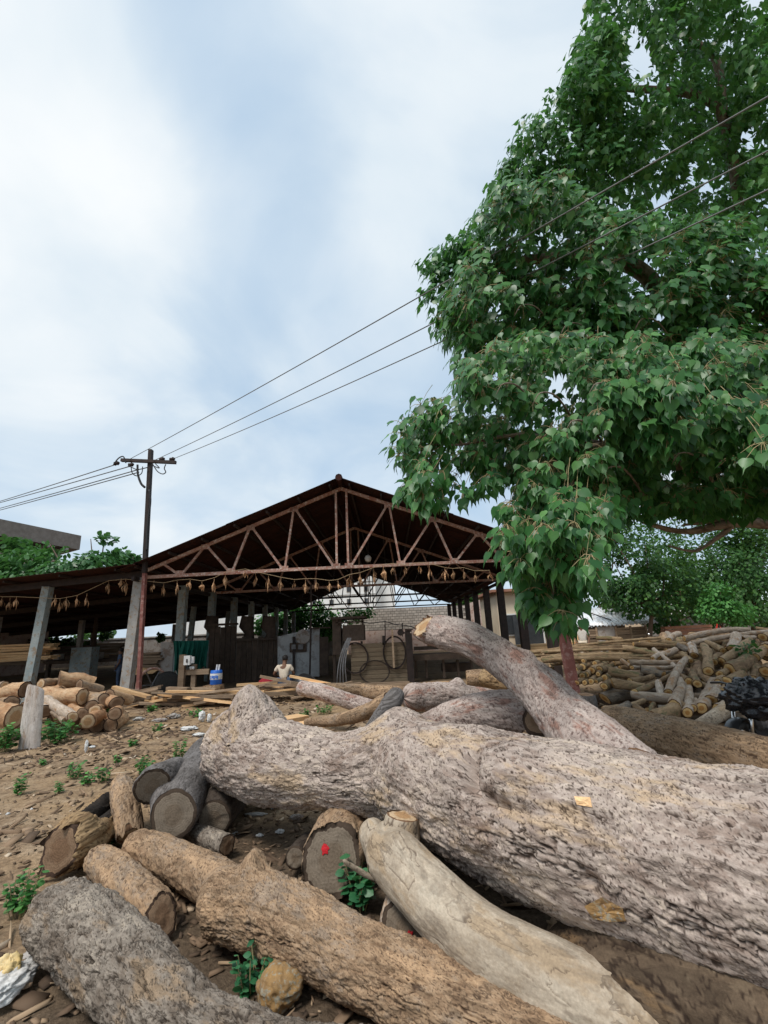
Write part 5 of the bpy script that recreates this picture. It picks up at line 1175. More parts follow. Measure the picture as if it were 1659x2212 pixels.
R4('bench_top', 1108, 612, 1610, 660, YM + .3, 1.2, 'wood_dark', wbn); R4('shelf', 1350, 690, 1600, 760, YM + .8, .6, 'wood_dark', wbn)
for x in (1130, 1215, 1360, 1480, 1595): R4('leg', x - 9, 661, x + 9, 815, YM + .5, .15, 'wood_dark', wbn)
R4('back_rail', 1110, 545, 1500, 575, YM + 1.2, .1, 'wood_dark', wbn)
pw = thing('partition', 'whitewashed partition wall with a meter board behind the seated man', 'wall', tuple(at(*Z4(200, 800), Y=21)))
pts = [Z4(-20, 470), Z4(240, 408), Z4(326, 398), Z4(326, 800), Z4(-20, 800)]; P = [at(*p_, Y=21) for p_ in pts]
MB().add([tuple(p_) for p_ in P] + [tuple(p_ + [0, .18, 0]) for p_ in P], [(4, 3, 2, 1, 0), (5, 6, 7, 8, 9)] + [(i, (i + 1) % 5, (i + 1) % 5 + 5, i + 5) for i in range(5)]).build('wall', 'whitewash', pw)
R4('meter_board', 80, 520, 218, 598, 20.9, .08, 'wood_dark', pw); R4('board_post', 103, 470, 124, 780, 20.86, .05, 'steel_dark', pw); R4('small_box', 280, 455, 326, 503, 20.9, .08, 'concrete_grey', pw)
R4('meter', 95, 535, 130, 575, 20.82, .07, 'iron_grey', pw); R4('meter', 150, 535, 190, 575, 20.82, .07, 'iron_grey', pw); R4('side_door', 327, 472, 400, 790, 20.9, .1, 'wood_dark', pw)
MB().lathe(at(*Z4(190, 470), Y=20.85), [(.3, 0), (.32, .02), (.3, .04)], 18, (0, 1, 0)).build('hoop', 'concrete_grey', pw)
R4('top_board', 240, 392, 410, 402, 20.7, .5, 'wood_dark', pw)
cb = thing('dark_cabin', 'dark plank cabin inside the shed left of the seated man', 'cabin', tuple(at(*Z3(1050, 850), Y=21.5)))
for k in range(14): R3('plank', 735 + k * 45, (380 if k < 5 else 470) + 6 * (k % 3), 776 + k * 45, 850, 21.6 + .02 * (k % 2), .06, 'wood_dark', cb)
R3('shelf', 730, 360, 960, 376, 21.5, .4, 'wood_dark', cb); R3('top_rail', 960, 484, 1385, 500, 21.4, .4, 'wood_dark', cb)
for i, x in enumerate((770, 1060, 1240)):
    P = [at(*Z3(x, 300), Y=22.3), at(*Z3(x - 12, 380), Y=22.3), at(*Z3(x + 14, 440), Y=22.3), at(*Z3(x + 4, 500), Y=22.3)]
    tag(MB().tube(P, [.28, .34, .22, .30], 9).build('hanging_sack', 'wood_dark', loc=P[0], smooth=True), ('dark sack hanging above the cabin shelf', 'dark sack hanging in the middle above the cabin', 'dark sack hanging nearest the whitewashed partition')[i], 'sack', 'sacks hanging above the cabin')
# green netting, frame, jug, drum, wheel
nt = []
for k, (x0, x1, y0, y1, Y) in enumerate(((440, 520, 505, 780, 18.5), (490, 600, 505, 660, 18.2), (600, 725, 500, 745, 18.9))):
    m = MB(); nx, nz = 14, 10; V = []
    for i in range(nx + 1):
        for j in range(nz + 1):
            u, v = i / nx, j / nz; x = x0 + (x1 - x0) * (u if v > 0 else u); y = y0 + (y1 - y0) * v * (1 - .12 * math.sin(u * 7 + k)); p_ = at(*Z3(x + 12 * math.sin(v * 3 + k), y), Y=Y + .14 * math.sin(u * 17 + v * 2) * (.4 + v)); V.append(tuple(p_))
    F = [(i * (nz + 1) + j, (i + 1) * (nz + 1) + j, (i + 1) * (nz + 1) + j + 1, i * (nz + 1) + j + 1) for i in range(nx) for j in range(nz)]; c_ = nz + 1
    V2 = [(a_, b_ + .025, z_) for a_, b_, z_ in V]; o_ = len(V); F2_ = [tuple(q_ + o_ for q_ in f)[::-1] for f in F]
    tag(MB().add(V + V2, F + F2_).build('shade_net', 'net_green', loc=V[0], smooth=True), ('bluish green shade net hanging down to the wheel', 'bright green net bunched over the wooden frame', 'dark green shade net hanging right of the wooden frame')[k], 'net', 'green nets by the wooden frame')
R3('sheet_panel', 330, 515, 440, 780, 19.3, .05, 'concrete_grey', thing('sheet_panel', 'grey corroded sheet panel standing left of the green net', 'panel', tuple(at(*Z3(385, 780), Y=19.3))))
fr = thing('wooden_frame', 'upright wooden frame holding white switch boxes in front of the nets', 'frame', tuple(at(*Z3(560, 1000), Y=16.6)))
R3('upright', 480, 620, 527, 985, 16.6, .16, 'plank_old', fr); R3('upright', 588, 700, 625, 905, 16.75, .12, 'plank_old', fr); R3('cross_board', 500, 742, 735, 786, 16.72, .1, 'plank_old', fr); R3('base_board', 515, 890, 680, 1010, 16.8, .1, 'plank_old', fr)
f = R3('switch_box', 528, 628, 578, 705, 16.5, .14, 'label_white', fr); R3('switch_box', 584, 636, 610, 690, 16.6, .1, 'label_white', fr); R3('lever', 548, 655, 556, 685, 16.46, .04, 'steel_dark', f)
for x in (588, 606): MB().lathe(at(*Z3(x, 730), Y=16.68), [(.02, -.06), (.05, -.02), (.05, .03), (.02, .06)], 10).build('insulator', 'label_white', fr, True)
bs_ = at(*Z3(775, 965), Y=16.4); st_ = log('chopping_block', [at(*Z3(775, 975), Y=16.4), at(*Z3(775, 868), Y=16.4)], [.36, .34], 'squat wooden block carrying the blue drum', 'block', mat='bark_tan', end='end_brown', res=.03, seed=99, cell=(.4, .08), amp=.012)
dc, dt = at(*Z3(795, 866), Y=16.4), at(*Z3(795, 748), Y=16.4); hh = dt[2] - dc[2]; rd = .19
dr = thing('blue_drum', 'blue plastic drum with a white label band standing on a block', 'drum', tuple(dc))
prof = [(rd * .94, 0), (rd, .02), (rd, hh * .3), (rd * 1.04, hh * .32), (rd, hh * .34), (rd, hh * .8), (rd * 1.04, hh * .82), (rd, hh * .84), (rd, hh * .96), (rd * .93, hh)]
MB().lathe(dc, prof, 24).build('body', 'drum_blue', dr, True); MB().lathe(dc, [(rd * 1.045, hh * .36), (rd * 1.05, hh * .37), (rd * 1.05, hh * .77), (rd * 1.045, hh * .78)], 24).build('label_band', 'label_white', dr, True)
m = MB()
for i, x in enumerate((-.11, -.05, .0, .055, .10)):
    a_ = x / rd; p_ = dc + [math.sin(a_) * rd * 1.06, -math.cos(a_) * rd * 1.06, hh * (.52 + .04 * (i % 2))]; m.box(p_, (.04, .012, hh * (.24 - .05 * (i % 2))))
m.build('label_print', 'drum_blue', dr)
for x in (.02, .1): MB().tube([dt + [x, 0, -.02], dt + [x + .02, 0, .18]], .03, 8).build('bottle', 'label_white', dr)
wc = at(*Z3(265, 870), Y=16.9); wr = .5
wh = thing('belt_pulley', 'rusty flat belt wheel standing against the green net', 'wheel', tuple(wc))
ax = Vector((.75, -.66, 0)); x_ = Vector((.66, .75, 0))
pts = [Vector(wc) + x_ * math.cos(a_) * wr + Vector((0, 0, 1)) * math.sin(a_) * wr * 1.1 for a_ in np.linspace(0, 2 * PI, 30, endpoint=False)]
MB().tube(pts, .05, 6, False, True).build('rim', 'steel_rust', wh, True)
for a_ in np.linspace(0, PI, 3, endpoint=False): MB().tube([Vector(wc) + x_ * math.cos(a_) * wr + Vector((0, 0, 1)) * math.sin(a_) * wr * 1.1, Vector(wc) - x_ * math.cos(a_) * wr - Vector((0, 0, 1)) * math.sin(a_) * wr * 1.1], .025, 6).build('spoke', 'iron_grey', wh)
tb = at(*Z3(390, 870), Y=17.2); tag(MB().lathe(tb, [(.3, -.16), (.42, -.12), (.46, 0), (.42, .12), (.3, .16)], 24, (.5, -.85, 0)).build('old_tyre', 'rubber', loc=tb, smooth=True), 'black worn tyre leaning beside the rusty wheel', 'tyre')
R3('locker', -420, 560, -250, 850, 22, .6, 'concrete_blue', thing('blue_locker', 'faded blue steel locker deep in the lean-to', 'locker', tuple(at(*Z3(-330, 850), Y=22))))
tbm = thing('work_bench', 'dark cluttered workbench deep under the lean-to', 'bench', tuple(at(180, 1440, Y=24)))
rect('bench_top', 95, 1425, 265, 1432, 23.5, 1.2, 'wood_dark', tbm)
for x in (100, 180, 260): rect('leg', x - 3, 1432, x + 3, 1475, 23.6, .2, 'wood_dark', tbm)
for i, (x, w_, h_) in enumerate(((115, 12, 12), (140, 18, 8), (200, 14, 16), (235, 20, 10))): rect('clutter', x, 1425 - h_, x + w_, 1425, 23.8, .4, 'wood_dark' if i % 2 else 'concrete_grey', tbm)
qq_ = random.Random(77)
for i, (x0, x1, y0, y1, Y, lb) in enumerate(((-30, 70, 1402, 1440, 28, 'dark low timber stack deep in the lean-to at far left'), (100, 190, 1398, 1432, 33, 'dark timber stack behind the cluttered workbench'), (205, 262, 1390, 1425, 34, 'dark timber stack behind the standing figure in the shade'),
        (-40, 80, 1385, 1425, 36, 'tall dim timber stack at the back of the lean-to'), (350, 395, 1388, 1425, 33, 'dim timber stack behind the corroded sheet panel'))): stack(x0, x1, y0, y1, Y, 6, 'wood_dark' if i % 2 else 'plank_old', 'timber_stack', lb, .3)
# table, bundles before the seated man
tbl = thing('low_table', 'low plank table with offcuts beside the seated man', 'table', tuple(at(*Z3(1290, 920), Y=16.6)))
R3('table_top', 1165, 868, 1475, 884, 16.4, 1.0, 'plank_old', tbl)
for x in (1180, 1320, 1460): R3('leg', x - 7, 885, x + 7, 960, 16.5, .2, 'plank_old', tbl)
p_ = at(*Z3(1225, 842), Y=16.7); m = MB(); m.lathe(p_, [(.12, -.16), (.28, -.12), (.30, -.02), (.2, .09), (.06, .13)], 14, (.2, 0, 1)); tag(m.build('red_bundle', 'cloth_red', loc=p_, smooth=True), 'dark red cloth bundle on the low table', 'bundle')
p_ = at(*Z3(1520, 830), Y=17); m = MB(); m.lathe(p_, [(.2, -.26), (.38, -.18), (.42, -.02), (.25, .14), (.05, .22)], 12, (-.1, 0, 1)); tag(m.build('dark_sack', 'black_paint', loc=p_, smooth=True), 'dark sack on the floor right of the seated man', 'sack')
bn = thing('low_plinth', 'low brown plank plinth under the hanging saw board', 'plinth', tuple(at(*Z4(800, 880), Y=17.2)))
for k in range(3): R4('plank', 540 + 20 * k, 856 + k * 14, 1075 - 10 * k, 869 + k * 14, 17.0 - .12 * k, .3, 'plank_old', bn)
# ------------------------------------------------------------------ the peepal tree
def inpoly(pts, poly):
    x, y = pts[:, 0], pts[:, 1]; r = np.zeros(len(pts), bool); n = len(poly)
    for i in range(n):
        (x0, y0), (x1, y1) = poly[i], poly[i - 1]
        if y0 != y1: r ^= ((y0 > y) != (y1 > y)) & (x < (x1 - x0) * (y - y0) / (y1 - y0) + x0)
    return r
def sample_poly(poly, n, rng):
    a = np.array(poly, float); lo, hi = a.min(0), a.max(0); out = np.zeros((0, 2))
    while len(out) < n:
        p = lo + rng.random((n * 2, 2)) * (hi - lo); out = np.r_[out, p[inpoly(p, poly)]]
    return out[:n]
TRUNK = np.array([9.4, 9.0, 0.0])
tree = thing('peepal_tree', 'large peepal tree with hanging heart shaped leaves filling the right side', 'tree', tuple(TRUNK))
rg = np.random.default_rng(21)
REG = [  # outline in the picture, sprays, depth, thickness, leaf length, gap threshold, leaves in a spray
 ([(1095, 1085), (1150, 1000), (1320, 960), (1310, 1130), (1265, 1220), (1235, 1280), (1215, 1310), (1180, 1310), (1140, 1280), (1110, 1230), (1085, 1170)], 300, 4.0, 1.0, .108, -.9, 9),
 ([(1135, 1255), (1225, 1255), (1225, 1310), (1205, 1330), (1180, 1320), (1145, 1285)], 38, 3.7, .45, .118, -.9, 9),
 ([(870, 890), (950, 855), (1000, 900), (1060, 960), (1070, 1040), (1000, 1060), (935, 1075), (870, 1070), (862, 980)], 90, 4.5, .8, .112, -.2, 8),
 ([(985, 780), (1100, 720), (1400, 720), (1830, 760), (1830, 1060), (1560, 1080), (1500, 1100), (1400, 1095), (1330, 1110), (1150, 1080), (1050, 1020), (975, 945), (1000, 850)], 1040, 4.5, 1.5, .108, -.5, 9),
 ([(1290, 820), (1480, 780), (1480, 900), (1360, 960), (1290, 930)], 60, 4.1, .4, .115, -.9, 9),
 ([(1530, 850), (1830, 830), (1830, 960), (1620, 980), (1540, 930)], 55, 3.9, .4, .112, -.9, 9),
 ([(1040, 470), (1110, 390), (1210, 375), (1320, 470), (1830, 480), (1830, 770), (980, 780), (920, 700), (1000, 600)], 1150, 6.6, 1.6, .155, -.5, 9),
 ([(915, 560), (985, 510), (1060, 500), (1080, 700), (980, 735), (925, 750), (925, 640)], 190, 8.6, .9, .15, -.42, 9),
 ([(1290, -120), (1830, -120), (1830, 520), (1320, 520), (1180, 470), (1060, 450), (1090, 330), (1165, 235), (1225, 160), (1255, 85)], 1900, 8.9, 2.2, .15, -.34, 9),
 ([(1255, 70), (1340, 70), (1340, 500), (1060, 480), (1000, 525), (1048, 440), (1100, 335), (1165, 250), (1230, 170)], 430, 8.5, 1.2, .145, -.35, 9),
 ([(1120, 560), (1830, 560), (1830, 1080), (1330, 1080), (1080, 980)], 560, 7.6, 1.5, .155, -.7, 9),
 ([(1370, 1040), (1830, 1040), (1830, 1085), (1560, 1090), (1400, 1085)], 60, 5.6, .8, .13, -.4, 7),
]
LP, LD, LF, LS, LT = [], [], [], [], []; tw = MB(); stems_a, stems_b = [], []
HUB = np.array([5.2, 8.6, 5.2])
for poly, ns, c0, th, ls, thr, nl in REG:
    pts = sample_poly(poly, int(ns * 1.9), rg)
    g = fbm(np.c_[pts / 62.0, np.full(len(pts), c0 * 3)], 3, 31) * 1.5
    pts = pts[g > thr][:ns]
    for (x, y) in pts:
        b = fbm(np.array([[x / 130.0, y / 130.0, c0]]), 2, 37)[0]
        c = c0 + th * rg.random() + b * .9
        p = at(x, y, c=c); out = p - HUB; out = out / np.linalg.norm(out); n = nl + rg.integers(-2, 4)
        dirs = rnd_dirs(n, rg) * .95 + out * .55 + np.array([0, 0, -.45]); dirs /= np.linalg.norm(dirs, axis=1)[:, None]
        ln = rg.uniform(.5, 1.5, n) * ls
        bp = p + dirs * ln[:, None] + np.array([0, 0, -.25]) * ls
        down = np.array([0, 0, -1.0]) + dirs * .45 + rg.normal(size=(n, 3)) * .22
        face = out * .9 + np.array([0, 0, .55]) + dirs * .5 + rg.normal(size=(n, 3)) * .45
        LP.append(bp); LD.append(down); LF.append(face); LS.append(ls * rg.uniform(.62, 1.12, n)); LT.append(np.clip(rg.normal(.45, .24, n) + b * .12, 0, .999))
        if c < 7.6:
            stems_a.append(np.repeat(p[None], n, 0)); stems_b.append(bp)
            if rg.random() < .55:
                t0 = p - out * rg.uniform(.2, .5) + np.array([0, 0, rg.uniform(.05, .3)]); stems_a.append(t0[None]); stems_b.append(p[None])
LP, LD, LF, LS, LT = map(np.concatenate, (LP, LD, LF, LS, LT)); M3 = frames(LD, LF)
v = LP - CAM; c = v @ FW; X = CX + FP * (v @ RT) / c; Y = CY - FP * (v @ UP) / c
score = np.where((X > 0) & (X < 1640) & (Y > 0) & (Y < 2212), LS / c, 0); order = np.argsort(-score); top, rest = order[:290], order[290:]
HL = heart(); fol = leaves_mesh('foliage', HL, LP[rest], M3[rest], LS[rest], LT[rest], TRUNK)
tag(link(fol, 'foliage', 'leaf_peepal', tree), kind='stuff')
lm = []
for k in range(4):
    v_, f_ = heart(.42, .06 + .04 * k); me = D.meshes.new('leaf'); v_ = v_.copy(); v_[:, 1] += .10 * np.sin(v_[:, 2] * 2 + k) * (k - 1.5) * .5
    me.from_pydata([tuple(q_) for q_ in v_], [], [tuple(f) for f in tri_faces(f_)]); me.shade_smooth(); me.materials.append(MATS['leaf_peepal'])
    me.attributes.new('tnt', 'FLOAT', 'POINT').data.foreach_set('value', np.full(len(v_), .2 * k, np.float32)); lm.append(me)
for n_, i in enumerate(top):
    o = link(lm[n_ % 4], 'leaf', None, tree); mm = Matrix.Identity(4)
    for a_ in range(3):
        for b_ in range(3): mm[a_][b_] = M3[i][a_, b_] * LS[i]
        mm[a_][3] = LP[i][a_] - TRUNK[a_]
    o.matrix_local = mm
A_, B_ = np.concatenate(stems_a), np.concatenate(stems_b); d_ = B_ - A_; d_ /= np.maximum(np.linalg.norm(d_, axis=1), 1e-6)[:, None]
u_ = np.cross(d_, [.3, .2, 1.0]); u_ /= np.linalg.norm(u_, axis=1)[:, None]; w_ = np.cross(d_, u_); r_ = .0032
ring = [u_ * math.cos(a) + w_ * math.sin(a) for a in (0, 2.094, 4.189)]
mid = (A_ + B_) / 2 + np.array([0, 0, .018])
VV = np.stack([A_ + q_ * r_ * 1.3 for q_ in ring] + [mid + q_ * r_ for q_ in ring] + [B_ + q_ * r_ * .7 for q_ in ring], 1)
ff = np.array([(s + j, s + (j + 1) % 3, s + 3 + (j + 1) % 3, s + 3 + j) for s in (0, 3) for j in range(3)])
tag(link(mesh_np('leaf_stalks', VV.reshape(-1, 3) - TRUNK, (ff[None] + (np.arange(len(A_)) * 9)[:, None, None]).reshape(-1, 4)), 'leaf_stalks', 'vein_stem', tree), kind='stuff')
def limb(pts, r0, r1, name='limb', nv=12):
    P = np.array(pts, float); n = max(24, int(sum(np.linalg.norm(np.diff(P, axis=0), axis=1)) / .07)); R = np.linspace(r0, r1, len(P))
    V_, F_, A2, *_ = log_surface(P, R, n, nv, seed=int(r0 * 1000) % 97, cell=(.2, .06), amp=.004, lump=.1, ends='or')
    return link(mesh_np(name, V_ - TRUNK, F_, A2), name, 'bark_peepal', tree)
limb([TRUNK + [0, 0, -.2], TRUNK + [-.05, .1, 1.2], TRUNK + [-.2, .2, 2.4], TRUNK + [-.5, .3, 3.6]], .55, .38, 'trunk', 28)
T1 = TRUNK + [-.4, .25, 3.0]
limb([T1, at(1720, 1110, c=6.9), at(1640, 1090, c=6.3), at(1500, 1020, c=5.6), at(1330, 960, c=5.0), at(1180, 1000, c=4.8)], .17, .02)
limb([T1 + [0, 0, -.5], at(1700, 1140, c=6.6), at(1590, 1130, c=6.2), at(1480, 1148, c=6.0), at(1385, 1128, c=5.7)], .11, .02)
limb([at(1590, 1130, c=6.2), at(1545, 1165, c=6.1), at(1500, 1190, c=6.1), at(1440, 1178, c=6.1)], .04, .01)
limb([at(1659, 1060, c=6.4), at(1600, 1085, c=6.3), at(1560, 1120, c=6.2), at(1470, 1135, c=6.0)], .08, .015)
limb([at(1330, 960, c=5.0), at(1210, 1080, c=4.5), at(1200, 1200, c=4.2), at(1195, 1290, c=4.0)], .03, .008)
limb([T1, T1 + [-.8, .3, 1.6], at(1400, 600, c=8.0), at(1150, 560, c=7.6), at(1040, 600, c=7.8)], .24, .025)
limb([T1, T1 + [-.3, .8, 3.0], at(1560, 250, c=10.0), at(1350, 190, c=10.0), at(1240, 210, c=9.8)], .16, .03)
limb([at(1560, 250, c=10.0), at(1540, 120, c=10.2), at(1430, 60, c=10.4)], .11, .03)
limb([at(1400, 600, c=8.0), at(1250, 480, c=8.6), at(1120, 420, c=9)], .10, .02)
limb([at(1150, 560, c=7.6), at(1020, 660, c=8.3), at(940, 690, c=9.0)], .06, .012)
limb([at(1330, 960, c=5.0), at(1120, 940, c=5.1), at(1000, 960, c=4.9), at(910, 960, c=4.8)], .03, .006)
limb([at(1000, 960, c=4.9), at(950, 905, c=4.8), at(935, 868, c=4.8)], .012, .005)
limb([at(1560, 1005, c=5.7), at(1600, 900, c=5.2), at(1560, 820, c=5)], .05, .012)
for x, y in ((1300, 830), (1400, 850), (1180, 850), (1250, 910), (1450, 900), (1580, 880), (1100, 830), (1330, 1010), (1480, 980), (1240, 700), (1400, 690), (1140, 660)):
    c_ = 4.35 if y > 720 else 6.6; limb([at(x + 60, y + 60, c=c_ + .8), at(x + 20, y + 5, c=c_ + .2), at(x - 15, y, c=c_ - .05), at(x - 30, y + 25, c=c_ - .05)], .014, .006, nv=7)

# ------------------------------------------------------------------ other trees, hedges
def leafy(name, label, cat, base, blobs, n, size, mat, seed, trunk=.14, wood='bark_peepal', flat=1.0, gap=-.25, group=None, limbs=True, shape=None, dense=.35):
    """trunk and limbs to each clump, leaves spread through the clumps with gaps"""
    g = np.random.default_rng(seed); t = thing(name, label, cat, tuple(base), group); base = np.asarray(base, float); P = []
    vol = np.array([b[1] ** 2 for b in blobs]); vol = vol / vol.sum()
    for (ctr, r), f in zip(blobs, vol):
        k = int(n * f * 1.6); d = rnd_dirs(k, g); rad = g.random(k) ** dense; p = np.asarray(ctr) + d * rad[:, None] * np.array([r, r, r * flat])
        P.append(p)
    P = np.concatenate(P); w = fbm(P / (size * 5.5), 3, seed) * 1.4; P = P[w > gap]; P = P[g.permutation(len(P))[:n]]; k = len(P)
    ctr = np.mean([b[0] for b in blobs], 0); out = P - ctr; out /= np.maximum(np.linalg.norm(out, axis=1), .01)[:, None]
    down = out * .55 + np.array([0, 0, -.55]) + g.normal(size=(k, 3)) * .45; face = out * .6 + np.array([0, 0, .9]) + g.normal(size=(k, 3)) * .45
    tn = np.clip(.45 + .35 * fbm(P / (size * 9), 2, seed + 3) + g.normal(size=k) * .2, 0, .999)
    tag(link(leaves_mesh('crown', shape or oval(), P, frames(down, face), size * g.uniform(.6, 1.2, k), tn, base), 'crown', mat, t), kind='stuff')
    if limbs:
        for i, (c_, r) in enumerate(blobs):
            q0 = base if i == 0 else base + (np.asarray(blobs[0][0]) - base) * .55; c_ = np.asarray(c_, float)
            MB().tube([q0 + [0, 0, -.1], q0 * .5 + c_ * .5 + g.normal(size=3) * .15 * [1, 1, 0], c_ + [0, 0, r * .4]], [trunk if i == 0 else trunk * .5, trunk * .6 if i == 0 else trunk * .35, trunk * .12], 8).build('trunk' if i == 0 else 'limb', wood, t, True)
    return t
def blob(x, y, r, Y): p = at(x, y, Y=Y); return (p, r * proj(p)[2] / FP)
def gnd(x, Y): p = at(x, 1380, Y=Y); return (p[0], Y, -.05)
leafy('broad_tree', 'bushy green tree behind the hut, left of the limb', 'tree', gnd(1390, 23), [blob(1400, 1210, 85, 23), blob(1330, 1240, 65, 23), blob(1320, 1170, 55, 24), blob(1440, 1270, 65, 23), blob(1370, 1285, 50, 23), blob(1310, 1290, 40, 25.5)], 7500, .20, 'leaf_far', 1, gap=-.1)
leafy('broad_tree', 'darker green tree at the right edge above the stone wall', 'tree', gnd(1630, 24), [blob(1600, 1230, 80, 24), blob(1670, 1190, 80, 24), blob(1540, 1215, 65, 25), blob(1650, 1290, 65, 23), blob(1530, 1285, 50, 25), blob(1600, 1150, 50, 24)], 8500, .20, 'leaf_far', 2, gap=-.1)
leafy('broad_tree', 'small bright yellow green tree in front of the stone wall', 'tree', gnd(1550, 21.5), [blob(1560, 1295, 38, 21.5), blob(1590, 1320, 34, 21.5), blob(1535, 1320, 28, 21.5)], 2200, .17, 'leaf_weed', 3, trunk=.08)
leafy('broad_tree', 'dense dark tree hanging low over the parked motorcycles', 'tree', gnd(1450, 25.5), [blob(1450, 1300, 60, 26), blob(1500, 1270, 60, 26), blob(1480, 1215, 60, 27), blob(1420, 1335, 34, 25), blob(1540, 1310, 50, 27)], 5600, .19, 'leaf_far', 4)
leafy('broad_tree', 'tall thin tree with sky showing through above the hut', 'tree', gnd(1300, 30), [blob(1290, 1260, 60, 30), blob(1270, 1200, 50, 31), blob(1330, 1130, 60, 31), blob(1480, 1150, 70, 31), blob(1590, 1150, 75, 31), blob(1420, 1230, 70, 33), blob(1560, 1250, 80, 33), blob(1650, 1250, 70, 33)], 8000, .24, 'leaf_far', 5, gap=-.02)
leafy('hedge', 'straggling green creeper over the stone wall at far right', 'hedge', gnd(1630, 27), [blob(1640, 1325, 32, 27.5), blob(1680, 1330, 30, 27.5), blob(1600, 1335, 18, 27.5)], 1600, .18, 'leaf_far', 6, limbs=False)
leafy('almond_tree', 'spreading almond tree with layered branches left of the pole', 'tree', gnd(205, 31), [blob(215, 1225, 62, 31), blob(70, 1225, 75, 31), blob(140, 1245, 65, 30), blob(270, 1215, 38, 31), blob(20, 1260, 55, 29), blob(225, 1165, 24, 31), blob(195, 1172, 20, 31), blob(255, 1195, 22, 31), blob(105, 1190, 40, 32), blob(30, 1180, 40, 32), blob(290, 1205, 16, 31), blob(180, 1265, 45, 29)],
      5200, .42, 'leaf_almond', 8, trunk=.2, flat=.55, gap=-.12)
leafy('creeper_hedge', 'bright green creeper covering the wall behind the partition', 'creeper', (at(650, 1380, Y=44)[0], 44, -.1), [blob(x, y, r, 44.2) for x, y, r in ((630, 1340, 28), (665, 1335, 28), (700, 1338, 26), (720, 1345, 16), (645, 1360, 22), (700, 1365, 20), (600, 1345, 25), (570, 1350, 22), (745, 1332, 20), (770, 1328, 16), (795, 1322, 12), (650, 1315, 18), (690, 1312, 14))], 4200, .34, 'leaf_weed', 9, limbs=False, gap=-.6)
leafy('broad_tree', 'green tree seen through the far gable beside the earth wall', 'tree', gnd(1030, 50), [blob(1020, 1285, 34, 50), blob(1050, 1300, 30, 50), blob(1000, 1305, 22, 50), blob(1035, 1325, 18, 47)], 2600, .42, 'leaf_far', 10, trunk=.2)
leafy('shrub', 'green shrubs beyond the lean-to in front of the grey wall', 'shrub', gnd(170, 41), [blob(150, 1400, 24, 41), blob(190, 1405, 22, 41), blob(120, 1395, 20, 41), blob(345, 1375, 10, 41), blob(230, 1375, 14, 41)], 1900, .34, 'leaf_far', 11, limbs=False)
leafy('broad_tree', 'far green tree filling the gap above the lean-to back wall', 'tree', gnd(110, 56), [blob(60, 1370, 60, 56), blob(200, 1365, 45, 56), blob(500, 1345, 40, 56), blob(580, 1335, 30, 56)], 3200, .55, 'leaf_far', 12, limbs=False)

# ------------------------------------------------------------------ weeds
def weed(x, y, w, h, n, label, seed, mat='leaf_weed', leaf=.05, parts=False, group=None, z=0.0):
    """several upright stems with leaf pairs, w and h in px of the picture"""
    g = np.random.default_rng(seed); b = at(x, y, z=z); b[2] = g1(b[0], b[1]) + z; k = proj(b)[2] / FP; w, h = w * k, h * k
    t = thing('weed', label, 'weed', tuple(b), group); m = MB(); P, Dn, Fc = [], [], []
    n = int(n * (1 if parts else 1.7))
    for i in range(max(4, n // 9)):
        a = g.uniform(0, 2 * PI); rr_ = w * .5 * math.sqrt(g.random()); top_ = b + [math.cos(a) * rr_, math.sin(a) * rr_, h * g.uniform(.5, 1)]; base = b + [math.cos(a) * rr_ * .4, math.sin(a) * rr_ * .4, -.02]
        m.tube([base, (base + top_) / 2 + g.normal(size=3) * .012, top_], [.004, .003, .002], 4)
        for j in range(9):
            f = .25 + .75 * (j + 1) / 9; p_ = base + (top_ - base) * f; d = rnd_dirs(1, g)[0]; d[2] = abs(d[2]) * .3 - .25; P.append(p_); Dn.append(d); Fc.append(np.array([0, 0, 1.0]) + g.normal(size=3) * .35)
    P, Dn, Fc = map(np.array, (P, Dn, Fc)); s = leaf * g.uniform(.6, 1.25, len(P)); M_ = frames(Dn, Fc)
    m.build('stem', 'vein_stem', t)
    if parts:
        me = D.meshes.new('leaf'); v_, f_ = oval(.42); me.from_pydata([tuple(q_) for q_ in v_], [], [tuple(f) for f in tri_faces(f_)]); me.shade_smooth(); me.materials.append(MATS[mat]); me.attributes.new('tnt', 'FLOAT', 'POINT')
        for i in range(len(P)):
            o = link(me, 'leaf', None, t); mm = Matrix.Identity(4)
            for a_ in range(3):
                for b_ in range(3): mm[a_][b_] = M_[i][a_, b_] * s[i]
                mm[a_][3] = P[i][a_] - b[a_]
            o.matrix_local = mm
    else: tag(link(leaves_mesh('leaves', oval(.4), P, M_, s, g.random(len(P)), b), 'leaves', mat, t), kind='stuff')
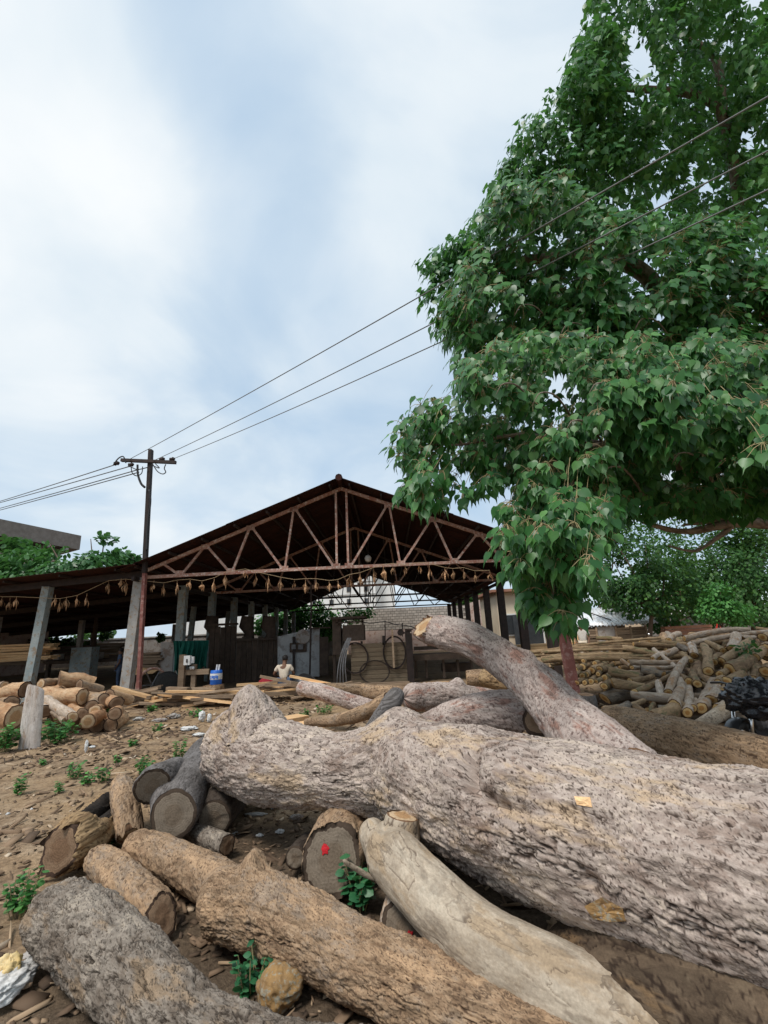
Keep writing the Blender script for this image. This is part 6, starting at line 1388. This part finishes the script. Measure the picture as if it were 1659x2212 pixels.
for i, (x, y, w, h, n, lb, mt, lf, pt) in enumerate([
    (772, 1950, 105, 95, 117, 'dark green leafy plant growing beside the stump with the red dot', 'leaf_mint', .075, True), (545, 2130, 90, 85, 135, 'green minty plant in the gap between tan and flaky logs', 'leaf_mint', .042, True),
    (45, 1960, 75, 95, 144, 'bright green plant at the upper end of the flaky log', 'leaf_weed', .05, True), (565, 1740, 50, 60, 60, 'green weed behind the white bag under the trunk', 'leaf_mint', .05, False),
    (8, 1625, 60, 60, 170, 'dense weed patch left of the pale standing log', 'leaf_weed', .09, False), (120, 1608, 85, 55, 190, 'dense weed patch right of the pale standing log', 'leaf_weed', .09, False), (222, 1562, 38, 42, 90, 'round green weed beside the left log pile', 'leaf_weed', .09, False),
    (45, 1715, 32, 50, 50, 'single upright weed on the bare ground at left', 'leaf_weed', .055, False), (160, 1682, 36, 38, 50, 'weed tuft on the bare ground right of the upright weed', 'leaf_weed', .055, False), (190, 1692, 28, 28, 40, 'small weed tuft near the middle of the bare ground', 'leaf_weed', .05, False),
    (222, 1690, 30, 38, 45, 'pale weed tuft left of the hollow log end', 'leaf_weed', .05, False), (312, 1668, 46, 38, 60, 'spreading weed above the weathered log stub', 'leaf_weed', .055, False), (385, 1655, 24, 60, 60, 'tall weed at the back of the weathered log', 'leaf_weed', .055, False),
    (128, 1712, 28, 26, 36, 'low weed near the hollow log', 'leaf_weed', .045, False), (245, 1815, 50, 50, 60, 'weed growing between the hollow log and the pink billet', 'leaf_mint', .045, False), (420, 1548, 30, 22, 40, 'faint weed among white rubble behind the trunk', 'leaf_weed', .07, False),
    (332, 1535, 22, 18, 36, 'small weed before the offcut planks', 'leaf_weed', .09, False), (700, 1540, 40, 22, 50, 'low weed behind the trunk near the curved branch', 'leaf_weed', .07, False), (660, 1545, 24, 18, 36, 'small weed left of the curved branch', 'leaf_weed', .07, False),
    (290, 1612, 20, 16, 30, 'tiny weed in the middle of the yard', 'leaf_weed', .07, False), (1500, 1545, 44, 26, 60, 'green sprig at the foot of the right hand pile', 'leaf_weed', .07, False), (340, 1580, 24, 16, 30, 'tiny weed beside white scraps in the yard', 'leaf_weed', .07, False), (500, 1742, 20, 20, 30, 'weed sprig under the left end of the trunk', 'leaf_mint', .04, False),
    (255, 1645, 20, 20, 26, 'tiny weed left of the tall weed', 'leaf_weed', .05, False), (95, 1655, 24, 18, 30, 'tiny weed on the ground below the standing log', 'leaf_weed', .05, False)]):
    weed(x, y, w, h, n, lb, 800 + i, mt, lf, pt)
p_ = pile(*Z6(1440, 540), lift=.12); leafy('green_sprig', 'leafy green sprig caught among the upper logs of the pile', 'sprig', tuple(p_), [(p_, .28), (p_ + [.25, .1, .05], .2)], 160, .10, 'leaf_far', 15, limbs=False)

# ------------------------------------------------------------------ people
def skin_mesh(name, pts, edges, rads, sub=2, flat=None):
    me = D.meshes.new(name); me.from_pydata([tuple(p) for p in pts], edges, []); o = D.objects.new(name, me); COL.objects.link(o)
    o.modifiers.new('skin', 'SKIN'); s = o.modifiers.new('sub', 'SUBSURF'); s.levels = s.render_levels = sub
    for i, r in enumerate(rads):
        d = me.skin_vertices[0].data[i]; d.radius = (r, r) if isinstance(r, float) else r; d.use_root = (i == 0)
    dg = bpy.context.evaluated_depsgraph_get(); dg.update(); out = D.meshes.new_from_object(o.evaluated_get(dg)); D.objects.remove(o); out.name = name
    out.shade_smooth(); return out
def person(label, base, J, yaw, shirt, legs, scale=1.0, cat='person'):
    """J: joint positions of the pose; one continuous body, clothes and hair as its children"""
    t = thing('person', label, cat, tuple(base)); t.rotation_euler.z = yaw; t.scale = (scale,) * 3
    n = list(J); ix = {k: i for i, k in enumerate(n)}
    E_ = [('pel', 'bel'), ('bel', 'che'), ('che', 'nec'), ('nec', 'hea'), ('hea', 'cro'), ('che', 'shl'), ('shl', 'ell'), ('ell', 'wrl'), ('wrl', 'hal'), ('che', 'shr'), ('shr', 'elr'), ('elr', 'wrr'), ('wrr', 'har'), ('pel', 'hil'), ('hil', 'knl'), ('knl', 'anl'), ('anl', 'tol'), ('pel', 'hir'), ('hir', 'knr'), ('knr', 'anr'), ('anr', 'tor')]
    Rd = dict(pel=(.15, .11), bel=(.135, .10), che=(.155, .11), nec=.055, hea=(.078, .095), cro=(.07, .08), shl=.062, shr=.062, ell=.042, elr=.042, wrl=.03, wrr=.03, hal=.036, har=.036, hil=.09, hir=.09, knl=.06, knr=.06, anl=.042, anr=.042, tol=.035, tor=.035)
    body = link(skin_mesh('body', [J[k] for k in n], [(ix[a], ix[b]) for a, b in E_], [Rd[k] for k in n]), 'body', 'skin', t)
    def cloth(nm, keys, ed, k, mat):
        kk = {q: i for i, q in enumerate(keys)}; rd = [tuple(x * k for x in Rd[q]) if isinstance(Rd[q], tuple) else Rd[q] * k * (1.12 if q[0] in 'se' else 1) for q in keys]
        link(skin_mesh(nm, [J[q] for q in keys], [(kk[a], kk[b]) for a, b in ed], rd), nm, mat, t)
    J = dict(J); J['sll'] = J['shl'] * .35 + J['ell'] * .65; J['slr'] = J['shr'] * .35 + J['elr'] * .65; J['ba'] = J['che'] * .25 + J['nec'] * .75; Rd['sll'] = Rd['slr'] = .056; Rd['ba'] = .07
    cloth('shirt', ['pel', 'bel', 'che', 'ba', 'shl', 'sll', 'shr', 'slr'], [('pel', 'bel'), ('bel', 'che'), ('che', 'ba'), ('che', 'shl'), ('shl', 'sll'), ('che', 'shr'), ('shr', 'slr')], 1.14, shirt)
    J['pe2'] = J['pel'] - np.array([0, 0, .03]); Rd['pe2'] = (.15, .115)
    cloth('trousers', ['pe2', 'hil', 'knl', 'anl', 'hir', 'knr', 'anr'], [('pe2', 'hil'), ('hil', 'knl'), ('knl', 'anl'), ('pe2', 'hir'), ('hir', 'knr'), ('knr', 'anr')], 1.2, legs)
    hc = J['hea'] * .35 + J['cro'] * .65; m = MB(); m.lathe(hc + np.array([0, -.018, -.03]), [(.086, -.045), (.098, 0), (.094, .05), (.07, .09), (.03, .108)], 14); link(m.mesh('hair'), 'hair', 'hair', t).data.shade_smooth()
    # face: nose, ears, eyes
    f = J['hea'] + np.array([0, .095, .0]); m = MB(); m.lathe(f + np.array([0, -.005, -.01]), [(.018, -.02), (.014, .0), (.006, .03)], 8, (0, .25, 1)); link(m.mesh('nose'), 'nose', 'skin', t)
    for s_ in (-1, 1):
        link(MB().lathe(J['hea'] + np.array([s_ * .085, 0, .0]), [(.012, -.01), (.03, 0), (.02, .012)], 10, (1, 0, 0)).mesh('ear'), 'ear', 'skin', t)
        link(MB().lathe(J['hea'] + np.array([s_ * .032, .085, .025]), [(.003, -.004), (.011, 0), (.003, .006)], 8, (0, 1, 0)).mesh('eye'), 'eye', 'label_white', t)
        h_ = J['hal' if s_ < 0 else 'har']; w_ = J['wrl' if s_ < 0 else 'wrr']; d_ = h_ - w_; d_ = d_ / np.linalg.norm(d_); sd_ = np.cross(d_, [0, 0, 1.0]); sd_ = sd_ / max(np.linalg.norm(sd_), .01); m = MB()
        for q_, l_ in ((-.027, .062), (-.009, .075), (.009, .07), (.026, .055)): m.tube([h_ + sd_ * q_, h_ + sd_ * q_ + d_ * l_ * .55, h_ + sd_ * q_ * 1.1 + d_ * l_ + np.array([0, .012, -.012])], [.0095, .0085, .006], 6)
        m.tube([h_ - d_ * .03 + sd_ * .03 * s_, h_ + sd_ * .055 * s_ + d_ * .02], [.011, .008], 6); link(m.mesh('fingers'), 'fingers', 'skin', t)
    return t
A3 = lambda **k: {a: np.array(b, float) for a, b in k.items()}
sb = at(613, 1480, Y=16.9); sb[2] = max(sb[2], .05)
sit = A3(pel=(0, 0, .16), bel=(0, .03, .32), che=(0, .07, .50), nec=(0, .11, .66), hea=(.02, .16, .78), cro=(.02, .16, .90), shl=(-.2, .06, .57), ell=(-.34, .08, .34), wrl=(-.22, .30, .26), hal=(-.16, .38, .24), shr=(.2, .06, .57), elr=(.33, .08, .33), wrr=(.2, .3, .27), har=(.14, .38, .26),
         hil=(-.1, .03, .12), knl=(-.32, .36, .14), anl=(.05, .42, .07), tol=(.16, .40, .05), hir=(.1, .03, .12), knr=(.32, .36, .14), anr=(-.05, .5, .07), tor=(-.16, .5, .05))
person('man in a cream shirt sitting on the shed floor with his back turned', sb, sit, 0.12, 'cloth_cream', 'cloth_blue', 1.06)
stn = A3(pel=(0, 0, .92), bel=(0, .01, 1.08), che=(0, .0, 1.28), nec=(0, .01, 1.45), hea=(0, .03, 1.56), cro=(0, .02, 1.66), shl=(-.19, 0, 1.38), ell=(-.25, -.02, 1.12), wrl=(-.22, .1, .92), hal=(-.21, .13, .84), shr=(.19, 0, 1.38), elr=(.26, -.02, 1.12), wrr=(.24, .1, .92), har=(.23, .13, .84),
         hil=(-.1, 0, .88), knl=(-.11, .03, .48), anl=(-.11, 0, .08), tol=(-.12, .13, .04), hir=(.1, 0, .88), knr=(.11, .05, .48), anr=(.12, .02, .08), tor=(.13, .15, .04))
p_ = at(1262, 1400, Y=19.5); p_[2] = .12; person('man in a white shirt standing behind the log pile by the hut', p_, stn, 2.6, 'cloth_white', 'cloth_cream', 1.0)
p_ = at(259, 1440, Y=20.5); p_[2] = 0; person('person in dark clothes standing in the shade behind the rusty post', p_, stn, 1.9, 'cloth_blue', 'cloth_blue', .96)

# ------------------------------------------------------------------ motorcycles
def motorcycle(label, loc, yaw, red=True, group=None, mirrors=True):
    t = thing('motorcycle', label, 'motorcycle', tuple(loc), group)
    def part(nm, m, mat, smooth=True, parent=None):
        me = m.mesh(nm)
        if smooth: me.shade_smooth()
        return link(me, nm, mat, parent or t)
    for x in (.66, -.64):
        w = part('wheel', MB().lathe((x, 0, .30), [(.05, -.06), (.06, 0), (.05, .06)], 14, (0, 1, 0)), 'iron_grey')
        a_ = np.linspace(0, 2 * PI, 28, endpoint=False)
        part('tyre', MB().tube([(x + math.cos(a) * .255, 0, .30 + math.sin(a) * .255) for a in a_], .05, 8, False, True), 'rubber', True, w)
        part('rim', MB().tube([(x + math.cos(a) * .20, 0, .30 + math.sin(a) * .20) for a in a_], .018, 6, False, True), 'chrome', True, w)
        m = MB()
        for k in range(10): a = k * PI / 5; m.bar((x + math.cos(a) * .05, .02 * (-1) ** k, .30 + math.sin(a) * .05), (x + math.cos(a + .3) * .2, 0, .30 + math.sin(a + .3) * .2), .006)
        part('spokes', m, 'chrome', False, w)
        m = MB(); V = []
        for a in np.linspace(.1, 2.5, 12):
            for y in (-.07, -.04, 0, .04, .07): r = .325 + .02 * (1 - (y / .07) ** 2); V.append((x + math.cos(a) * r * (1 if x > 0 else -1), y, .30 + math.sin(a) * r))
        F = [(i * 5 + j, i * 5 + j + 1, i * 5 + j + 6, i * 5 + j + 5) for i in range(11) for j in range(4)]
        part('mudguard', m.add(V + [(a[0], a[1], a[2] - .008) for a in V], F + [tuple(q + 60 for q in f[::-1]) for f in F]), 'black_paint')
    for y in (-.09, .09): part('fork_leg', MB().tube([(.66, y, .30), (.56, y, .62), (.48, y, .92)], [.024, .026, .02], 8), 'chrome')
    part('headlamp', MB().lathe((.60, 0, .84), [(.04, -.10), (.09, -.04), (.10, .03), (.085, .05)], 16, (1, 0, .1)), 'chrome'); part('handlebar', MB().tube([(.36, -.36, .98), (.44, -.2, 1.0), (.47, 0, .96), (.44, .2, 1.0), (.36, .36, .98)], .014, 8), 'black_paint')
    for y in (-.3, .3) if mirrors else (): mr = part('mirror', MB().tube([(.43, y * .9, 1.0), (.42, y * 1.1, 1.14)], .007, 6), 'black_paint'); part('glass', MB().lathe((.42, y * 1.15, 1.17), [(.03, -.012), (.055, 0), (.05, .012)], 12, (1, 0, 0)), 'chrome', True, mr)
    m = MB(); m.tube([(.40, 0, .78), (.25, 0, .80), (.05, 0, .77), (-.1, 0, .72)], [.07, .135, .125, .07], 12); part('fuel_tank', m, 'paint_maroon' if red else 'black_paint')
    m = MB(); m.tube([(-.05, 0, .74), (-.3, 0, .75), (-.6, 0, .78), (-.72, 0, .80)], [.10, .12, .11, .07], 10); part('seat', m, 'rubber'); part('tail', MB().box((-.74, 0, .70), (.16, .16, .1)), 'paint_maroon')
    part('frame', MB().tube([(.46, 0, .84), (.36, 0, .5), (.25, 0, .28), (-.2, 0, .26), (-.35, 0, .45), (-.6, 0, .68)], .022, 8), 'black_paint'); part('swing_arm', MB().tube([(-.2, .07, .32), (-.64, .08, .3)], .02, 6), 'black_paint')
    m = MB(); m.box((.05, 0, .38), (.34, .24, .2)); m.lathe((.18, 0, .5), [(.09, -.02), (.1, .04), (.09, .16)], 12, (.3, 0, 1)); part('engine', m, 'iron_grey', False); part('exhaust', MB().tube([(.2, -.1, .4), (.22, -.14, .24), (-.2, -.16, .24), (-.72, -.17, .34)], [.02, .022, .035, .045], 8), 'chrome')
    t.rotation_euler.z = yaw; return t
wp = at(1608, 1618, c=5.35); fwd = np.array([-.86, -.51, 0]); yaw = math.atan2(fwd[1], fwd[0]); fwd /= np.linalg.norm(fwd)
loc = wp - fwd * .66; loc[2] = wp[2] - .30; motorcycle('motorcycle with dark red body and black front mudguard at the right edge', loc, yaw, mirrors=False)
bc = at(1640, 1508, c=5.25)
g = np.random.default_rng(3); d = rnd_dirs(1, g)
a1, a2 = np.meshgrid(np.linspace(0, PI, 34), np.linspace(0, 2 * PI, 56, endpoint=False), indexing='ij'); dd = np.c_[(np.sin(a1) * np.cos(a2)).ravel(), (np.sin(a1) * np.sin(a2)).ravel(), np.cos(a1).ravel()]
rad = 1 + .34 * fbm(dd * 2.0, 3, 91) - .30 * np.abs(vnoise(dd * 4.0, 97)) - .16 * np.abs(vnoise(dd * 9.0, 99))
ex = np.array([-fwd[1], fwd[0], 0]); V = bc + (dd[:, :1] * .27 * fwd + dd[:, 1:2] * .42 * ex + dd[:, 2:] * np.array([0, 0, .225])) * rad[:, None]
ii = np.arange(33)[:, None] * 56; jj = np.arange(56)[None]; F = np.stack([ii + jj, ii + 56 + jj, ii + 56 + (jj + 1) % 56, ii + (jj + 1) % 56], -1).reshape(-1, 4)
tag(link(mesh_np('plastic_cover', V - bc, F), 'plastic_cover', 'black_plastic', None, tuple(bc)), 'crumpled black plastic sheet tied over the motorcycle handlebar', 'plastic cover')
for k, (x, Y, yw, lb) in enumerate(((1425, 22.5, -2.2, 'chrome motorcycle parked at the right corner of the hut'), (1448, 23.2, -1.9, 'second motorcycle parked behind the long poles by the hut'))):
    p_ = at(x, 1385, Y=Y); p_[2] = 0; motorcycle(lb, p_, yw, False, 'motorcycles parked by the hut')

# ------------------------------------------------------------------ litter
def crumple(name, x, y, w, h, d, mat, label, cat, seed, lift=0.0, group=None, rough=1.0):
    b = at(x, y, z=lift); k = proj(b)[2] / FP; g_ = fbm(dd * 1.8 + seed, 3, seed); rad = 1 + .4 * rough * g_ - .35 * rough * np.abs(vnoise(dd * 3.6 + seed, seed + 5)) - .15 * rough * np.abs(vnoise(dd * 9 + seed, seed + 6))
    V = np.c_[dd[:, 0] * w * k / 2, dd[:, 1] * d * k / 2, dd[:, 2] * h * k / 2] * rad[:, None]; V[:, 2] -= V[:, 2].min() * 1.0; b[2] = g1(b[0], b[1]) + lift - .01
    return tag(link(mesh_np(name, V, F), name, mat, None, tuple(b)), label, cat, group)
crumple('plastic_bag', 14, 2135, 95, 50, 150, 'bag_white', 'crumpled white plastic bag at the bottom left corner', 'plastic bag', 1); crumple('paper_scrap', 14, 2112, 50, 62, 60, 'paper_tan', 'ochre paper lump lying in the white bag at bottom left', 'paper', 2, .02)
crumple('plastic_bag', 588, 1742, 46, 40, 40, 'bag_white', 'white plastic bag caught under the trunk', 'plastic bag', 3); crumple('plastic_bag', 552, 1756, 46, 8, 12, 'bag_white', 'thin white plastic strip under the trunk', 'plastic strip', 4)
crumple('stone', 606, 2150, 104, 80, 110, 'stone_tan', 'ochre stone between the tan log and the flaky log', 'stone', 5, rough=.35)
for i, (x, y, w, h, d, m, lb) in enumerate(((436, 1560, 16, 22, 14, 'label_white', 'white broken block left of the white rubble'), (452, 1562, 10, 20, 10, 'label_white', 'thin white block standing in the rubble'), (408, 1578, 40, 10, 30, 'bag_white', 'flat white scraps in front of the white blocks'), (430, 1590, 30, 8, 20, 'bag_white', 'small white scraps near the trunk fork'),
     (345, 1560, 36, 8, 20, 'concrete_grey', 'grey flat stone in front of the offcut planks'), (375, 1552, 28, 12, 18, 'concrete_grey', 'grey round stone in front of the offcut planks'), (300, 1556, 26, 8, 20, 'concrete_post', 'pale flat stone beside the rusty post'), (70, 1745, 8, 5, 8, 'label_white', 'white scrap on the bare ground above the hollow log'),
     (75, 2040, 60, 8, 44, 'concrete_grey', 'grey plastic scrap below the end of the flaky log'), (62, 1862, 6, 5, 6, 'paper_tan', 'tiny ochre scrap on the ground at left'), (640, 1765, 34, 14, 26, 'concrete_grey', 'grey stone under the middle of the trunk'), (605, 1790, 20, 9, 14, 'label_white', 'white scrap between the trunk and the fork limb'),
     (560, 1800, 16, 8, 10, 'label_white', 'white scrap beside the small billet'), (510, 1792, 20, 7, 9, 'label_white', 'white shred beside the charcoal coloured log'), (585, 1550, 18, 8, 12, 'bag_white', 'white scrap behind the trunk fork'), (200, 1615, 14, 5, 10, 'label_white', 'white scrap right of the weed patch'), (185, 1625, 8, 26, 6, 'label_white', 'small white stick leaning in the weed patch'), (18, 1755, 9, 6, 8, 'label_white', 'white scrap at the left edge of the bare ground'))):
    crumple('scrap', x, y, w, h, d, m, lb, 'scrap', 20 + i)
m, n, l, b = newmat('chips'); tn = N(n, 'ShaderNodeAttribute', attribute_name='tnt')
l.new(ramp(n, l, tn.outputs['Fac'], [(0, (.05, .035, .025)), (.35, (.15, .10, .065)), (.6, (.28, .19, .12)), (.8, (.42, .30, .19)), (.93, (.55, .44, .32)), (1, (.68, .62, .54))]), b.inputs['Base Color']); b.inputs['Roughness'].default_value = .9; b.inputs['Specular IOR Level'].default_value = .2; MATS['chips'] = m
def chips(name, label, n, xr, yr, smin, smax, seed, asp=2.4):
    g = np.random.default_rng(seed); x = g.uniform(*xr, n); t = g.random(n); y = yr[0] + (yr[1] - yr[0]) * t ** 1.25; keep = fbm(np.c_[x * .8, y * .8, x * 0], 3, seed) * 1.9 + .25 > g.uniform(-.3, .6, n); x, y = x[keep], y[keep]; n = len(x); s = g.uniform(smin, smax, n) * (1 + y * .045)
    a = g.uniform(0, 2 * PI, n); tl = g.normal(size=(n, 2)) * .25; P = np.c_[x, y, gz(x, y) + .006]; ca, sa = np.cos(a), np.sin(a)
    ux = np.c_[ca, sa, tl[:, 0]] * s[:, None]; uy = np.c_[-sa, ca, tl[:, 1]] * (s / asp * g.uniform(.5, 1.4, n))[:, None]; up_ = np.c_[x * 0, x * 0, s * .16 + .003]
    c = [P - ux - uy, P + ux * .8 - uy * 1.1, P + ux * 1.1 + uy * .7, P - ux * .7 + uy]; c = [q + [0, 0, .0] for q in c] + [q * 1.0 + up_ for q in c]
    V = np.stack(c, 1); f = np.array([(4, 5, 6, 7), (0, 1, 5, 4), (1, 2, 6, 5), (2, 3, 7, 6), (3, 0, 4, 7)]); tnv = np.repeat(np.clip(g.beta(2, 2.4, n), 0, 1), 8)
    o = link(mesh_np(name, V.reshape(-1, 3), (f[None] + (np.arange(n) * 8)[:, None, None]).reshape(-1, 4), dict(tnt=tnv), False), name, 'chips'); tag(o, label, 'litter', None, 'stuff')
chips('bark_chips', 'bark flakes and wood chips strewn over the yard', 9000, (-8, 3), (1.6, 9), .006, .028, 1)
chips('bark_chips', 'coarser bark and wood scraps further back in the yard', 9000, (-11, 6), (6, 17), .012, .05, 2)
chips('bark_slabs', 'larger curled bark pieces lying between the logs', 900, (-6, 2.5), (2.0, 8.5), .03, .075, 3, 1.8)
chips('splinters', 'long thin splinters and twigs over the bare ground', 2200, (-8, 3), (1.8, 11), .03, .11, 4, 14)
